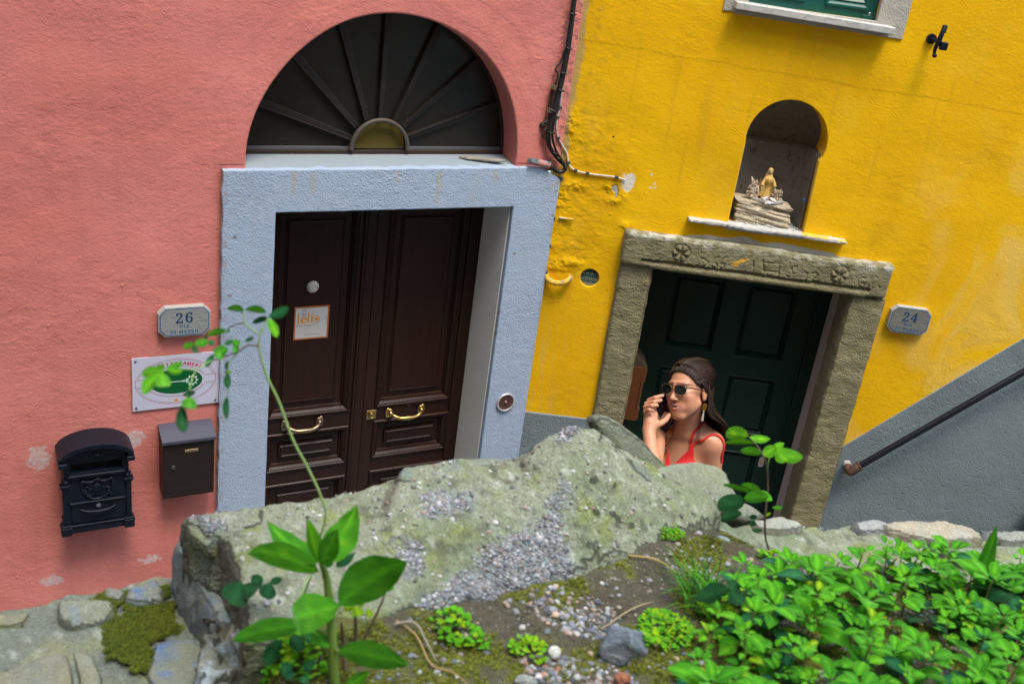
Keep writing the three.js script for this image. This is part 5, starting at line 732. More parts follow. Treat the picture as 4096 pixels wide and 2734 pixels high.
flag('ledge_stone', [[160, 1488], [210, 1490], [232, 1540], [240, 1600], [190, 1600], [176, 1545]], L3(2.168), .08, lichen([.26, .26, .20], [.24, .25, .14], [.18, .20, .24], 6), { amp: .007 });
flag('ledge_stone', [[350, 1475], [390, 1462], [440, 1458], [480, 1490], [490, 1545], [470, 1600], [360, 1600], [335, 1540]], L3(2.170), .08, lichen([.25, .255, .20], [.14, .21, .34], [.07, .17, .46], 11, .9), { amp: .008, label: 'blue stained slab of the lower ledge' });
// wall top to the right of the end stone
const rFar = [[1690, 1196], [1740, 1188], [1840, 1198], [1900, 1196], [1960, 1194], [2020, 1196], [2110, 1196], [2180, 1206], [2250, 1222], [2349, 1224]].map((p) => lv(...p, 2.335));
const rPoly = [...rFar.map((p) => [p.x, p.z]), [1.6, rFar.at(-1).z - .02], [1.6, 2.95], [.30, 2.86], [.30, 2.60]];
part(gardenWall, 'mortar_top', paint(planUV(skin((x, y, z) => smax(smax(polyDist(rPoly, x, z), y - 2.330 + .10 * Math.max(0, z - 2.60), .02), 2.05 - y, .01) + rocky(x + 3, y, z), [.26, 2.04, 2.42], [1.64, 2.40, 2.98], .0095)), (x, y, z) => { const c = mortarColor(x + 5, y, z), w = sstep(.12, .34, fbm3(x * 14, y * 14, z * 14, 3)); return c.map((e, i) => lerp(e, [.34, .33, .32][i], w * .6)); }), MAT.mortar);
const R3 = (h) => [lv(1700, 1195, h), lv(2300, 1220, h), lv(2000, 1260, h)];
flag('cap_stone', [[1728, 1188], [1780, 1182], [1830, 1190], [1848, 1206], [1790, 1212], [1735, 1204]], R3(2.345), .08, lichen([.34, .34, .31], [.40, .38, .33], [.26, .26, .24], 2, .7), { amp: .009 });
flag('cap_stone', [[1955, 1194], [2010, 1186], [2045, 1196], [2030, 1212], [1975, 1216]], R3(2.347), .08, lichen([.30, .31, .33], [.36, .36, .34], [.22, .23, .25], 4, .7), { amp: .009 });
flag('cap_stone', [[2022, 1198], [2080, 1188], [2170, 1192], [2230, 1206], [2262, 1228], [2200, 1238], [2110, 1226], [2045, 1216]], R3(2.352), .09, lichen([.38, .33, .26], [.33, .34, .33], [.46, .40, .32], 6, .7), { amp: .012, label: 'buff cap stone' });
flag('cap_stone', [[2270, 1216], [2330, 1212], [2400, 1214], [2400, 1240], [2300, 1238]], R3(2.345), .08, lichen([.27, .28, .26], [.30, .30, .26], [.20, .21, .20], 8, .7), { amp: .012 });

// ================================================================ soil of the bed
const soilY = (x, z) => 2.336 + .020 * fbm2(x * 5, z * 5, 3) + .008 * fbm2(x * 26, z * 26, 3) - .5 * sstep(-.44, -.55, x) + .030 * (1 - sstep(.0, .10, polyDist(capPoly, x, z))) - .05 * sstep(2.75, 2.60, z) + .06 * sstep(3.3, 4.2, z) - .03 * sstep(.3, .6, x) * sstep(2.75, 2.62, z) - .8 * sstep(.11, .04, z - (x < .4 ? 2.66 - .36 * x : 2.52));
const mossAt = (x, z) => sstep(-.18, .10, fbm2(x * 9 + 3, z * 9, 4) + .10 * sstep(.0, -.3, x) - .08 * sstep(-.02, .12, x) * sstep(3.1, 2.95, z));
{
  const nx = 190, nz = 150, p = [], id = [], X = (i) => lerp(-.57, 1.7, i / nx), Z = (j) => lerp(2.55, 4.3, Math.pow(j / nz, 1.35));
  for (let j = 0; j <= nz; j++) for (let i = 0; i <= nx; i++) p.push(X(i), soilY(X(i), Z(j)), Z(j));
  for (let j = 0; j < nz; j++) for (let i = 0; i < nx; i++) { const a = j * (nx + 1) + i; id.push(a, a + nx + 1, a + 1, a + 1, a + nx + 1, a + nx + 2); }
  const g = new THREE.BufferGeometry(); g.setAttribute('position', new THREE.Float32BufferAttribute(p, 3)); g.setIndex(id); g.computeVertexNormals(); planUV(g);
  paint(g, (x, y, z) => { const m = mossAt(x, z), d = fbm2(x * 16, z * 16, 3), k = 1 + .5 * fbm2(x * 60, z * 60, 3); return [lerp(.075 + .04 * d, .110, m) * k, lerp(.066 + .04 * d, .115, m) * k, lerp(.040 + .03 * d, .022, m) * k]; });
  const soil = thingMesh('soil', null, null, g, std([1.1, 1.1, 1.1], .95, { vertexColors: true, map: mortarMap, bumpMap: mortarBump, bumpScale: 1.2 }), [0, 0, 0], 0, null, 'structure');
  const ter = (() => { const q = new THREE.PlaneGeometry(40, 30, 8, 8); q.rotateX(-Math.PI / 2); q.translate(0, 2.29, 4.25 + 15); return boxUV(q); })();
  thingMesh('terrace_ground', null, null, ter, std([.12, .09, .05], .95, { bumpMap: mortarBump, bumpScale: 1 }), [0, 0, 0], 0, null, 'structure');
}
// fine gravel: grains of the worn mortar and pebbles of the soil, past counting
function drop(f, x, z, y0 = 2.62, y1 = 2.0) { let y = y0; while (y > y1 && f(x, y, z) > 0) y -= .006; let a = y, b = y + .006; for (let i = 0; i < 6; i++) { const m = (a + b) / 2; f(x, m, z) > 0 ? b = m : a = m; } return y > y1 ? a : null; }
function grains(parent, name, n, seed, place, cols, size) {
  const r = rng(seed), g = new THREE.IcosahedronGeometry(1, 1), pp = g.attributes.position, q = new THREE.Object3D(), list = [];
  for (let i = 0; i < pp.count; i++) { const s = 1 + .22 * n3(pp.getX(i) * 1.7, pp.getY(i) * 1.7, pp.getZ(i) * 1.7); pp.setXYZ(i, pp.getX(i) * s, pp.getY(i) * s, pp.getZ(i) * s); } g.computeVertexNormals();
  for (let k = 0; k < n * 4 && list.length < n; k++) { const p = place(r); if (!p) continue; const s = size(r); q.position.set(p[0], p[1] + s * .05, p[2]); q.scale.set(s * (1 + .5 * r()), s * (.55 + .3 * r()), s * (.8 + .4 * r())); q.rotation.set(r() * .6 - .3, r() * 6.28, r() * .6 - .3); q.updateMatrix(); const c = cols[Math.floor(r() * cols.length)], v = .40 + .36 * r(); list.push([q.matrix.clone(), rgb(c[0] * v, c[1] * v, c[2] * v)]); }
  const m = new THREE.InstancedMesh(g, MAT.grain ||= std([1, 1, 1], .7), list.length); list.forEach(([a, c], i) => { m.setMatrixAt(i, a); m.setColorAt(i, c); }); m.name = name; shade(m); m.userData.kind = 'stuff'; parent.add(m); return m;
}
const pebbleCols = [[.36, .38, .41], [.25, .28, .33], [.15, .17, .21], [.56, .56, .56], [.34, .26, .23], [.30, .29, .26], [.09, .10, .12], [.40, .41, .43], [.19, .21, .25]];
const lerpPoly = (p, r) => { const xs = p.map((q) => q[0]), zs = p.map((q) => q[1]); return [lerp(Math.min(...xs) - .02, Math.max(...xs) + .02, r()), lerp(Math.min(...zs) - .02, Math.max(...zs) + .02, r())]; };
grains(gardenWall, 'aggregate', 9000, 31, (r) => { const k = r(), p = aggr[k < .74 ? 0 : 1 + Math.floor(r() * 5)], [x, z] = lerpPoly(p, r); if (aggrAt(x, z) < .12 + .9 * r()) return null; const y = drop(capF, x, z); return y && [x, y, z]; }, pebbleCols, (r) => .0011 + .0022 * Math.pow(r(), 3) + (r() < .008 ? .003 : 0));
grains(gardenWall, 'grit', 1100, 33, (r) => { const x = lerp(-.7, .4, r()), z = lerp(2.56, 3.2, r()); if (polyDist(capPoly, x, z) > -.01 || fbm2(x * 14, z * 14, 2) < -.02 - .3 * r()) return null; const y = drop(capF, x, z); return y && [x, y, z]; }, [[.62, .62, .60], [.5, .5, .5], [.3, .3, .29], [.12, .12, .12], [.45, .33, .27]], (r) => .0012 + .0034 * Math.pow(r(), 5));
const pebbles = new THREE.Group(); pebbles.name = 'pebbles'; scene.add(pebbles); tag(pebbles, 'loose pebbles scattered over the mossy soil below the cap', 'pebbles', null, 'stuff');
grains(pebbles, 'pebble_scatter', 3200, 35, (r) => { const x = lerp(-.45, .75, r()), z = lerp(2.68, 3.35, r()), n = fbm2(x * 8 + 2, z * 8, 3); if (n < -.22 + .40 * r() || polyDist(capPoly, x, z) < .005) return null; return [x, soilY(x, z), z]; }, [...pebbleCols, [.55, .40, .30], [.60, .58, .54], [.40, .36, .28]], (r) => .0012 + .0045 * Math.pow(r(), 4));
{ const c = lv(1330, 1415, 2.34); grains(pebbles, 'pebble_scatter', 260, 36, (r) => { const a = r() * 6.28, d = Math.sqrt(r()), x = c.x + .085 * d * Math.cos(a) - .01, z = c.z + .05 * d * Math.sin(a); return polyDist(capPoly, x, z) < .004 ? null : [x, soilY(x, z), z]; }, [...pebbleCols, [.58, .42, .30], [.60, .58, .54]], (r) => .0018 + .0048 * Math.pow(r(), 3)); }
{ const c = lv(1330, 1540, 2.34); grains(pebbles, 'pebble_scatter', 260, 37, (r) => { const a = r() * 6.28, d = Math.sqrt(r()), x = c.x + .10 * d * Math.cos(a), z = c.z + .04 * d * Math.sin(a); return [x, soilY(x, z), z]; }, [...pebbleCols, [.50, .22, .14], [.60, .58, .54]], (r) => .0018 + .0045 * Math.pow(r(), 3)); }
grains(gardenWall, 'grit', 420, 39, (r) => { const x = lerp(.42, 1.05, r()), z = lerp(2.50, 2.72, r()); if (z < 2.575 || fbm2(x * 12, z * 12, 2) < .05 * r()) return null; return [x, 2.320 - .1 * Math.max(0, z - 2.6), z]; }, pebbleCols, (r) => .0012 + .0032 * Math.pow(r(), 4));
{ // stones lying on the soil
  const rockThing = (name, label, px, py, h, sz, col, seed, f = 1) => { const p = lv(px, py, h); const g = skin((x, y, z) => { const w = Math.hypot(x / sz[0], y / sz[1], z / sz[2]); const pl = Math.max(...[[.8, .5, .2], [-.6, .7, .3], [.1, .8, -.6], [-.3, .2, .9], [.6, -.1, .8], [-.9, .1, -.3]].map(([a, b, c]) => { const l = Math.hypot(a, b, c); return (a * x / sz[0] + b * y / sz[1] + c * z / sz[2]) / l; })); return (Math.max(w - 1.05, pl * f - .72) + .14 * fbm3(x / sz[0] * 1.6 + seed, y / sz[1] * 1.6, z / sz[2] * 1.6, 3)) * Math.min(...sz); }, sz.map((s) => -1.3 * s), sz.map((s) => 1.3 * s), Math.min(...sz) / 9); return thingMesh(name, label, 'stone', paint(g, lichen(...col, seed)), MAT.slabStone, [p.x, p.y, p.z]); };
  rockThing('rock', 'angular blue grey rock lying on the mossy soil', 1428, 1478, 2.352, [.044, .036, .040], [[.15, .18, .23], [.20, .22, .26], [.10, .12, .15]], 3);
  rockThing('pebble', 'smooth white oblong pebble on the soil beside the clover', 1272, 1496, 2.346, [.0105, .008, .0135], [[.62, .60, .58], [.66, .64, .62], [.5, .5, .5]], 8, .7);
  rockThing('pebble', 'flat greyish pebble at the lower edge of the picture', 1205, 1562, 2.346, [.018, .009, .011], [[.30, .31, .31], [.36, .37, .36], [.2, .2, .2]], 9, .8);
  rockThing('pebble', 'pale slate chip lying on the mortar beside the dark crack', 1646, 1236, 2.345, [.024, .007, .010], [[.28, .36, .42], [.33, .40, .44], [.2, .25, .3]], 5, .8);
  rockThing('brick_fragment', 'small red brick fragment at the bottom of the bed', 1428, 1556, 2.345, [.014, .009, .012], [[.34, .12, .07], [.40, .16, .09], [.2, .08, .05]], 6, .8);
  const twig = (label, pts, r, col) => thingMesh('twig', label, 'twig', taper(pts.map(([x, y, d]) => { const q = lv(x, y, 2.34); q.y = soilY(q.x, q.z) + d; return q; }), [r, r * 1.2, r * .5], 5, 20), std(col, .9));
  twig('pale dry twig lying across the moss at the bottom centre', [[905, 1460, .006], [950, 1485, .012], [990, 1525, .008], [1040, 1552, .010], [1080, 1580, .006]], .0013, [.34, .22, .10]);
  twig('curled grey dead leaf stalk left of the clover tufts', [[900, 1470, .008], [945, 1470, .018], [975, 1492, .014], [1000, 1516, .006]], .0020, [.24, .21, .16]);
  twig('thin straw stem lying beside the grass tuft', [[1435, 1300, .006], [1500, 1310, .010], [1560, 1322, .006]], .0014, [.42, .30, .10]);
  twig('long thin straw stem right of the clover, on the bare soil', [[1380, 1440, .006], [1450, 1405, .010], [1500, 1378, .006]], .0013, [.30, .24, .14]);
}
// moss: short tufts past counting
function tufts(name, label, n, seed, place, cols, geoScale) {
  const r = rng(seed), b = []; for (let k = 0; k < 9; k++) { const a = k * 2.4, s = .35 + .5 * r(), g = new THREE.ConeGeometry(.16, 1, 3, 1, true); g.translate(0, .5, 0); g.rotateX(s * .9); g.rotateY(a); b.push(g); } const g = merge(b), q = new THREE.Object3D(), L = [];
  for (let k = 0; k < n * 5 && L.length < n; k++) { const p = place(r); if (!p) continue; const s = geoScale * (.6 + .8 * r()); q.position.set(p[0], p[1] - .001, p[2]); q.scale.set(s, s * (.6 + .5 * r()), s); q.rotation.set(0, r() * 6.3, 0); q.updateMatrix(); const c = cols[Math.floor(r() * cols.length)], v = .7 + .6 * r(); L.push([q.matrix.clone(), rgb(c[0] * v, c[1] * v, c[2] * v)]); }
  const m = new THREE.InstancedMesh(g, MAT.mossTuft ||= std([1, 1, 1], .95, { side: THREE.DoubleSide }), L.length); L.forEach(([a, c], i) => { m.setMatrixAt(i, a); m.setColorAt(i, c); }); m.name = name; shade(m); return m;
}
{
  const m = tufts('moss', '', 22000, 41, (r) => { const x = lerp(-.55, .8, r()), z = lerp(2.66, 3.4, r()); if (mossAt(x, z) < .35 + .5 * r() || polyDist(capPoly, x, z) < -.004) return null; const y = soilY(x, z); return y < 2.25 ? null : [x, y, z]; }, [[.15, .18, .008], [.20, .22, .010], [.09, .105, .010]], .0056); scene.add(m); tag(m, 'olive green moss covering the soil below the mortar cap', 'moss', null, 'stuff');
  const pads = [inOv([[205, 1400], [260, 1375], [330, 1372], [378, 1360], [388, 1400], [395, 1450], [330, 1470], [250, 1480], [215, 1440]], 2.16), inOv([[375, 1540], [440, 1500], [500, 1540], [520, 1600], [380, 1600]], 2.16), inOv([[250, 1490], [330, 1475], [340, 1530], [290, 1540]], 2.16)];
  const m2 = tufts('ledge_moss', '', 7500, 43, (r) => { const [x, z] = lerpPoly(pads[r() < .66 ? 0 : r() < .6 ? 1 : 2], r); let d = 1; for (const p of pads) d = Math.min(d, polyDist(p, x, z)); if (d + .06 * fbm2(x * 16, z * 16, 4) > .012 || fbm2(x * 24, z * 24, 3) > .20) return null; return [x, 2.160 + .010 * fbm2(x * 9, z * 9, 2), z]; }, [[.13, .17, .010], [.17, .21, .014], [.09, .12, .010]], .0072); scene.add(m2); tag(m2, 'cushions of green moss on the lower stone ledge at left', 'moss', null, 'stuff');
}

// ================================================================ the woman on the phone
const at = (px, py, dist) => camera.position.clone().addScaledVector(ray(px, py), dist);
{
  const HC = at(2757, 1562, 4.335); // between the ears
  const hq = new THREE.Quaternion().setFromEuler(new THREE.Euler(-13 * D2R, -48 * D2R, 20 * D2R, 'YXZ'));
  const base = V(HC.x - .02, 0, HC.z - .03), W = thing('person', 'woman in a red strappy top and sunglasses, talking on a phone before the green door', 'person', [base.x, 0, base.z]);
  const toL = (p) => p.clone().sub(base), hl = (x, y, z) => toL(V(x, y, z).applyQuaternion(hq).add(HC)), hInv = hq.clone().invert();
  const H0 = toL(HC), N = toL(HC).add(V(.022, -.172, -.030)); // base of the neck
  const ty = -27 * D2R, TL = V(Math.cos(ty), 0, -Math.sin(ty)), TF = V(Math.sin(ty), 0, Math.cos(ty));
  const tl = (x, y, z) => N.clone().addScaledVector(TL, x).add(V(0, y, 0)).addScaledVector(TF, z);
  const cap = (p, a, b, ra, rb) => { const ex = b.x - a.x, ey = b.y - a.y, ez = b.z - a.z, wx = p[0] - a.x, wy = p[1] - a.y, wz = p[2] - a.z, t = clamp((wx * ex + wy * ey + wz * ez) / (ex * ex + ey * ey + ez * ez), 0, 1); return Math.hypot(wx - ex * t, wy - ey * t, wz - ez * t) - lerp(ra, rb, t); };
  const ell = (x, y, z, cx, cy, cz, a, b, c) => { const k0 = Math.hypot((x - cx) / a, (y - cy) / b, (z - cz) / c), k1 = Math.hypot((x - cx) / a / a, (y - cy) / b / b, (z - cz) / c / c); return k0 * (k0 - 1) / (k1 + 1e-9); };
  const sL = tl(.126, -.062, -.025), sR = tl(-.130, -.060, -.02), eL = tl(.170, -.34, -.03), wL = tl(.175, -.56, .07);
  const eR = toL(at(2612, 1880, 4.15)), wR = toL(at(2596, 1722, 4.225));
  const neckTop = hl(0, -.045, -.022);
  const body = (x, y, z) => {
    const p = [x, y, z], dx = x - N.x, dz = z - N.z, X = dx * TL.x + dz * TL.z, Y = y - N.y, Z = dx * TF.x + dz * TF.z;
    let f = ell(X, Y, Z, 0, -.21, -.02, .128, .20, .094);
    f = smin(f, cap([X, Y, Z], V(-.118, -.058, -.025), V(.118, -.058, -.025), .044, .044), .05);
    f = smin(f, cap([X, Y, Z], V(0, .02, -.035), V(.105, -.032, -.03), .034, .030), .04); f = smin(f, cap([X, Y, Z], V(0, .02, -.035), V(-.105, -.032, -.03), .034, .030), .04);
    f = smin(f, Math.min(ell(X, Y, Z, .066, -.205, .062, .056, .060, .053), ell(X, Y, Z, -.066, -.205, .062, .056, .060, .053)), .035);
    f = smin(f, Math.min(cap([X, Y, Z], V(.022, -.034, .036), V(.105, -.024, .012), .009, .010), cap([X, Y, Z], V(-.022, -.034, .036), V(-.105, -.024, .012), .009, .010)), .016);
    f = smin(f, cap(p, N, neckTop, .053, .048), .03);
    f = smin(f, Math.min(cap(p, tl(.010, -.03, .036), hl(.052, -.03, -.012), .010, .012), cap(p, tl(-.010, -.03, .036), hl(-.052, -.03, -.012), .010, .012)), .020);
    f = smin(f, ell(X, Y, Z, 0, -.42, -.01, .112, .14, .085), .05); f = smin(f, ell(X, Y, Z, 0, -.60, -.02, .16, .15, .11), .05);
    f = smin(f, cap(p, sL, eL, .046, .036), .035); f = smin(f, cap(p, eL, wL, .036, .024), .015);
    f = smin(f, cap(p, sR, eR, .047, .037), .035); f = smin(f, cap(p, eR, wR, .037, .0235), .015);
    for (const s of [-1, 1]) { const hp = tl(s * .082, -.64, -.02), kn = tl(s * .086, -1.0, .0), an = tl(s * .088, -N.y + .09, -.02); f = smin(f, cap(p, hp, kn, .078, .052), .03); f = smin(f, cap(p, kn, an, .050, .034), .02); f = smin(f, cap(p, an.clone().add(V(0, -.05, 0)), an.clone().addScaledVector(TF, .14).add(V(0, -.062, 0)), .030, .022), .02); }
    return f;
  };
  const skinTone = (x, y, z) => { const k = 1 + .10 * fbm3(x * 26, y * 26, z * 26, 3), m = fbm3(x * 14 + 5, y * 14, z * 14, 2); return [.53 * k, (.245 + .020 * m) * k, (.140 + .015 * m) * k]; };
  // head, in its own axes
  const head = (x, y, z) => {
    const ax = Math.abs(x), P = [ax, y, z];
    let f = ell(x, y, z, 0, .042, -.012, .073, .080, .092);
    f = smin(f, ell(x, y, z, 0, -.020, .034, .056, .086, .060), .03);
    f = smin(f, cap(P, V(.051, -.050, .008), V(.016, -.100, .062), .014, .013), .030);
    f = smin(f, ell(x, y, z, 0, -.098, .068, .020, .016, .017), .022);
    f = smin(f, ell(ax, y, z, .040, -.020, .062, .021, .019, .022), .022);
    f = smin(f, cap(P, V(.008, .026, .088), V(.038, .027, .076), .009, .008), .014);
    f = smax(f, -ell(ax, y, z, .031, .006, .098, .017, .012, .016), .014);
    f = smin(f, ell(ax, y, z, .031, .005, .076, .0115, .011, .0115), .004);
    f = smin(f, cap([x, y, z], V(0, .018, .088), V(0, -.028, .108), .0075, .0095), .010);
    f = smin(f, ell(x, y, z, 0, -.0315, .111, .0105, .009, .0105), .006); f = smin(f, ell(ax, y, z, .0125, -.035, .099, .007, .0065, .009), .006);
    f = smax(f, -ell(ax, y, z, .0065, -.0415, .106, .0038, .003, .005), .002);
    f = smin(f, ell(x, y, z, 0, -.066, .077, .036, .022, .016), .016); f = smin(f, ell(ax, y, z, .038, -.048, .050, .021, .028, .022), .024);
    f = smin(f, Math.min(cap(P, V(.004, -.0565, .0985), V(.0290, -.0598, .0800), .0038, .0022), cap(P, V(0, -.0735, .0965), V(.0265, -.0640, .0815), .0047, .0024)), .004);
    f = smax(f, -ell(x, y, z, 0, -.0648, .096, .0200, .0026, .014), .002);
    let e = ell(ax, y, z, .074, -.002, -.008, .008, .031, .018); e = smax(e, -ell(ax, y, z, .083, .001, -.004, .007, .020, .010), .004); e = smin(e, ell(ax, y, z, .073, -.027, -.004, .006, .010, .008), .006);
    return smin(f, e, .006);
  };
  const headGeo = skin(head, [-.095, -.125, -.12], [.095, .145, .135], .0034);
  paint(headGeo, (x, y, z) => { const c = skinTone(x, y, z), ax = Math.abs(x); let lip = 0; if (z > .075) { const up = cap([ax, y, z], V(.003, -.0565, .0985), V(.029, -.0597, .081), 0, 0), lo = cap([ax, y, z], V(0, -.0735, .0965), V(.026, -.0645, .082), 0, 0); lip = 1 - sstep(.0045, .0085, Math.min(up, lo)); } const inside = z < .0935 && z > .068 && Math.abs(y + .0645) < .0024 && ax < .019 ? 1 : 0; const br = 1 - sstep(.0025, .0045, Math.abs(y - .0300 + .14 * Math.max(0, ax - .028)) + .3 * Math.max(0, Math.max(.012 - ax, ax - .046))); const hairL = sstep(.062, .075, y + .25 * Math.max(0, ax - .03)); let o = c.map((q, i) => lerp(q, [.40, .135, .105][i], lip * .75)); const blush = Math.exp(-(Math.pow((ax - .045) / .02, 2) + Math.pow((y + .025) / .02, 2))) * .25; o = o.map((q, i) => lerp(q, [.50, .19, .12][i], blush)); if (z > .03) o = o.map((q, i) => lerp(q, [.035, .022, .016][i], br * .85)); o = o.map((q, i) => lerp(q, [.62, .58, .52][i], inside)); return o; });
  headGeo.applyQuaternion(hq); headGeo.translate(H0.x, H0.y, H0.z);
  // right hand round the phone: palm, five fingers with their own joints
  const px = (x, y, d) => toL(at(2450 + .3062 * x, 1400 + .3062 * y, d));
  const fingers = [
    [[[500, 700, 4.245], [478, 655, 4.245], [560, 618, 4.225], [655, 592, 4.240]], [.0098, .0092, .0082, .0070]],
    [[[470, 750, 4.235], [446, 700, 4.232], [545, 672, 4.208], [632, 655, 4.222]], [.0100, .0094, .0084, .0072]],
    [[[450, 800, 4.225], [430, 742, 4.220], [510, 722, 4.196], [584, 722, 4.210]], [.0096, .0090, .0080, .0068]],
    [[[440, 850, 4.216], [428, 800, 4.208], [480, 775, 4.186], [528, 792, 4.196]], [.0086, .0080, .0072, .0060]],
    [[[560, 985, 4.235], [640, 950, 4.245], [700, 905, 4.262], [738, 850, 4.275]], [.0150, .0120, .0105, .0085]],
  ].map(([j, r]) => [j.map((p) => px(...p)), r]);
  const palm = [[px(462, 1010, 4.225), px(470, 800, 4.228), .0185, .0165], [px(500, 1000, 4.228), px(500, 740, 4.240), .0190, .0150], [px(530, 990, 4.235), px(545, 840, 4.245), .0180, .0150], [wR, px(490, 960, 4.228), .0225, .022], [px(500, 1010, 4.228), px(570, 960, 4.235), .019, .017]];
  const hand = (x, y, z) => { const p = [x, y, z]; let f = 9; for (const [a, b, ra, rb] of palm) f = smin(f, cap(p, a, b, ra, rb), .010); f = smin(f, cap(p, wR.clone().lerp(eR, .22), wR, .0265, .0235), .012); for (const [j, r] of fingers) { let g = 9; for (let i = 0; i < 3; i++) g = smin(g, cap(p, j[i], j[i + 1], r[i], r[i + 1]), .002); f = smin(f, g, .004); } return f; };
  const bb = [...fingers.flatMap((f) => f[0]), ...palm.flatMap((p) => [p[0], p[1]]), wR.clone().lerp(eR, .22)], lo = [0, 1, 2].map((k) => Math.min(...bb.map((p) => p.getComponent(k))) - .035), hi = [0, 1, 2].map((k) => Math.max(...bb.map((p) => p.getComponent(k))) + .035);
  const handGeo = paint(skin(hand, lo, hi, .0030), skinTone);
  // left hand hanging by her side
  const lh = (x, y, z) => { const p = [x, y, z]; let f = cap(p, wL, wL.clone().add(V(0, -.07, .02)), .024, .030); for (let k = 0; k < 4; k++) { const a = wL.clone().add(V(0, -.085, .02)).addScaledVector(TF, (k - 1.5) * .018), b = a.clone().add(V(-.004, -.040, .004)), c = b.clone().add(V(-.012, -.030 - .006 * (k === 1), 0)); f = smin(f, Math.min(cap(p, a, b, .0092, .0085), cap(p, b, c, .0085, .0068)), .004); } const t0 = wL.clone().add(V(0, -.03, .01)).addScaledVector(TF, .025); return smin(f, Math.min(cap(p, t0, t0.clone().add(V(-.006, -.03, .012)), .012, .0105), cap(p, t0.clone().add(V(-.006, -.03, .012)), t0.clone().add(V(-.008, -.06, .016)), .0105, .0085)), .006); };
  const lhGeo = paint(skin(lh, [wL.x - .09, wL.y - .20, wL.z - .09], [wL.x + .09, wL.y + .04, wL.z + .10], .0045), skinTone);
  const bodyGeo = paint(skin(body, [N.x - .36, -.01, N.z - .30], [N.x + .36, N.y + .16, N.z + .62], .0105), skinTone);
  const skinMat = phys([1, 1, 1], .44, { vertexColors: true, specularIntensity: .9 });
  const bodyMesh = part(W, 'body', merge([bodyGeo, headGeo, handGeo, lhGeo], true), skinMat);
  // red top with thin straps, and its skirt
  const stick = (q, off) => { q = q.clone(); for (let i = 0; i < 14; i++) { const e = .003, d = body(q.x, q.y, q.z), g = V(body(q.x + e, q.y, q.z) - d, body(q.x, q.y + e, q.z) - d, body(q.x, q.y, q.z + e) - d).normalize(); q.addScaledVector(g, (off - d) * .8); } return q; };
  const outw = (q) => { const e = .004, d = body(q.x, q.y, q.z); return V(body(q.x + e, q.y, q.z) - d, body(q.x, q.y + e, q.z) - d, body(q.x, q.y, q.z + e) - d).normalize(); };
  const ribbon = (raw, w, th, off, n = 60) => { const c0 = new THREE.CatmullRomCurve3(raw, false, 'centripetal'), pts = []; for (let i = 0; i <= n; i++) pts.push(stick(c0.getPoint(i / n), off)); const p = [], id = []; for (let i = 0; i <= n; i++) { const q = pts[i], t = pts[Math.min(n, i + 1)].clone().sub(pts[Math.max(0, i - 1)]).normalize(), u = outw(q), s = t.clone().cross(u).normalize(); for (const [a, b] of [[-1, 0], [-1, 1], [1, 1], [1, 0]]) { const v = q.clone().addScaledVector(s, a * w).addScaledVector(u, b * th); p.push(v.x, v.y, v.z); } } for (let i = 0; i < n; i++) for (let k = 0; k < 4; k++) { const a = i * 4 + k, b = i * 4 + (k + 1) % 4; id.push(a, b, a + 4, b, b + 4, a + 4); } const g = new THREE.BufferGeometry(); g.setAttribute('position', new THREE.Float32BufferAttribute(p, 3)); g.setIndex(id); const f = g.toNonIndexed(); f.computeVertexNormals(); return f; };
  const tc = (x, y, z) => { const dx = x - N.x, dz = z - N.z; return [dx * TL.x + dz * TL.z, y - N.y, dx * TF.x + dz * TF.z]; };
  const band = (X, Y, pts, w) => segDist(X, Y, pts) - w;
  const cloth = (x, y, z) => {
    const [X, Y, Z] = tc(x, y, z); if (Y > .06 || Math.abs(X) > .20) return .05;
    const ax = Math.abs(X), b = body(x, y, z), wide = X < 0 ? .012 : 0, neck = Z > -.02 ? -.170 + 1.85 * ax : -.19, out = ax < .077 + wide ? -.055 - 4 * Math.max(0, ax - .062 - wide) : -.115 - 1.35 * (ax - .077 - wide); let r = Math.max(Y - Math.min(neck, out), ax - .136 - .10 * Math.max(0, -.15 - Y));
    return Math.max(b - .0050, -(b + .005), r * .55);
  };
  const red = std([.62, .012, .016], .72, { bumpMap: bumpTex(64, 64, .05, .05, tile((x, y) => .0004 * fbm2(x * 300, y * 300, 2), .05, .05)), bumpScale: 1 });
  const dress = part(W, 'top', skin(cloth, [N.x - .24, N.y - .42, N.z - .24], [N.x + .24, N.y + .07, N.z + .24], .0042), red);
  for (const [pts, w] of [[[[.063, -.085, .08], [.060, -.058, .07], [.054, -.02, .05], [.050, .015, .0], [.05, -.03, -.07]], .0048], [[[-.066, -.085, .08], [-.064, -.058, .07], [-.058, -.02, .05], [-.054, .015, .0], [-.05, -.03, -.07]], .0055], [[[.064, -.085, .08], [.066, -.062, .07], [.082, -.035, .05], [.102, -.018, .02], [.120, -.012, -.01], [.150, -.030, -.02], [.172, -.075, -.01], [.176, -.12, -.02]], .0044]]) part(W, 'strap', ribbon(pts.map((q) => tl(...q)), w, .0035, .0015), red);
  part(W, 'skirt', (() => { const g = new THREE.CylinderGeometry(.155, .30, .62, 40, 8, true), p = g.attributes.position; for (let i = 0; i < p.count; i++) { const a = Math.atan2(p.getZ(i), p.getX(i)), t = .5 - p.getY(i) / .62, w = 1 + .07 * t * Math.sin(a * 9); p.setXYZ(i, p.getX(i) * w, p.getY(i), p.getZ(i) * w * .75); } g.computeVertexNormals(); g.rotateY(ty); g.translate(N.x, N.y - .68, N.z - .01); return g; })(), std([.62, .012, .016], .72, { side: THREE.DoubleSide }));
  // hair: a close cap and many falling strands
  const hairMat = phys([.024, .0105, .0064], .42, { specularIntensity: .9, vertexColors: true });
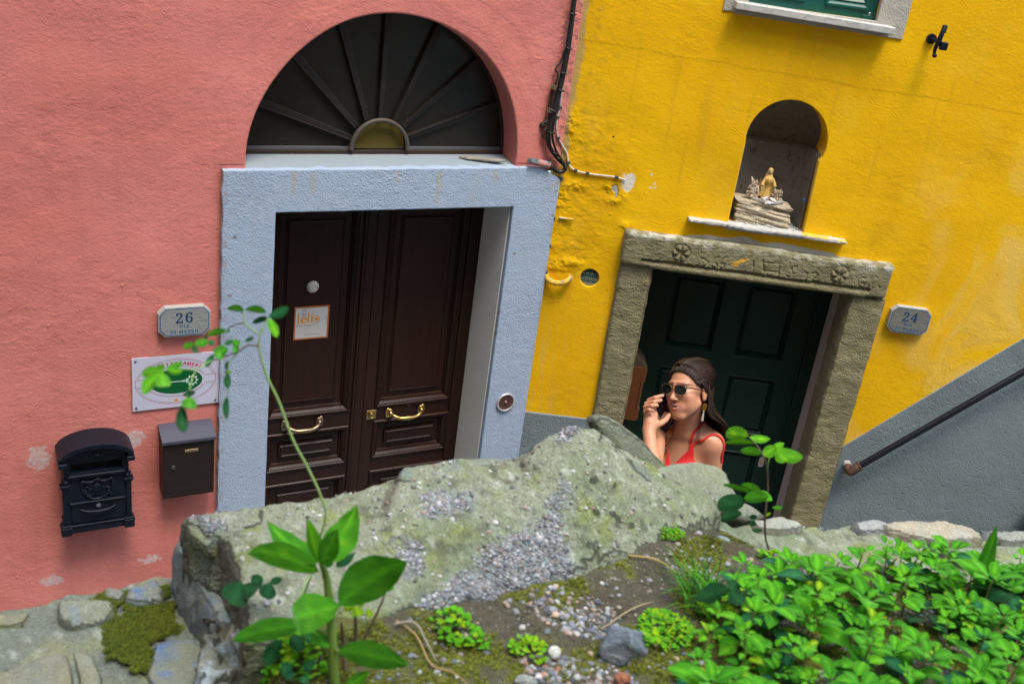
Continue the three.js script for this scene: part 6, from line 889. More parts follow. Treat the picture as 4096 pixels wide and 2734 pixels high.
  const hairLine = (x, y, z) => { const ax = Math.abs(x); return z - (.086 - .62 * Math.max(0, .112 - y) * (y > .03 ? .55 : .75) - .25 * ax) ; };
  const capHair = (x, y, z) => {
    const ax = Math.abs(x); let o = ell(x, y, z, 0, .046, -.018, .079, .084, .098);
    o = smin(o, ell(x, y, z, .004, .100, -.052, .046, .030, .045), .03);                 // gathered volume at the crown
    o = smin(o, ell(x, y, z, 0, -.02, -.062, .070, .09, .052), .03);
    const front = z - .056 + (y > .062 ? -.04 * (y - .062) / .06 : 1.25 * (.062 - y) * (ax > .052 ? .42 : 1.15));   // keep what is behind the hairline
    const earHole = ell(ax, y, z, .086, -.012, .002, .022, .032, .022);
    return Math.max(smax(o, front, .006), -earHole) + .0022 * n3(x * 30, y * 14, z * 90);
  };
  const cg = paint(skin(capHair, [-.11, -.13, -.14], [.11, .17, .12], .0042), (x, y, z) => { const k = .75 + .8 * n3(x * 130, y * 8, z * 14) + .4 * n3(x * 260, y * 14, z * 20); return [k, k * .96, k * .92].map((e) => Math.max(.2, e)); }); cg.applyQuaternion(hq); cg.translate(H0.x, H0.y, H0.z);
  const strands = [cg], rs = rng(21), S = (pts, r, c) => { const g = taper(pts, [r, r, r * .9, r * .35], 4, 14); strands.push(paint(g, () => [c, c * .95, c * .9])); };
  const shell = (d, off) => { let t = .05; for (let i = 0; i < 60; i++) { const e = Math.min(ell(d.x * t, d.y * t + .03, d.z * t - .015, 0, .046, -.018, .079, .084, .098), ell(d.x * t, d.y * t + .03, d.z * t - .015, .004, .100, -.052, .046, .030, .045)); t += (off - e) * .8; } return V(d.x * t, d.y * t + .03, d.z * t - .015); };
  for (let k = 0; k < 1000; k++) { // from the parting over the crown, swept back and to the sides
    const s = rs() < .42 ? -1 : 1, u = rs(), c = .55 + 1.7 * rs() * rs(), pts = [], off = .0010 + rs() * rs() * .0085;
    const a0 = V(lerp(-.10, s * .82, u), .47 - .50 * u * u, .88 - .26 * u), j = () => (rs() - .5) * .22, a1 = V(s * (.15 + .75 * u) + j(), 1 - .55 * u + j(), .10 + j()), a2 = V(s * (.18 + .75 * u), .45 - (s < 0 ? .55 : .75) * u, -.75 + (s < 0 ? .85 : .30) * u + (rs() - .5) * .2);
    for (let i = 0; i <= 6; i++) { const t = i / 6, d = a0.clone().multiplyScalar((1 - t) * (1 - t)).addScaledVector(a1, 2 * t * (1 - t)).addScaledVector(a2, t * t).normalize(), q = shell(d, off); pts.push(hl(q.x, q.y, q.z)); }
    S(pts, .0013 + .0006 * rs(), c);
  }
  for (let k = 0; k < 900; k++) { // long hair falling down the back and behind both shoulders
    const a = rs() * 2 - 1, s = Math.sign(a), u = Math.abs(a), c = .55 + 1.7 * rs() * rs(), q = rs();
    const top = hl(s * (.02 + .058 * u), .10 - .10 * q, -.085 + .055 * u * u), ear = hl(s * (.030 + .064 * u), -.035 - .05 * q, -.070 + .058 * u * u);
    const shoulder = tl(s * (.022 + (s > 0 ? .125 : .10) * u) + .016, .012 + .05 * (1 - u) * q, -.085 + .022 * u), end = tl(s * (.03 + (s > 0 ? .095 : .10) * u) + .022 + .03 * (rs() - .5), -.08 - .16 * rs(), -.110 + .045 * u + .03 * rs());
    S([top, ear, shoulder.add(V((rs() - .5) * .02, 0, (rs() - .5) * .02)), end], .0019, c);
  }
  for (let k = 0; k < 260; k++) { // loose hair from the parting over the temple and behind the ear, on down to the shoulder
    const s = rs() < .7 ? 1 : -1, u = rs(), c = .6 + 1.7 * rs() * rs(), w = (rs() - .5) * .018, o = -.002 + .007 * rs();
    const p = [hl(-.012 + s * .012 * u, .112 + .012 * u, .070 - .075 * u), hl(s * (.046 + o), .092 + .008 * u + w, .058 - .075 * u), hl(s * (.073 + o), .048 - .016 * u + w, .034 - .060 * u), hl(s * (.083 + o), .004 - .016 * u + w, -.014 - .020 * u), hl(s * (.085 + o), -.060 + w, -.036 - .02 * u)];
    if (u > .25) p.push(tl(s * (.085 + .03 * rs()) + (s > 0 ? .02 : -.01), .03, -.055 - .03 * rs()), tl(s * (.085 + .04 * rs()) + .01, -.05 - .12 * rs(), -.06 - .03 * rs()));
    S(p, .0015, c);
  }
  for (let k = 0; k < 46; k++) { // flyaway hairs
    const a = rs() * 6.28, d = V(Math.cos(a), .55 + .5 * rs(), Math.sin(a) * .8 - .35).normalize(), q = shell(d, .001), e = shell(V(d.x + .5 * (rs() - .5), d.y + .3 * (rs() - .5), d.z - .5).normalize(), .010 + .012 * rs());
    S([hl(q.x, q.y, q.z), hl(lerp(q.x, e.x, .5) * 1.06, lerp(q.y, e.y, .5) * 1.06, lerp(q.z, e.z, .5) * 1.06), hl(e.x, e.y, e.z)], .0006, .9);
  }
  for (let k = 0; k < 90; k++) { const u = rs(), v = rs() - .5; S([hl(-.070, -.02 - .02 * u, -.03 + .02 * v), toL(at(2700 - 14 * u, 1676 + 10 * v, 4.372 + .02 * u)), toL(at(2682 - 34 * u, 1702 + 12 * v, 4.375 + .02 * u)), toL(at(2668 - 30 * u, 1724 + 10 * v, 4.40))], .0024, .45 + .8 * rs()); }
  for (let k = 0; k < 4; k++) S([hl(.074, -.045, -.03), tl(.060 + .004 * k, .06, .01), tl(.066 + .004 * k, -.01, .035), tl(.085 + .006 * k, -.055, .045)], .0009, .8);
  part(W, 'hair', merge(strands, true), hairMat);
  // sunglasses
  const G = new THREE.Group(); G.name = 'sunglasses'; W.add(G); const hp = (g) => { g.applyQuaternion(hq); g.translate(H0.x, H0.y, H0.z); return g; };
  const tort = std([.055, .022, .012], .25), gold = std([.70, .46, .16], .25, { metalness: 1 });
  const lensOutline = (s) => { const o = []; for (let i = 0; i <= 40; i++) { const a = i / 40 * 6.28318, c = Math.cos(a), n = Math.sin(a), x = .0255 * Math.sign(c) * Math.pow(Math.abs(c), .82), y = (n > 0 ? .0165 : .0225) * Math.sign(n) * Math.pow(Math.abs(n), .85); o.push([s * .0335 + x * (n < 0 ? 1 - .10 * n * n : 1), .007 + y]); } return o; };
  const bendZ = (x) => .1085 - 2.6 * x * x;
  for (const s of [-1, 1]) {
    const o = lensOutline(s), g = extr(poly(o.slice(0, 40)), 0, .0022, .0004), p = g.attributes.position; for (let i = 0; i < p.count; i++) p.setZ(i, p.getZ(i) + bendZ(p.getX(i)) - .004 * Math.pow((p.getY(i)) / .02, 2) * .2); g.computeVertexNormals();
    part(G, 'lens', hp(g), phys([.008, .010, .009], .08, { specularIntensity: 1, clearcoat: 0 }));
    part(G, 'rim', hp(tube(o.slice(20, 41).map(([x, y]) => V(x, y, bendZ(x) + .001)), .0012, 40, 6)), gold);
    part(G, 'brow_bar', hp(taper(o.slice(0, 21).map(([x, y]) => V(x, y, bendZ(x) + .0015)).concat(s > 0 ? [] : []), [.0022, .0030, .0030, .0028, .0022], 7, 30)), tort);
    part(G, 'temple', hp(taper([V(s * .058, .016, bendZ(.058) + .001), V(s * .070, .016, .085), V(s * .076, .010, .04), V(s * .0785, .004, -.004), V(s * .078, -.012, -.022)], [.0030, .0026, .0020, .0018, .0015], 6, 24)), tort);
    part(G, 'stud', hp(ball(s * .0575, .0165, bendZ(.0575) + .0042, .0016, .0012, .0012, 8)), std([.8, .8, .78], .25, { metalness: 1 }));
  }
  part(G, 'bridge', hp(tube([V(-.0085, .010, bendZ(.0085) + .001), V(0, .014, .1125), V(.0085, .010, bendZ(.0085) + .001)], .0015, 14, 6)), gold);
  // earrings
  for (const s of [1, -1]) {
    const E = new THREE.Group(); E.name = 'earring'; W.add(E); const o = s > 0 ? hl(.0775, -.040, -.002) : hl(-.078, -.040, .006), d = s > 0 ? .012 : .01;
    const g = (() => { const q = new THREE.Shape(); q.moveTo(0, .004); q.bezierCurveTo(.009, .004, .011, -.012, .004, -.026); q.bezierCurveTo(.002, -.030, -.002, -.030, -.004, -.026); q.bezierCurveTo(-.011, -.012, -.009, .004, 0, .004); const e = extr(q, -.001, .001, .0004); e.rotateY(-.35); e.translate(o.x + .002, o.y - .004, o.z + d); return e; })();
    part(E, 'disc', g, std([.66, .40, .10], .35, { metalness: .9 }));
    const t = []; const r = rng(5); for (let k = 0; k < 34; k++) { const a = r() * 6.28, w = Math.sqrt(r()); t.push(taper([V(o.x + .002, o.y - .036, o.z + d), V(o.x + .002 + .0035 * w * Math.cos(a), o.y - .050, o.z + d + .003 * w * Math.sin(a)), V(o.x + .003 + .0062 * w * Math.cos(a), o.y - .076 - .003 * r(), o.z + d + .005 * w * Math.sin(a))], [.0012, .0011, .0009], 4, 6)); } t.push(ball(o.x + .002, o.y - .036, o.z + d, .0032, .004, .0032, 8));
    part(E, 'tassel', merge(t), std([.66, .61, .50], .7));
  }
  // phone in a dark case
  const pc = hl(-.083, -.056, .058), P = thing('phone', 'smartphone in a dark case held to her right cheek', 'phone', [pc.x + base.x, pc.y, pc.z + base.z]);
  const long = V(.12, -.58, .80).normalize().applyQuaternion(hq), out = V(-1, -.05, .10).applyQuaternion(hq); out.addScaledVector(long, -out.dot(long)).normalize(); const wide = long.clone().cross(out);
  const pm = new THREE.Quaternion().setFromRotationMatrix(new THREE.Matrix4().makeBasis(wide, long, out)); P.quaternion.copy(pm);
  part(P, 'case', new RoundedBoxGeometry(.068, .138, .010, 3, .0045), std([.012, .013, .018], .4));
  part(P, 'frame', new RoundedBoxGeometry(.0655, .1355, .0075, 3, .0036).translate(0, .0008, -.0028), std([.60, .52, .42], .3, { metalness: .9 }));
  part(P, 'screen', new RoundedBoxGeometry(.062, .132, .003, 2, .0014).translate(0, 0, -.0060), phys([.006, .006, .010], .08));
  part(P, 'camera_lens', ball(.020, -.055, .0052, .004, .004, .0012), std([.02, .02, .025], .1));
  // bag on a tan strap
  const B = thing('shoulder_bag', 'small tan leather bag hanging from a buckled strap across the red top', 'bag', [base.x, 0, base.z]), leather = std([.36, .13, .030], .5);
  const path = [[-.02, -.06, -.12], [-.040, .010, -.06], [-.046, .034, -.01], [-.047, .0, .04], [-.045, -.05, .06], [-.040, -.10, .08], [-.034, -.16, .11], [-.026, -.21, .12], [-.006, -.28, .11], [.04, -.36, .10], [.09, -.43, .08]].map((q) => tl(...q));
  part(B, 'strap', ribbon(path, .0120, .003, .0055, 90), leather);
  part(B, 'strap_loop', ribbon([tl(-.038, -.125, .10), tl(-.034, -.175, .12)], .0140, .004, .0090, 12), leather);
  { const q = stick(tl(-.040, -.108, .09), .012); const g = new THREE.TorusGeometry(.0145, .002, 6, 4); g.rotateZ(Math.PI / 4); g.scale(1, .85, 1); g.rotateY(ty); g.translate(q.x, q.y, q.z); part(B, 'buckle', merge([g, rod(q.clone().addScaledVector(TL, -.016).add(V(0, .012, .002)), q.clone().addScaledVector(TL, .016).add(V(0, .012, .002)), .0022, 6), rod(q.clone().add(V(0, .012, .003)), q.clone().add(V(0, -.014, .003)), .0016, 6)]), MAT.steel); }
  { const q = tl(.17, -.50, .06); part(B, 'pouch', (() => { const g = new RoundedBoxGeometry(.19, .14, .06, 3, .02); g.rotateY(ty + .9); g.translate(q.x, q.y - .03, q.z); return g; })(), leather); }
}

// ================================================================ plants of the bed
const leafTones = { fresh: [.070, .310, .010], bright: [.092, .330, .008], mid: [.048, .240, .010], deep: [.010, .070, .020], lime: [.190, .360, .008], blue: [.018, .130, .045] };
const leafMats = {}; for (const [k, c] of Object.entries(leafTones)) leafMats[k] = phys([1, 1, 1], .93, { color: rgb(...c), vertexColors: true, specularIntensity: .22, transmission: .38, thickness: 0, side: THREE.DoubleSide });
MAT.stemGreen = std([.13, .22, .035], .7); MAT.stemBrown = std([.085, .060, .035], .8); MAT.stemPale = std([.21, .33, .10], .7);
const PROF = { lance: (t) => Math.pow(Math.sin(Math.PI * Math.pow(t, .82)), .85) * (1 - .12 * t), oval: (t) => Math.pow(Math.sin(Math.PI * Math.pow(t, .95)), .62), round: (t) => Math.sqrt(Math.max(0, 1 - Math.pow(2 * t - 1, 2))) };
function leafGeo(B, T, side, w, o = {}) { // from base to tip, w wide; bend lifts the middle, fold raises the edges, curl drops the tip
  const n = o.n || 12, m = o.m || 6, len = B.distanceTo(T), ax = T.clone().sub(B).normalize(), s = side.clone().addScaledVector(ax, -side.dot(ax)).normalize(), nr = s.clone().cross(ax).normalize(), C = B.clone().lerp(T, .5).addScaledVector(nr, (o.bend || 0) * len * 2), pf = PROF[o.prof || 'lance'], p = [], c = [], id = [], uv = [];
  for (let i = 0; i <= n; i++) { const t = i / n, a = (1 - t) * (1 - t), b = 2 * t * (1 - t), d = t * t, q = V(B.x * a + C.x * b + T.x * d, B.y * a + C.y * b + T.y * d, B.z * a + C.z * b + T.z * d), hw = w * .5 * (i === 0 || i === n ? .02 : pf(t));
    for (let j = 0; j <= m; j++) { const v = j / m * 2 - 1, av = Math.abs(v), rip = (o.ripple || 0) * w * Math.sin(t * 19 + v * 2) * av, h = (o.fold || 0) * hw * av + rip - (o.curl || 0) * len * Math.pow(t, 4); const e = q.clone().addScaledVector(s, v * hw).addScaledVector(nr, h); p.push(e.x, e.y, e.z); uv.push(v * .5 + .5, t); const vein = Math.max(0, 1 - av * 9) * .45 + .20 * Math.max(0, Math.sin((t - av * .22) * 48)) * (1 - av * .5) - .12; const bl = fbm2(v * 1.7 + B.x * 57, t * 4.5 + B.z * 91, 3), k = (1 + vein) * (1 + .38 * bl), ye = Math.max(0, bl - .16) * 2.2; c.push(k * (1 + .25 * vein + ye), k * (1 + .15 * ye), k); } }
  for (let i = 0; i < n; i++) for (let j = 0; j < m; j++) { const a = i * (m + 1) + j; id.push(a, a + 1, a + m + 1, a + 1, a + m + 2, a + m + 1); }
  const g = new THREE.BufferGeometry(); g.setAttribute('position', new THREE.Float32BufferAttribute(p, 3)); g.setAttribute('color', new THREE.Float32BufferAttribute(c, 3)); g.setAttribute('uv', new THREE.Float32BufferAttribute(uv, 2)); g.setIndex(id); g.computeVertexNormals(); return g;
}
// leaf given by its base and tip in a crop of the photograph with their distances, its width there, and how much it turns away
function leafAt(P, zoom, b, bd, t, td, wpx, tone, o = {}) {
  const B = at(...zoom(...b), bd), T = at(...zoom(...t), td), scale = zoom(1, 0)[0] - zoom(0, 0)[0], view = B.clone().lerp(T, .5).sub(camera.position).normalize(), ax = T.clone().sub(B).normalize(), flat = ax.clone().cross(view).normalize(), tw = (o.turn || 0) * D2R;
  const side = flat.multiplyScalar(Math.cos(tw)).addScaledVector(view, Math.sin(tw)), w = wpx * scale / F4 * (bd + td) / 2 / Math.max(.25, Math.cos(tw));
  return part(P, 'leaf', leafGeo(B, T, side, w, o), leafMats[tone]);
}
const z5 = (x, y) => [850 + .532 * x, 1900 + .532 * y], z8 = (x, y) => [2800 + .319 * x, 1650 + .319 * y];
{ // big leafed plant in front
  const P = thing('broad_leaf_plant', 'young plant with big glossy bright green leaves in front of the cap', 'plant');
  const st = [[918, 1640, 1.735], [908, 1500, 1.71], [898, 1250, 1.675], [888, 1080, 1.655], [872, 900, 1.63], [852, 760, 1.61], [818, 655, 1.59]].map(([x, y, d]) => at(...z5(x, y), d));
  part(P, 'stem', taper(st, [.0088, .0082, .0076, .007, .0064, .0054, .0042], 9, 40), MAT.stemGreen);
  const L = (b, bd, t, td, w, tone, o) => leafAt(P, z5, b, bd, t, td, w, tone, o);
  L([800, 650], 1.59, [1105, 240], 1.60, 250, 'fresh', { turn: 35, bend: .06, fold: .18, curl: .10, ripple: .030 });
  L([785, 660], 1.59, [415, 350], 1.63, 185, 'mid', { turn: -38, bend: .07, fold: .15, ripple: .030 });
  L([800, 730], 1.60, [235, 560], 1.50, 185, 'fresh', { turn: 30, bend: .13, fold: .1, curl: .06, ripple: .030 });
  L([805, 665], 1.585, [715, 325], 1.575, 120, 'bright', { turn: 40, bend: -.05, fold: .35 });
  L([815, 670], 1.58, [940, 405], 1.53, 165, 'mid', { turn: 18, bend: -.04, fold: .28 });
  L([945, 975], 1.62, [1470, 620], 1.56, 330, 'mid', { turn: -22, bend: .12, fold: .12, curl: .10, ripple: .030 });
  L([955, 985], 1.62, [600, 1080], 1.50, 270, 'fresh', { turn: 15, bend: .10, fold: .1, prof: 'oval', ripple: .030 });
  L([690, 1130], 1.66, [140, 1245], 1.58, 160, 'mid', { turn: 25, bend: .10, fold: .16, ripple: .030 });
  L([940, 1320], 1.67, [1475, 1430], 1.60, 190, 'mid', { turn: -25, bend: .08, fold: .14, ripple: .030 });
  L([930, 690], 1.64, [1075, 575], 1.67, 70, 'deep', { turn: 30, bend: .05 });
  L([760, 1160], 1.68, [870, 1300], 1.66, 110, 'mid', { turn: 40, bend: .05 });
  L([985, 1600], 1.70, [1180, 1470], 1.66, 90, 'fresh', { turn: 20, bend: .08 });
  L([850, 690], 1.60, [905, 630], 1.62, 60, 'mid', { turn: 20 });
  for (const [a, b, d0, d1] of [[[884, 1040], [950, 978], 1.652, 1.62], [[896, 1210], [690, 1132], 1.67, 1.66], [[900, 1335], [945, 1320], 1.69, 1.67]]) part(P, 'leaf_stalk', taper([at(...z5(...a), d0), at(...z5((a[0] + b[0]) / 2, (a[1] + b[1]) / 2 - 8), (d0 + d1) / 2), at(...z5(...b), d1)], [.0042, .0036, .003], 7, 10), MAT.stemGreen);
}
function shoot(name, label, zoom, stems, leaves, mat = MAT.stemPale) {
  const P = thing(name, label, 'plant');
  for (const [pts, r, m] of stems) part(P, 'stem', taper(pts.map(([x, y, d]) => at(...zoom(x, y), d)), r, 6, pts.length * 7), m || mat);
  for (const [b, bd, t, td, w, tone, o] of leaves) leafAt(P, zoom, b, bd, t, td, w, tone, { prof: 'oval', n: 9, m: 4, bend: .06, fold: .15, ...o });
  return P;
}
{ // thin bramble shoot on the left
  const d = 1.62;
  shoot('rose_shoot', 'tall thin rose shoot with drooping leaflets rising before the white surround', zJ, [
    [[[2085, 3740, 1.83], [2160, 3600, 1.80], [2250, 3350, 1.77], [2330, 3000, 1.73], [2420, 2640, 1.70], [2350, 2400, 1.685], [2200, 2080, 1.67], [2030, 1760, 1.655], [1860, 1300, 1.64], [1720, 1000, 1.63], [1640, 760, 1.62], [1612, 610, 1.615], [1622, 500, 1.61], [1640, 375, 1.608]], [.0022, .0022, .0022, .0022, .0022, .0021, .0021, .0021, .0020, .0019, .0018, .0016, .0014, .001]],
    [[[1612, 610, d], [1480, 605, d], [1370, 680, d], [1210, 735, d - .01], [1060, 785, d - .02]], [.0016, .0015, .0014, .0012, .001], MAT.stemBrown],
    [[[1600, 470, d], [1500, 390, d], [1440, 335, d], [1425, 210, d]], [.0014, .0014, .0013, .001]],
    [[[1440, 340, d], [1340, 352, d], [1250, 395, d], [1228, 420, d]], [.0011, .001, .001, .0008], MAT.stemBrown],
    [[[1370, 680, d], [1290, 770, d], [1250, 830, d], [1238, 1150, d], [1225, 1230, d]], [.0011, .001, .001, .0008, .0008]],
    [[[1060, 785, d - .02], [960, 830, d - .05], [860, 890, d - .08], [660, 890, d - .12], [480, 895, d - .15]], [.0011, .001, .001, .001, .001]],
    [[[860, 890, d - .08], [805, 1010, d - .09], [770, 1150, d - .10], [700, 1300, d - .11]], [.0010, .001, .001, .0008]],
    [[[1622, 500, d], [1680, 360, d], [1722, 268, d]], [.0011, .001, .001]],
  ], [
    [[1430, 175], d, [1220, 165], d + .03, 75, 'mid', { turn: 35, bend: .10 }], [[1440, 175], d, [1700, 205], d - .03, 80, 'mid', { turn: -35, bend: .14 }], [[1425, 185], d, [1400, 205], d - .04, 40, 'deep', {}],
    [[1725, 262], d, [1985, 150], d - .02, 120, 'blue', { turn: 20, curl: .05 }], [[1722, 268], d, [1528, 340], d + .02, 70, 'deep', { turn: 25 }], [[1740, 280], d, [1830, 515], d - .02, 105, 'bright', { turn: 30, bend: -.05, ripple: .06 }],
    [[1228, 430], d, [985, 485], d - .01, 80, 'mid', { turn: 30, bend: .10 }], [[1230, 425], d, [1258, 440], d, 60, 'mid', {}],
    [[840, 590], d - .03, [698, 630], d - .05, 75, 'mid', { turn: 20 }], [[840, 590], d - .03, [1010, 545], d - .02, 100, 'mid', { turn: 25 }], [[840, 600], d - .03, [848, 700], d - .06, 75, 'deep', { turn: 20 }], [[1000, 560], d - .02, [1085, 585], d - .02, 65, 'blue', { turn: 20 }], [[960, 520], d - .03, [985, 490], d - .03, 50, 'deep', {}],
    [[1055, 660], d - .01, [1245, 660], d - .02, 110, 'mid', { turn: 25, bend: .12 }], [[1190, 600], d, [1120, 770], d - .04, 120, 'mid', { turn: 30, bend: .08 }],
    [[1190, 590], d, [1300, 545], d, 60, 'blue', { turn: 20 }], [[1290, 545], d, [1385, 600], d - .01, 90, 'mid', { turn: 20 }], [[1370, 600], d, [1310, 690], d - .02, 70, 'mid', { turn: 30 }], [[1555, 510], d, [1440, 560], d, 50, 'blue', { turn: 20 }],
    [[1075, 710], d - .02, [970, 870], d - .04, 70, 'blue', { turn: 20 }],
    [[1245, 795], d, [1215, 905], d - .01, 45, 'deep', { turn: 40 }], [[1190, 930], d, [1290, 920], d, 45, 'mid', { turn: 20 }], [[1245, 935], d, [1230, 1130], d - .02, 80, 'deep', { turn: 25 }], [[1230, 1220], d, [1222, 1500], d - .02, 72, 'deep', { turn: 30 }],
    [[470, 900], d - .15, [195, 960], d - .18, 110, 'bright', { turn: 25, bend: .12 }], [[470, 905], d - .15, [205, 1185], d - .20, 140, 'bright', { turn: 30, bend: .10 }], [[440, 930], d - .15, [470, 1105], d - .20, 165, 'bright', { turn: 15, prof: 'round' }], [[500, 880], d - .15, [700, 810], d - .15, 80, 'mid', { turn: 30 }], [[500, 890], d - .15, [690, 920], d - .16, 80, 'bright', { turn: 25 }], [[430, 900], d - .15, [420, 830], d - .15, 90, 'bright', { turn: 20 }],
    [[850, 1170], d - .10, [695, 1210], d - .11, 75, 'deep', { turn: 25 }], [[780, 1220], d - .10, [770, 1365], d - .14, 170, 'mid', { turn: 15, prof: 'round' }], [[690, 1330], d - .11, [700, 1660], d - .16, 130, 'deep', { turn: 25 }],
  ]);
}
{ // shoot on the right, before the green door
  const d = 2.13;
  shoot('rose_shoot', 'slender rose shoot with round leaflets rising before the green door', z8, [
    [[[905, 1900, 2.24], [860, 1700, 2.22], [825, 1568, 2.20], [820, 1300, 2.17], [832, 1150, 2.16], [852, 950, 2.15], [842, 700, 2.14], [800, 550, d], [710, 405, d], [615, 300, d]], [.0024, .0024, .0023, .0022, .0021, .002, .0019, .0016, .0013, .001], MAT.stemBrown],
    [[[845, 720, 2.14], [862, 610, d], [885, 530, d]], [.0014, .0012, .001]], [[[830, 1150, 2.16], [790, 1060, 2.14], [720, 990, 2.13]], [.0013, .0011, .001], MAT.stemBrown],
  ], [
    [[610, 295], d, [325, 255], d - .03, 165, 'bright', { turn: 25, bend: .10, prof: 'round' }], [[620, 310], d, [885, 325], d + .01, 100, 'bright', { turn: 35 }], [[700, 385], d, [300, 380], d - .02, 70, 'bright', { turn: 45 }], [[780, 520], d, [505, 470], d - .02, 105, 'fresh', { turn: 35 }], [[790, 530], d, [960, 420], d, 150, 'bright', { turn: 25 }], [[960, 480], d - .02, [1100, 610], d - .05, 160, 'bright', { turn: 20 }], [[940, 440], d, [1290, 575], d - .04, 165, 'bright', { turn: 25, bend: .16 }], [[930, 430], d, [1060, 380], d + .01, 80, 'bright', { turn: 20 }],
    [[770, 985], 2.13, [515, 900], 2.14, 95, 'fresh', { turn: 30 }], [[640, 1005], 2.12, [285, 900], 2.12, 65, 'mid', { turn: 35 }], [[870, 1060], 2.12, [550, 1070], 2.10, 150, 'mid', { turn: 25 }], [[770, 975], 2.13, [910, 1100], 2.13, 95, 'fresh', { turn: 40 }], [[575, 1110], 2.11, [215, 1170], 2.08, 215, 'deep', { turn: 15, prof: 'round' }], [[530, 1260], 2.10, [260, 1320], 2.08, 130, 'deep', { turn: 25 }],
    [[725, 1310], 2.17, [620, 1310], 2.16, 60, 'deep', { turn: 20 }], [[715, 1400], 2.17, [610, 1385], 2.16, 60, 'deep', { turn: 20 }], [[910, 1185], 2.16, [1040, 1190], 2.15, 55, 'mid', { turn: 30 }], [[830, 1290], 2.17, [895, 1255], 2.17, 40, 'lime', {}], [[650, 1470], 2.19, [790, 1470], 2.19, 50, 'deep', { turn: 30 }],
  ], MAT.stemGreen);
}
// small shoots round the big plant
shoot('bramble_shoot', 'low shoot with dark blue green leaves left of the big leafed plant', z5, [[[[640, 1250, 1.74], [660, 1000, 1.74], [690, 830, 1.75], [745, 745, 1.76]], [.0016, .0014, .0012, .001], MAT.stemPale]], [
  [[215, 800], 1.74, [150, 975], 1.70, 190, 'deep', { turn: 20 }], [[215, 830], 1.74, [325, 880], 1.70, 130, 'deep', { turn: 25 }], [[180, 820], 1.74, [105, 885], 1.72, 80, 'deep', {}], [[375, 760], 1.75, [300, 830], 1.73, 100, 'deep', { turn: 20 }], [[425, 805], 1.75, [410, 930], 1.72, 120, 'deep', { turn: 15 }], [[430, 810], 1.75, [520, 775], 1.75, 55, 'deep', {}]]);
shoot('bramble_shoot', 'thin brown shoot with lime leaves right of the big leafed plant', z5, [[[[1120, 1270, 1.72], [1200, 1110, 1.71], [1270, 960, 1.70], [1310, 850, 1.70], [1370, 765, 1.70]], [.0024, .0022, .002, .0016, .0008], MAT.stemBrown], [[[1078, 1290, 1.72], [1075, 1120, 1.71], [1070, 1000, 1.71]], [.0034, .003, .002], MAT.stemBrown], [[[1000, 1480, 1.74], [985, 1300, 1.73], [968, 1110, 1.72]], [.0036, .003, .0022], MAT.stemBrown]], [
  [[1275, 850], 1.70, [1150, 870], 1.69, 80, 'mid', { turn: 20 }], [[1270, 835], 1.70, [1365, 850], 1.69, 50, 'mid', { turn: 20 }], [[1070, 990], 1.70, [985, 990], 1.69, 70, 'lime', { turn: 15 }], [[1075, 970], 1.70, [1135, 925], 1.69, 75, 'lime', { turn: 15 }], [[1080, 980], 1.70, [1105, 1065], 1.68, 85, 'lime', { turn: 15 }], [[1160, 1000], 1.70, [1195, 1070], 1.69, 45, 'lime', {}]]);
shoot('bramble_shoot', 'dark leaved seedling under the big leafed plant', z5, [[[[830, 1500, 1.74], [800, 1330, 1.73], [760, 1190, 1.72]], [.0028, .0024, .002], MAT.stemBrown]], [
  [[520, 1235], 1.70, [390, 1430], 1.68, 110, 'deep', { turn: 20 }], [[590, 1200], 1.70, [685, 1315], 1.69, 100, 'deep', { turn: 20 }], [[700, 1190], 1.71, [755, 1250], 1.70, 70, 'blue', {}], [[600, 1430], 1.70, [520, 1490], 1.68, 100, 'blue', { turn: 20 }], [[680, 1420], 1.70, [760, 1440], 1.68, 90, 'blue', { turn: 20 }], [[560, 1470], 1.70, [590, 1530], 1.68, 80, 'blue', {}], [[700, 1500], 1.70, [680, 1560], 1.68, 80, 'blue', {}]]);
shoot('bramble_shoot', 'dull blue green compound leaf beside the grass tuft', (x, y) => [2600 + .637 * x, 1900 + .637 * y], [[[[620, 900, 1.99], [590, 800, 1.98], [500, 720, 1.96]], [.002, .0017, .0014], MAT.stemBrown]], [
  [[500, 715], 1.95, [280, 780], 1.92, 120, 'deep', { turn: 20, prof: 'lance' }], [[500, 710], 1.95, [570, 670], 1.97, 90, 'deep', { turn: 25 }], [[510, 720], 1.95, [580, 810], 1.92, 90, 'deep', { turn: 20 }], [[660, 910], 1.93, [570, 900], 1.92, 70, 'blue', {}], [[670, 900], 1.93, [760, 930], 1.91, 80, 'blue', {}], [[620, 760], 1.95, [800, 750], 1.95, 80, 'blue', { turn: 20 }]]);

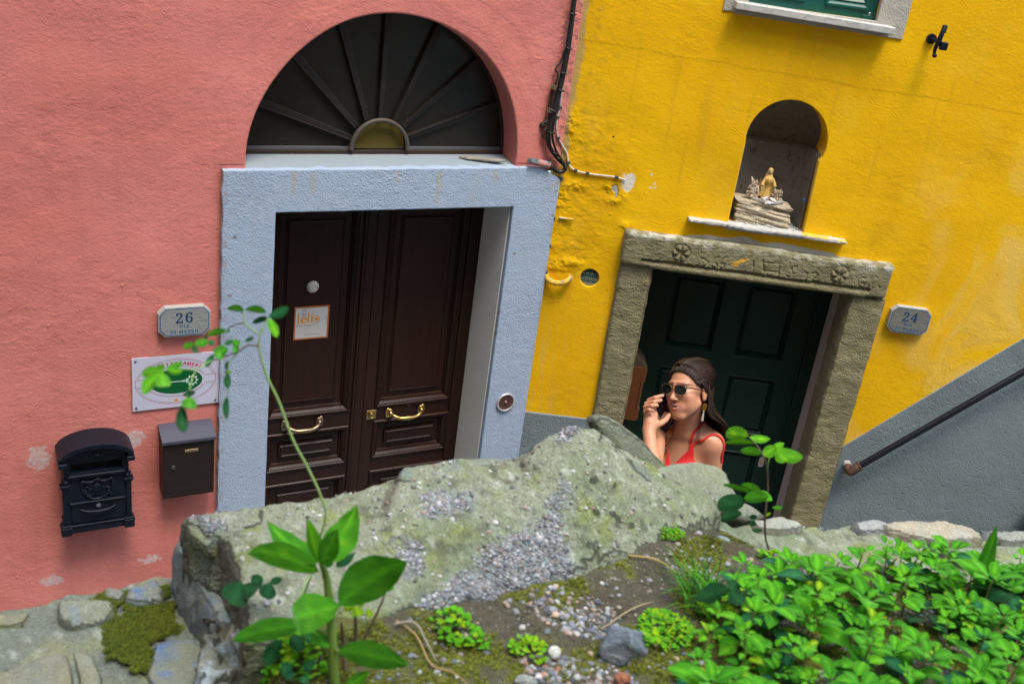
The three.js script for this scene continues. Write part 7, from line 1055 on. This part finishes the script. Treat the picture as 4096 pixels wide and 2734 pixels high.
// pellitory: many alike plants with pointed leaves
{
  const r = rng(71), protos = [];
  const build = (k) => { const old = k % 4 === 1 || k % 4 === 2, big = [.72, 1, 1.3, .9][k % 4];
    const P = new THREE.Group(), h = .030 + (k % 3 === 0 ? .085 : .045) * r(), lean = V((r() - .5) * .05, h, (r() - .5) * .05), st = [V(0, 0, 0), lean.clone().multiplyScalar(.5).add(V((r() - .5) * .012, 0, (r() - .5) * .012)), lean];
    part(P, 'stem', taper(st, [.0019, .0016, .0011], 5, 8), std([.14, .13, .04], .8));
    const c = new THREE.CatmullRomCurve3(st); let a = r() * 6.28;
    const n = 10 + Math.floor(r() * 4);
    for (let i = 0; i < n; i++) { const top = i >= n - 6, t = top ? .94 + .06 * r() : .25 + .68 * i / (n - 6), B = c.getPoint(Math.min(1, t)), len = big * (top ? .014 + .020 * r() : .024 + .024 * r()), el = top ? .05 + .60 * r() : -.20 + .45 * r(); a += 2.4 + (r() - .5) * .5; const d = V(Math.cos(a) * Math.cos(el), Math.sin(el), Math.sin(a) * Math.cos(el)), b = B.clone().addScaledVector(d, .004 + .006 * r()), side = V(-Math.sin(a), .35 * (r() - .5), Math.cos(a)); const tone = old ? (r() < .18 ? 'fresh' : r() < .5 ? 'mid' : r() < .5 ? 'blue' : 'deep') : (r() < .10 ? 'lime' : r() < .40 ? 'bright' : r() < .45 ? 'fresh' : r() < .6 ? 'mid' : 'blue'); part(P, 'leaf', leafGeo(b, b.clone().addScaledVector(d, len), side, len * (.58 + .16 * r()), { bend: .06 + .08 * r(), fold: .14, curl: .06 * r(), n: 7, m: 4, prof: r() < .6 ? 'lance' : 'oval' }), leafMats[top && (tone === 'blue' || tone === 'deep') ? (old ? 'mid' : k % 3 ? 'bright' : 'fresh') : tone]); }
    return P;
  };
  for (let k = 0; k < 16; k++) protos.push(build(k));
  const region = [[1700, 1345], [1790, 1322], [1900, 1318], [2010, 1305], [2110, 1285], [2230, 1270], [2400, 1262], [2500, 1700], [1560, 1700], [1560, 1580], [1610, 1480], [1660, 1400]].map((p) => lv(...p, 2.33)).map((p) => [p.x, p.z]), spots = [];
  const xs = region.map((p) => p[0]), zs = region.map((p) => p[1]);
  for (let k = 0; k < 9000 && spots.length < 122; k++) { const x = lerp(Math.min(...xs), Math.max(...xs), r()), z = lerp(Math.min(...zs), Math.max(...zs), r()); if (polyDist(region, x, z) > -.008 || spots.some(([u, v]) => Math.hypot(u - x, v - z) < .030 + .030 * sstep(-.2, .3, fbm2(x * 7, z * 7, 2))) || fbm2(x * 9 + 4, z * 9, 2) > .22) continue; spots.push([x, z]); }
  spots.forEach(([x, z], i) => { const o = protos[i % protos.length].clone(), s = (.75 + .5 * r()) * (x > .75 && z < 2.72 ? 1.25 : 1); o.name = numbered('pellitory_plant'); o.position.set(x, soilY(x, z) - .004, z); o.rotation.y = r() * 6.28; o.scale.setScalar(s); scene.add(o); tag(o, 'bushy weed with pointed bright green leaves, in the bed at lower right', 'weed', 'leafy weeds massed in the bed at lower right'); });
}
// clover and other tiny leaved tufts: leaflets too small to pick apart
function tuft(label, ox, oy, rx, rz, n, seed, tones, ls, hgt, name = 'clover_tuft') {
  const r = rng(seed), c = lv(ox, oy, 2.345), by = {}; for (let k = 0; k < n; k++) { const a = r() * 6.28, d = Math.sqrt(r()), x = rx * d * Math.cos(a), z = rz * d * Math.sin(a), y = soilY(c.x + x, c.z + z) - c.y + hgt * (1 - d * d * .7) * (.35 + .65 * r()), e = .1 + .7 * r(), b = r() * 6.28, l = ls * (.7 + .6 * r()); const B = V(x, y, z), d1 = V(Math.cos(b) * Math.cos(e), Math.sin(e), Math.sin(b) * Math.cos(e)); (by[tones[Math.floor(r() * tones.length)]] ||= []).push(leafGeo(B, B.clone().addScaledVector(d1, l), V(-Math.sin(b), .3 * (r() - .5), Math.cos(b)), l * .95, { prof: 'round', n: 5, m: 2, bend: .08 })); }
  const P = thing(name, label, 'weed', [c.x, c.y, c.z]); for (const [t, L] of Object.entries(by)) part(P, 'foliage', merge(L, true), leafMats[t]).userData.kind = 'stuff'; return P;
}
tuft('bright clover tuft left of the pebble cluster, the larger of two', 1040, 1462, .040, .030, 90, 81, ['bright', 'lime', 'fresh'], .0105, .035);
tuft('bright clover tuft just left of the white pebble', 1212, 1492, .036, .024, 80, 82, ['bright', 'lime'], .0095, .026);
tuft('sparse clover sprig between the two clover tufts', 1105, 1478, .020, .014, 20, 83, ['bright', 'fresh'], .010, .020);
tuft('mat of tiny leaves at the right end of the mortar edge', 1520, 1246, .040, .022, 260, 84, ['lime', 'bright', 'fresh'], .0055, .016, 'creeping_weed');
tuft('wide mat of tiny bright leaves between the blue rock and the grass', 1530, 1440, .050, .050, 420, 85, ['lime', 'bright', 'fresh'], .0070, .026, 'creeping_weed');
tuft('round leaved sprig at the left edge of the leafy bed', 1500, 1480, .030, .020, 26, 86, ['lime', 'bright'], .014, .030);
tuft('lime green sprig under the tall weeds beside the grass tuft', 1640, 1400, .035, .030, 30, 87, ['lime', 'bright'], .018, .04);
tuft('lime clover patch at the foot of the big leafed plant', 650, 1520, .070, .040, 150, 88, ['lime', 'bright', 'fresh'], .0125, .035);
tuft('low creeping leaves on the left edge of the leafy bed, at the bottom', 1590, 1545, .035, .025, 60, 89, ['lime', 'bright', 'fresh'], .010, .02, 'creeping_weed');
tuft('small sprig at the back edge of the bed under the right rose shoot', 1775, 1275, .030, .015, 26, 90, ['lime', 'bright'], .012, .025);
{ // grass tuft and strap leaf
  const c = lv(1612, 1378, 2.34), r = rng(91), P = thing('grass_tuft', 'tuft of fine dark grass at the left edge of the leafy bed', 'grass', [c.x, c.y, c.z]), L = { deep: [], mid: [], fresh: [] };
  for (let k = 0; k < 130; k++) { const a = r() * 6.28, o = V((r() - .5) * .07, -.004, (r() - .5) * .08), l = .04 + .07 * r(), out = .25 + .9 * r(), d = V(Math.cos(a) * out, 1, Math.sin(a) * out).normalize(), t = o.clone().addScaledVector(d, l).add(V(Math.cos(a) * l * .35, -l * .35 * out, Math.sin(a) * l * .35)); L[['deep', 'mid', 'fresh'][Math.floor(r() * 3)]].push(leafGeo(o, t, V(-Math.sin(a), 0, Math.cos(a)), .0022, { n: 7, m: 2, bend: .16 })); }
  for (const [t, g] of Object.entries(L)) part(P, 'blades', merge(g, true), leafMats[t]).userData.kind = 'stuff';
  const Q = thing('strap_leaf', 'single upright strap shaped leaf standing above the weeds at right', 'plant'), zz = (x, y) => [x * OV, y * OV];
  leafAt(Q, zz, [2235, 1375], 2.28, [2288, 1204], 2.22, 34, 'mid', { prof: 'lance', fold: .3, turn: 15 }); leafAt(Q, zz, [2225, 1380], 2.28, [2345, 1310], 2.25, 14, 'deep', { bend: .1 });
}
renderer.render(scene, camera);
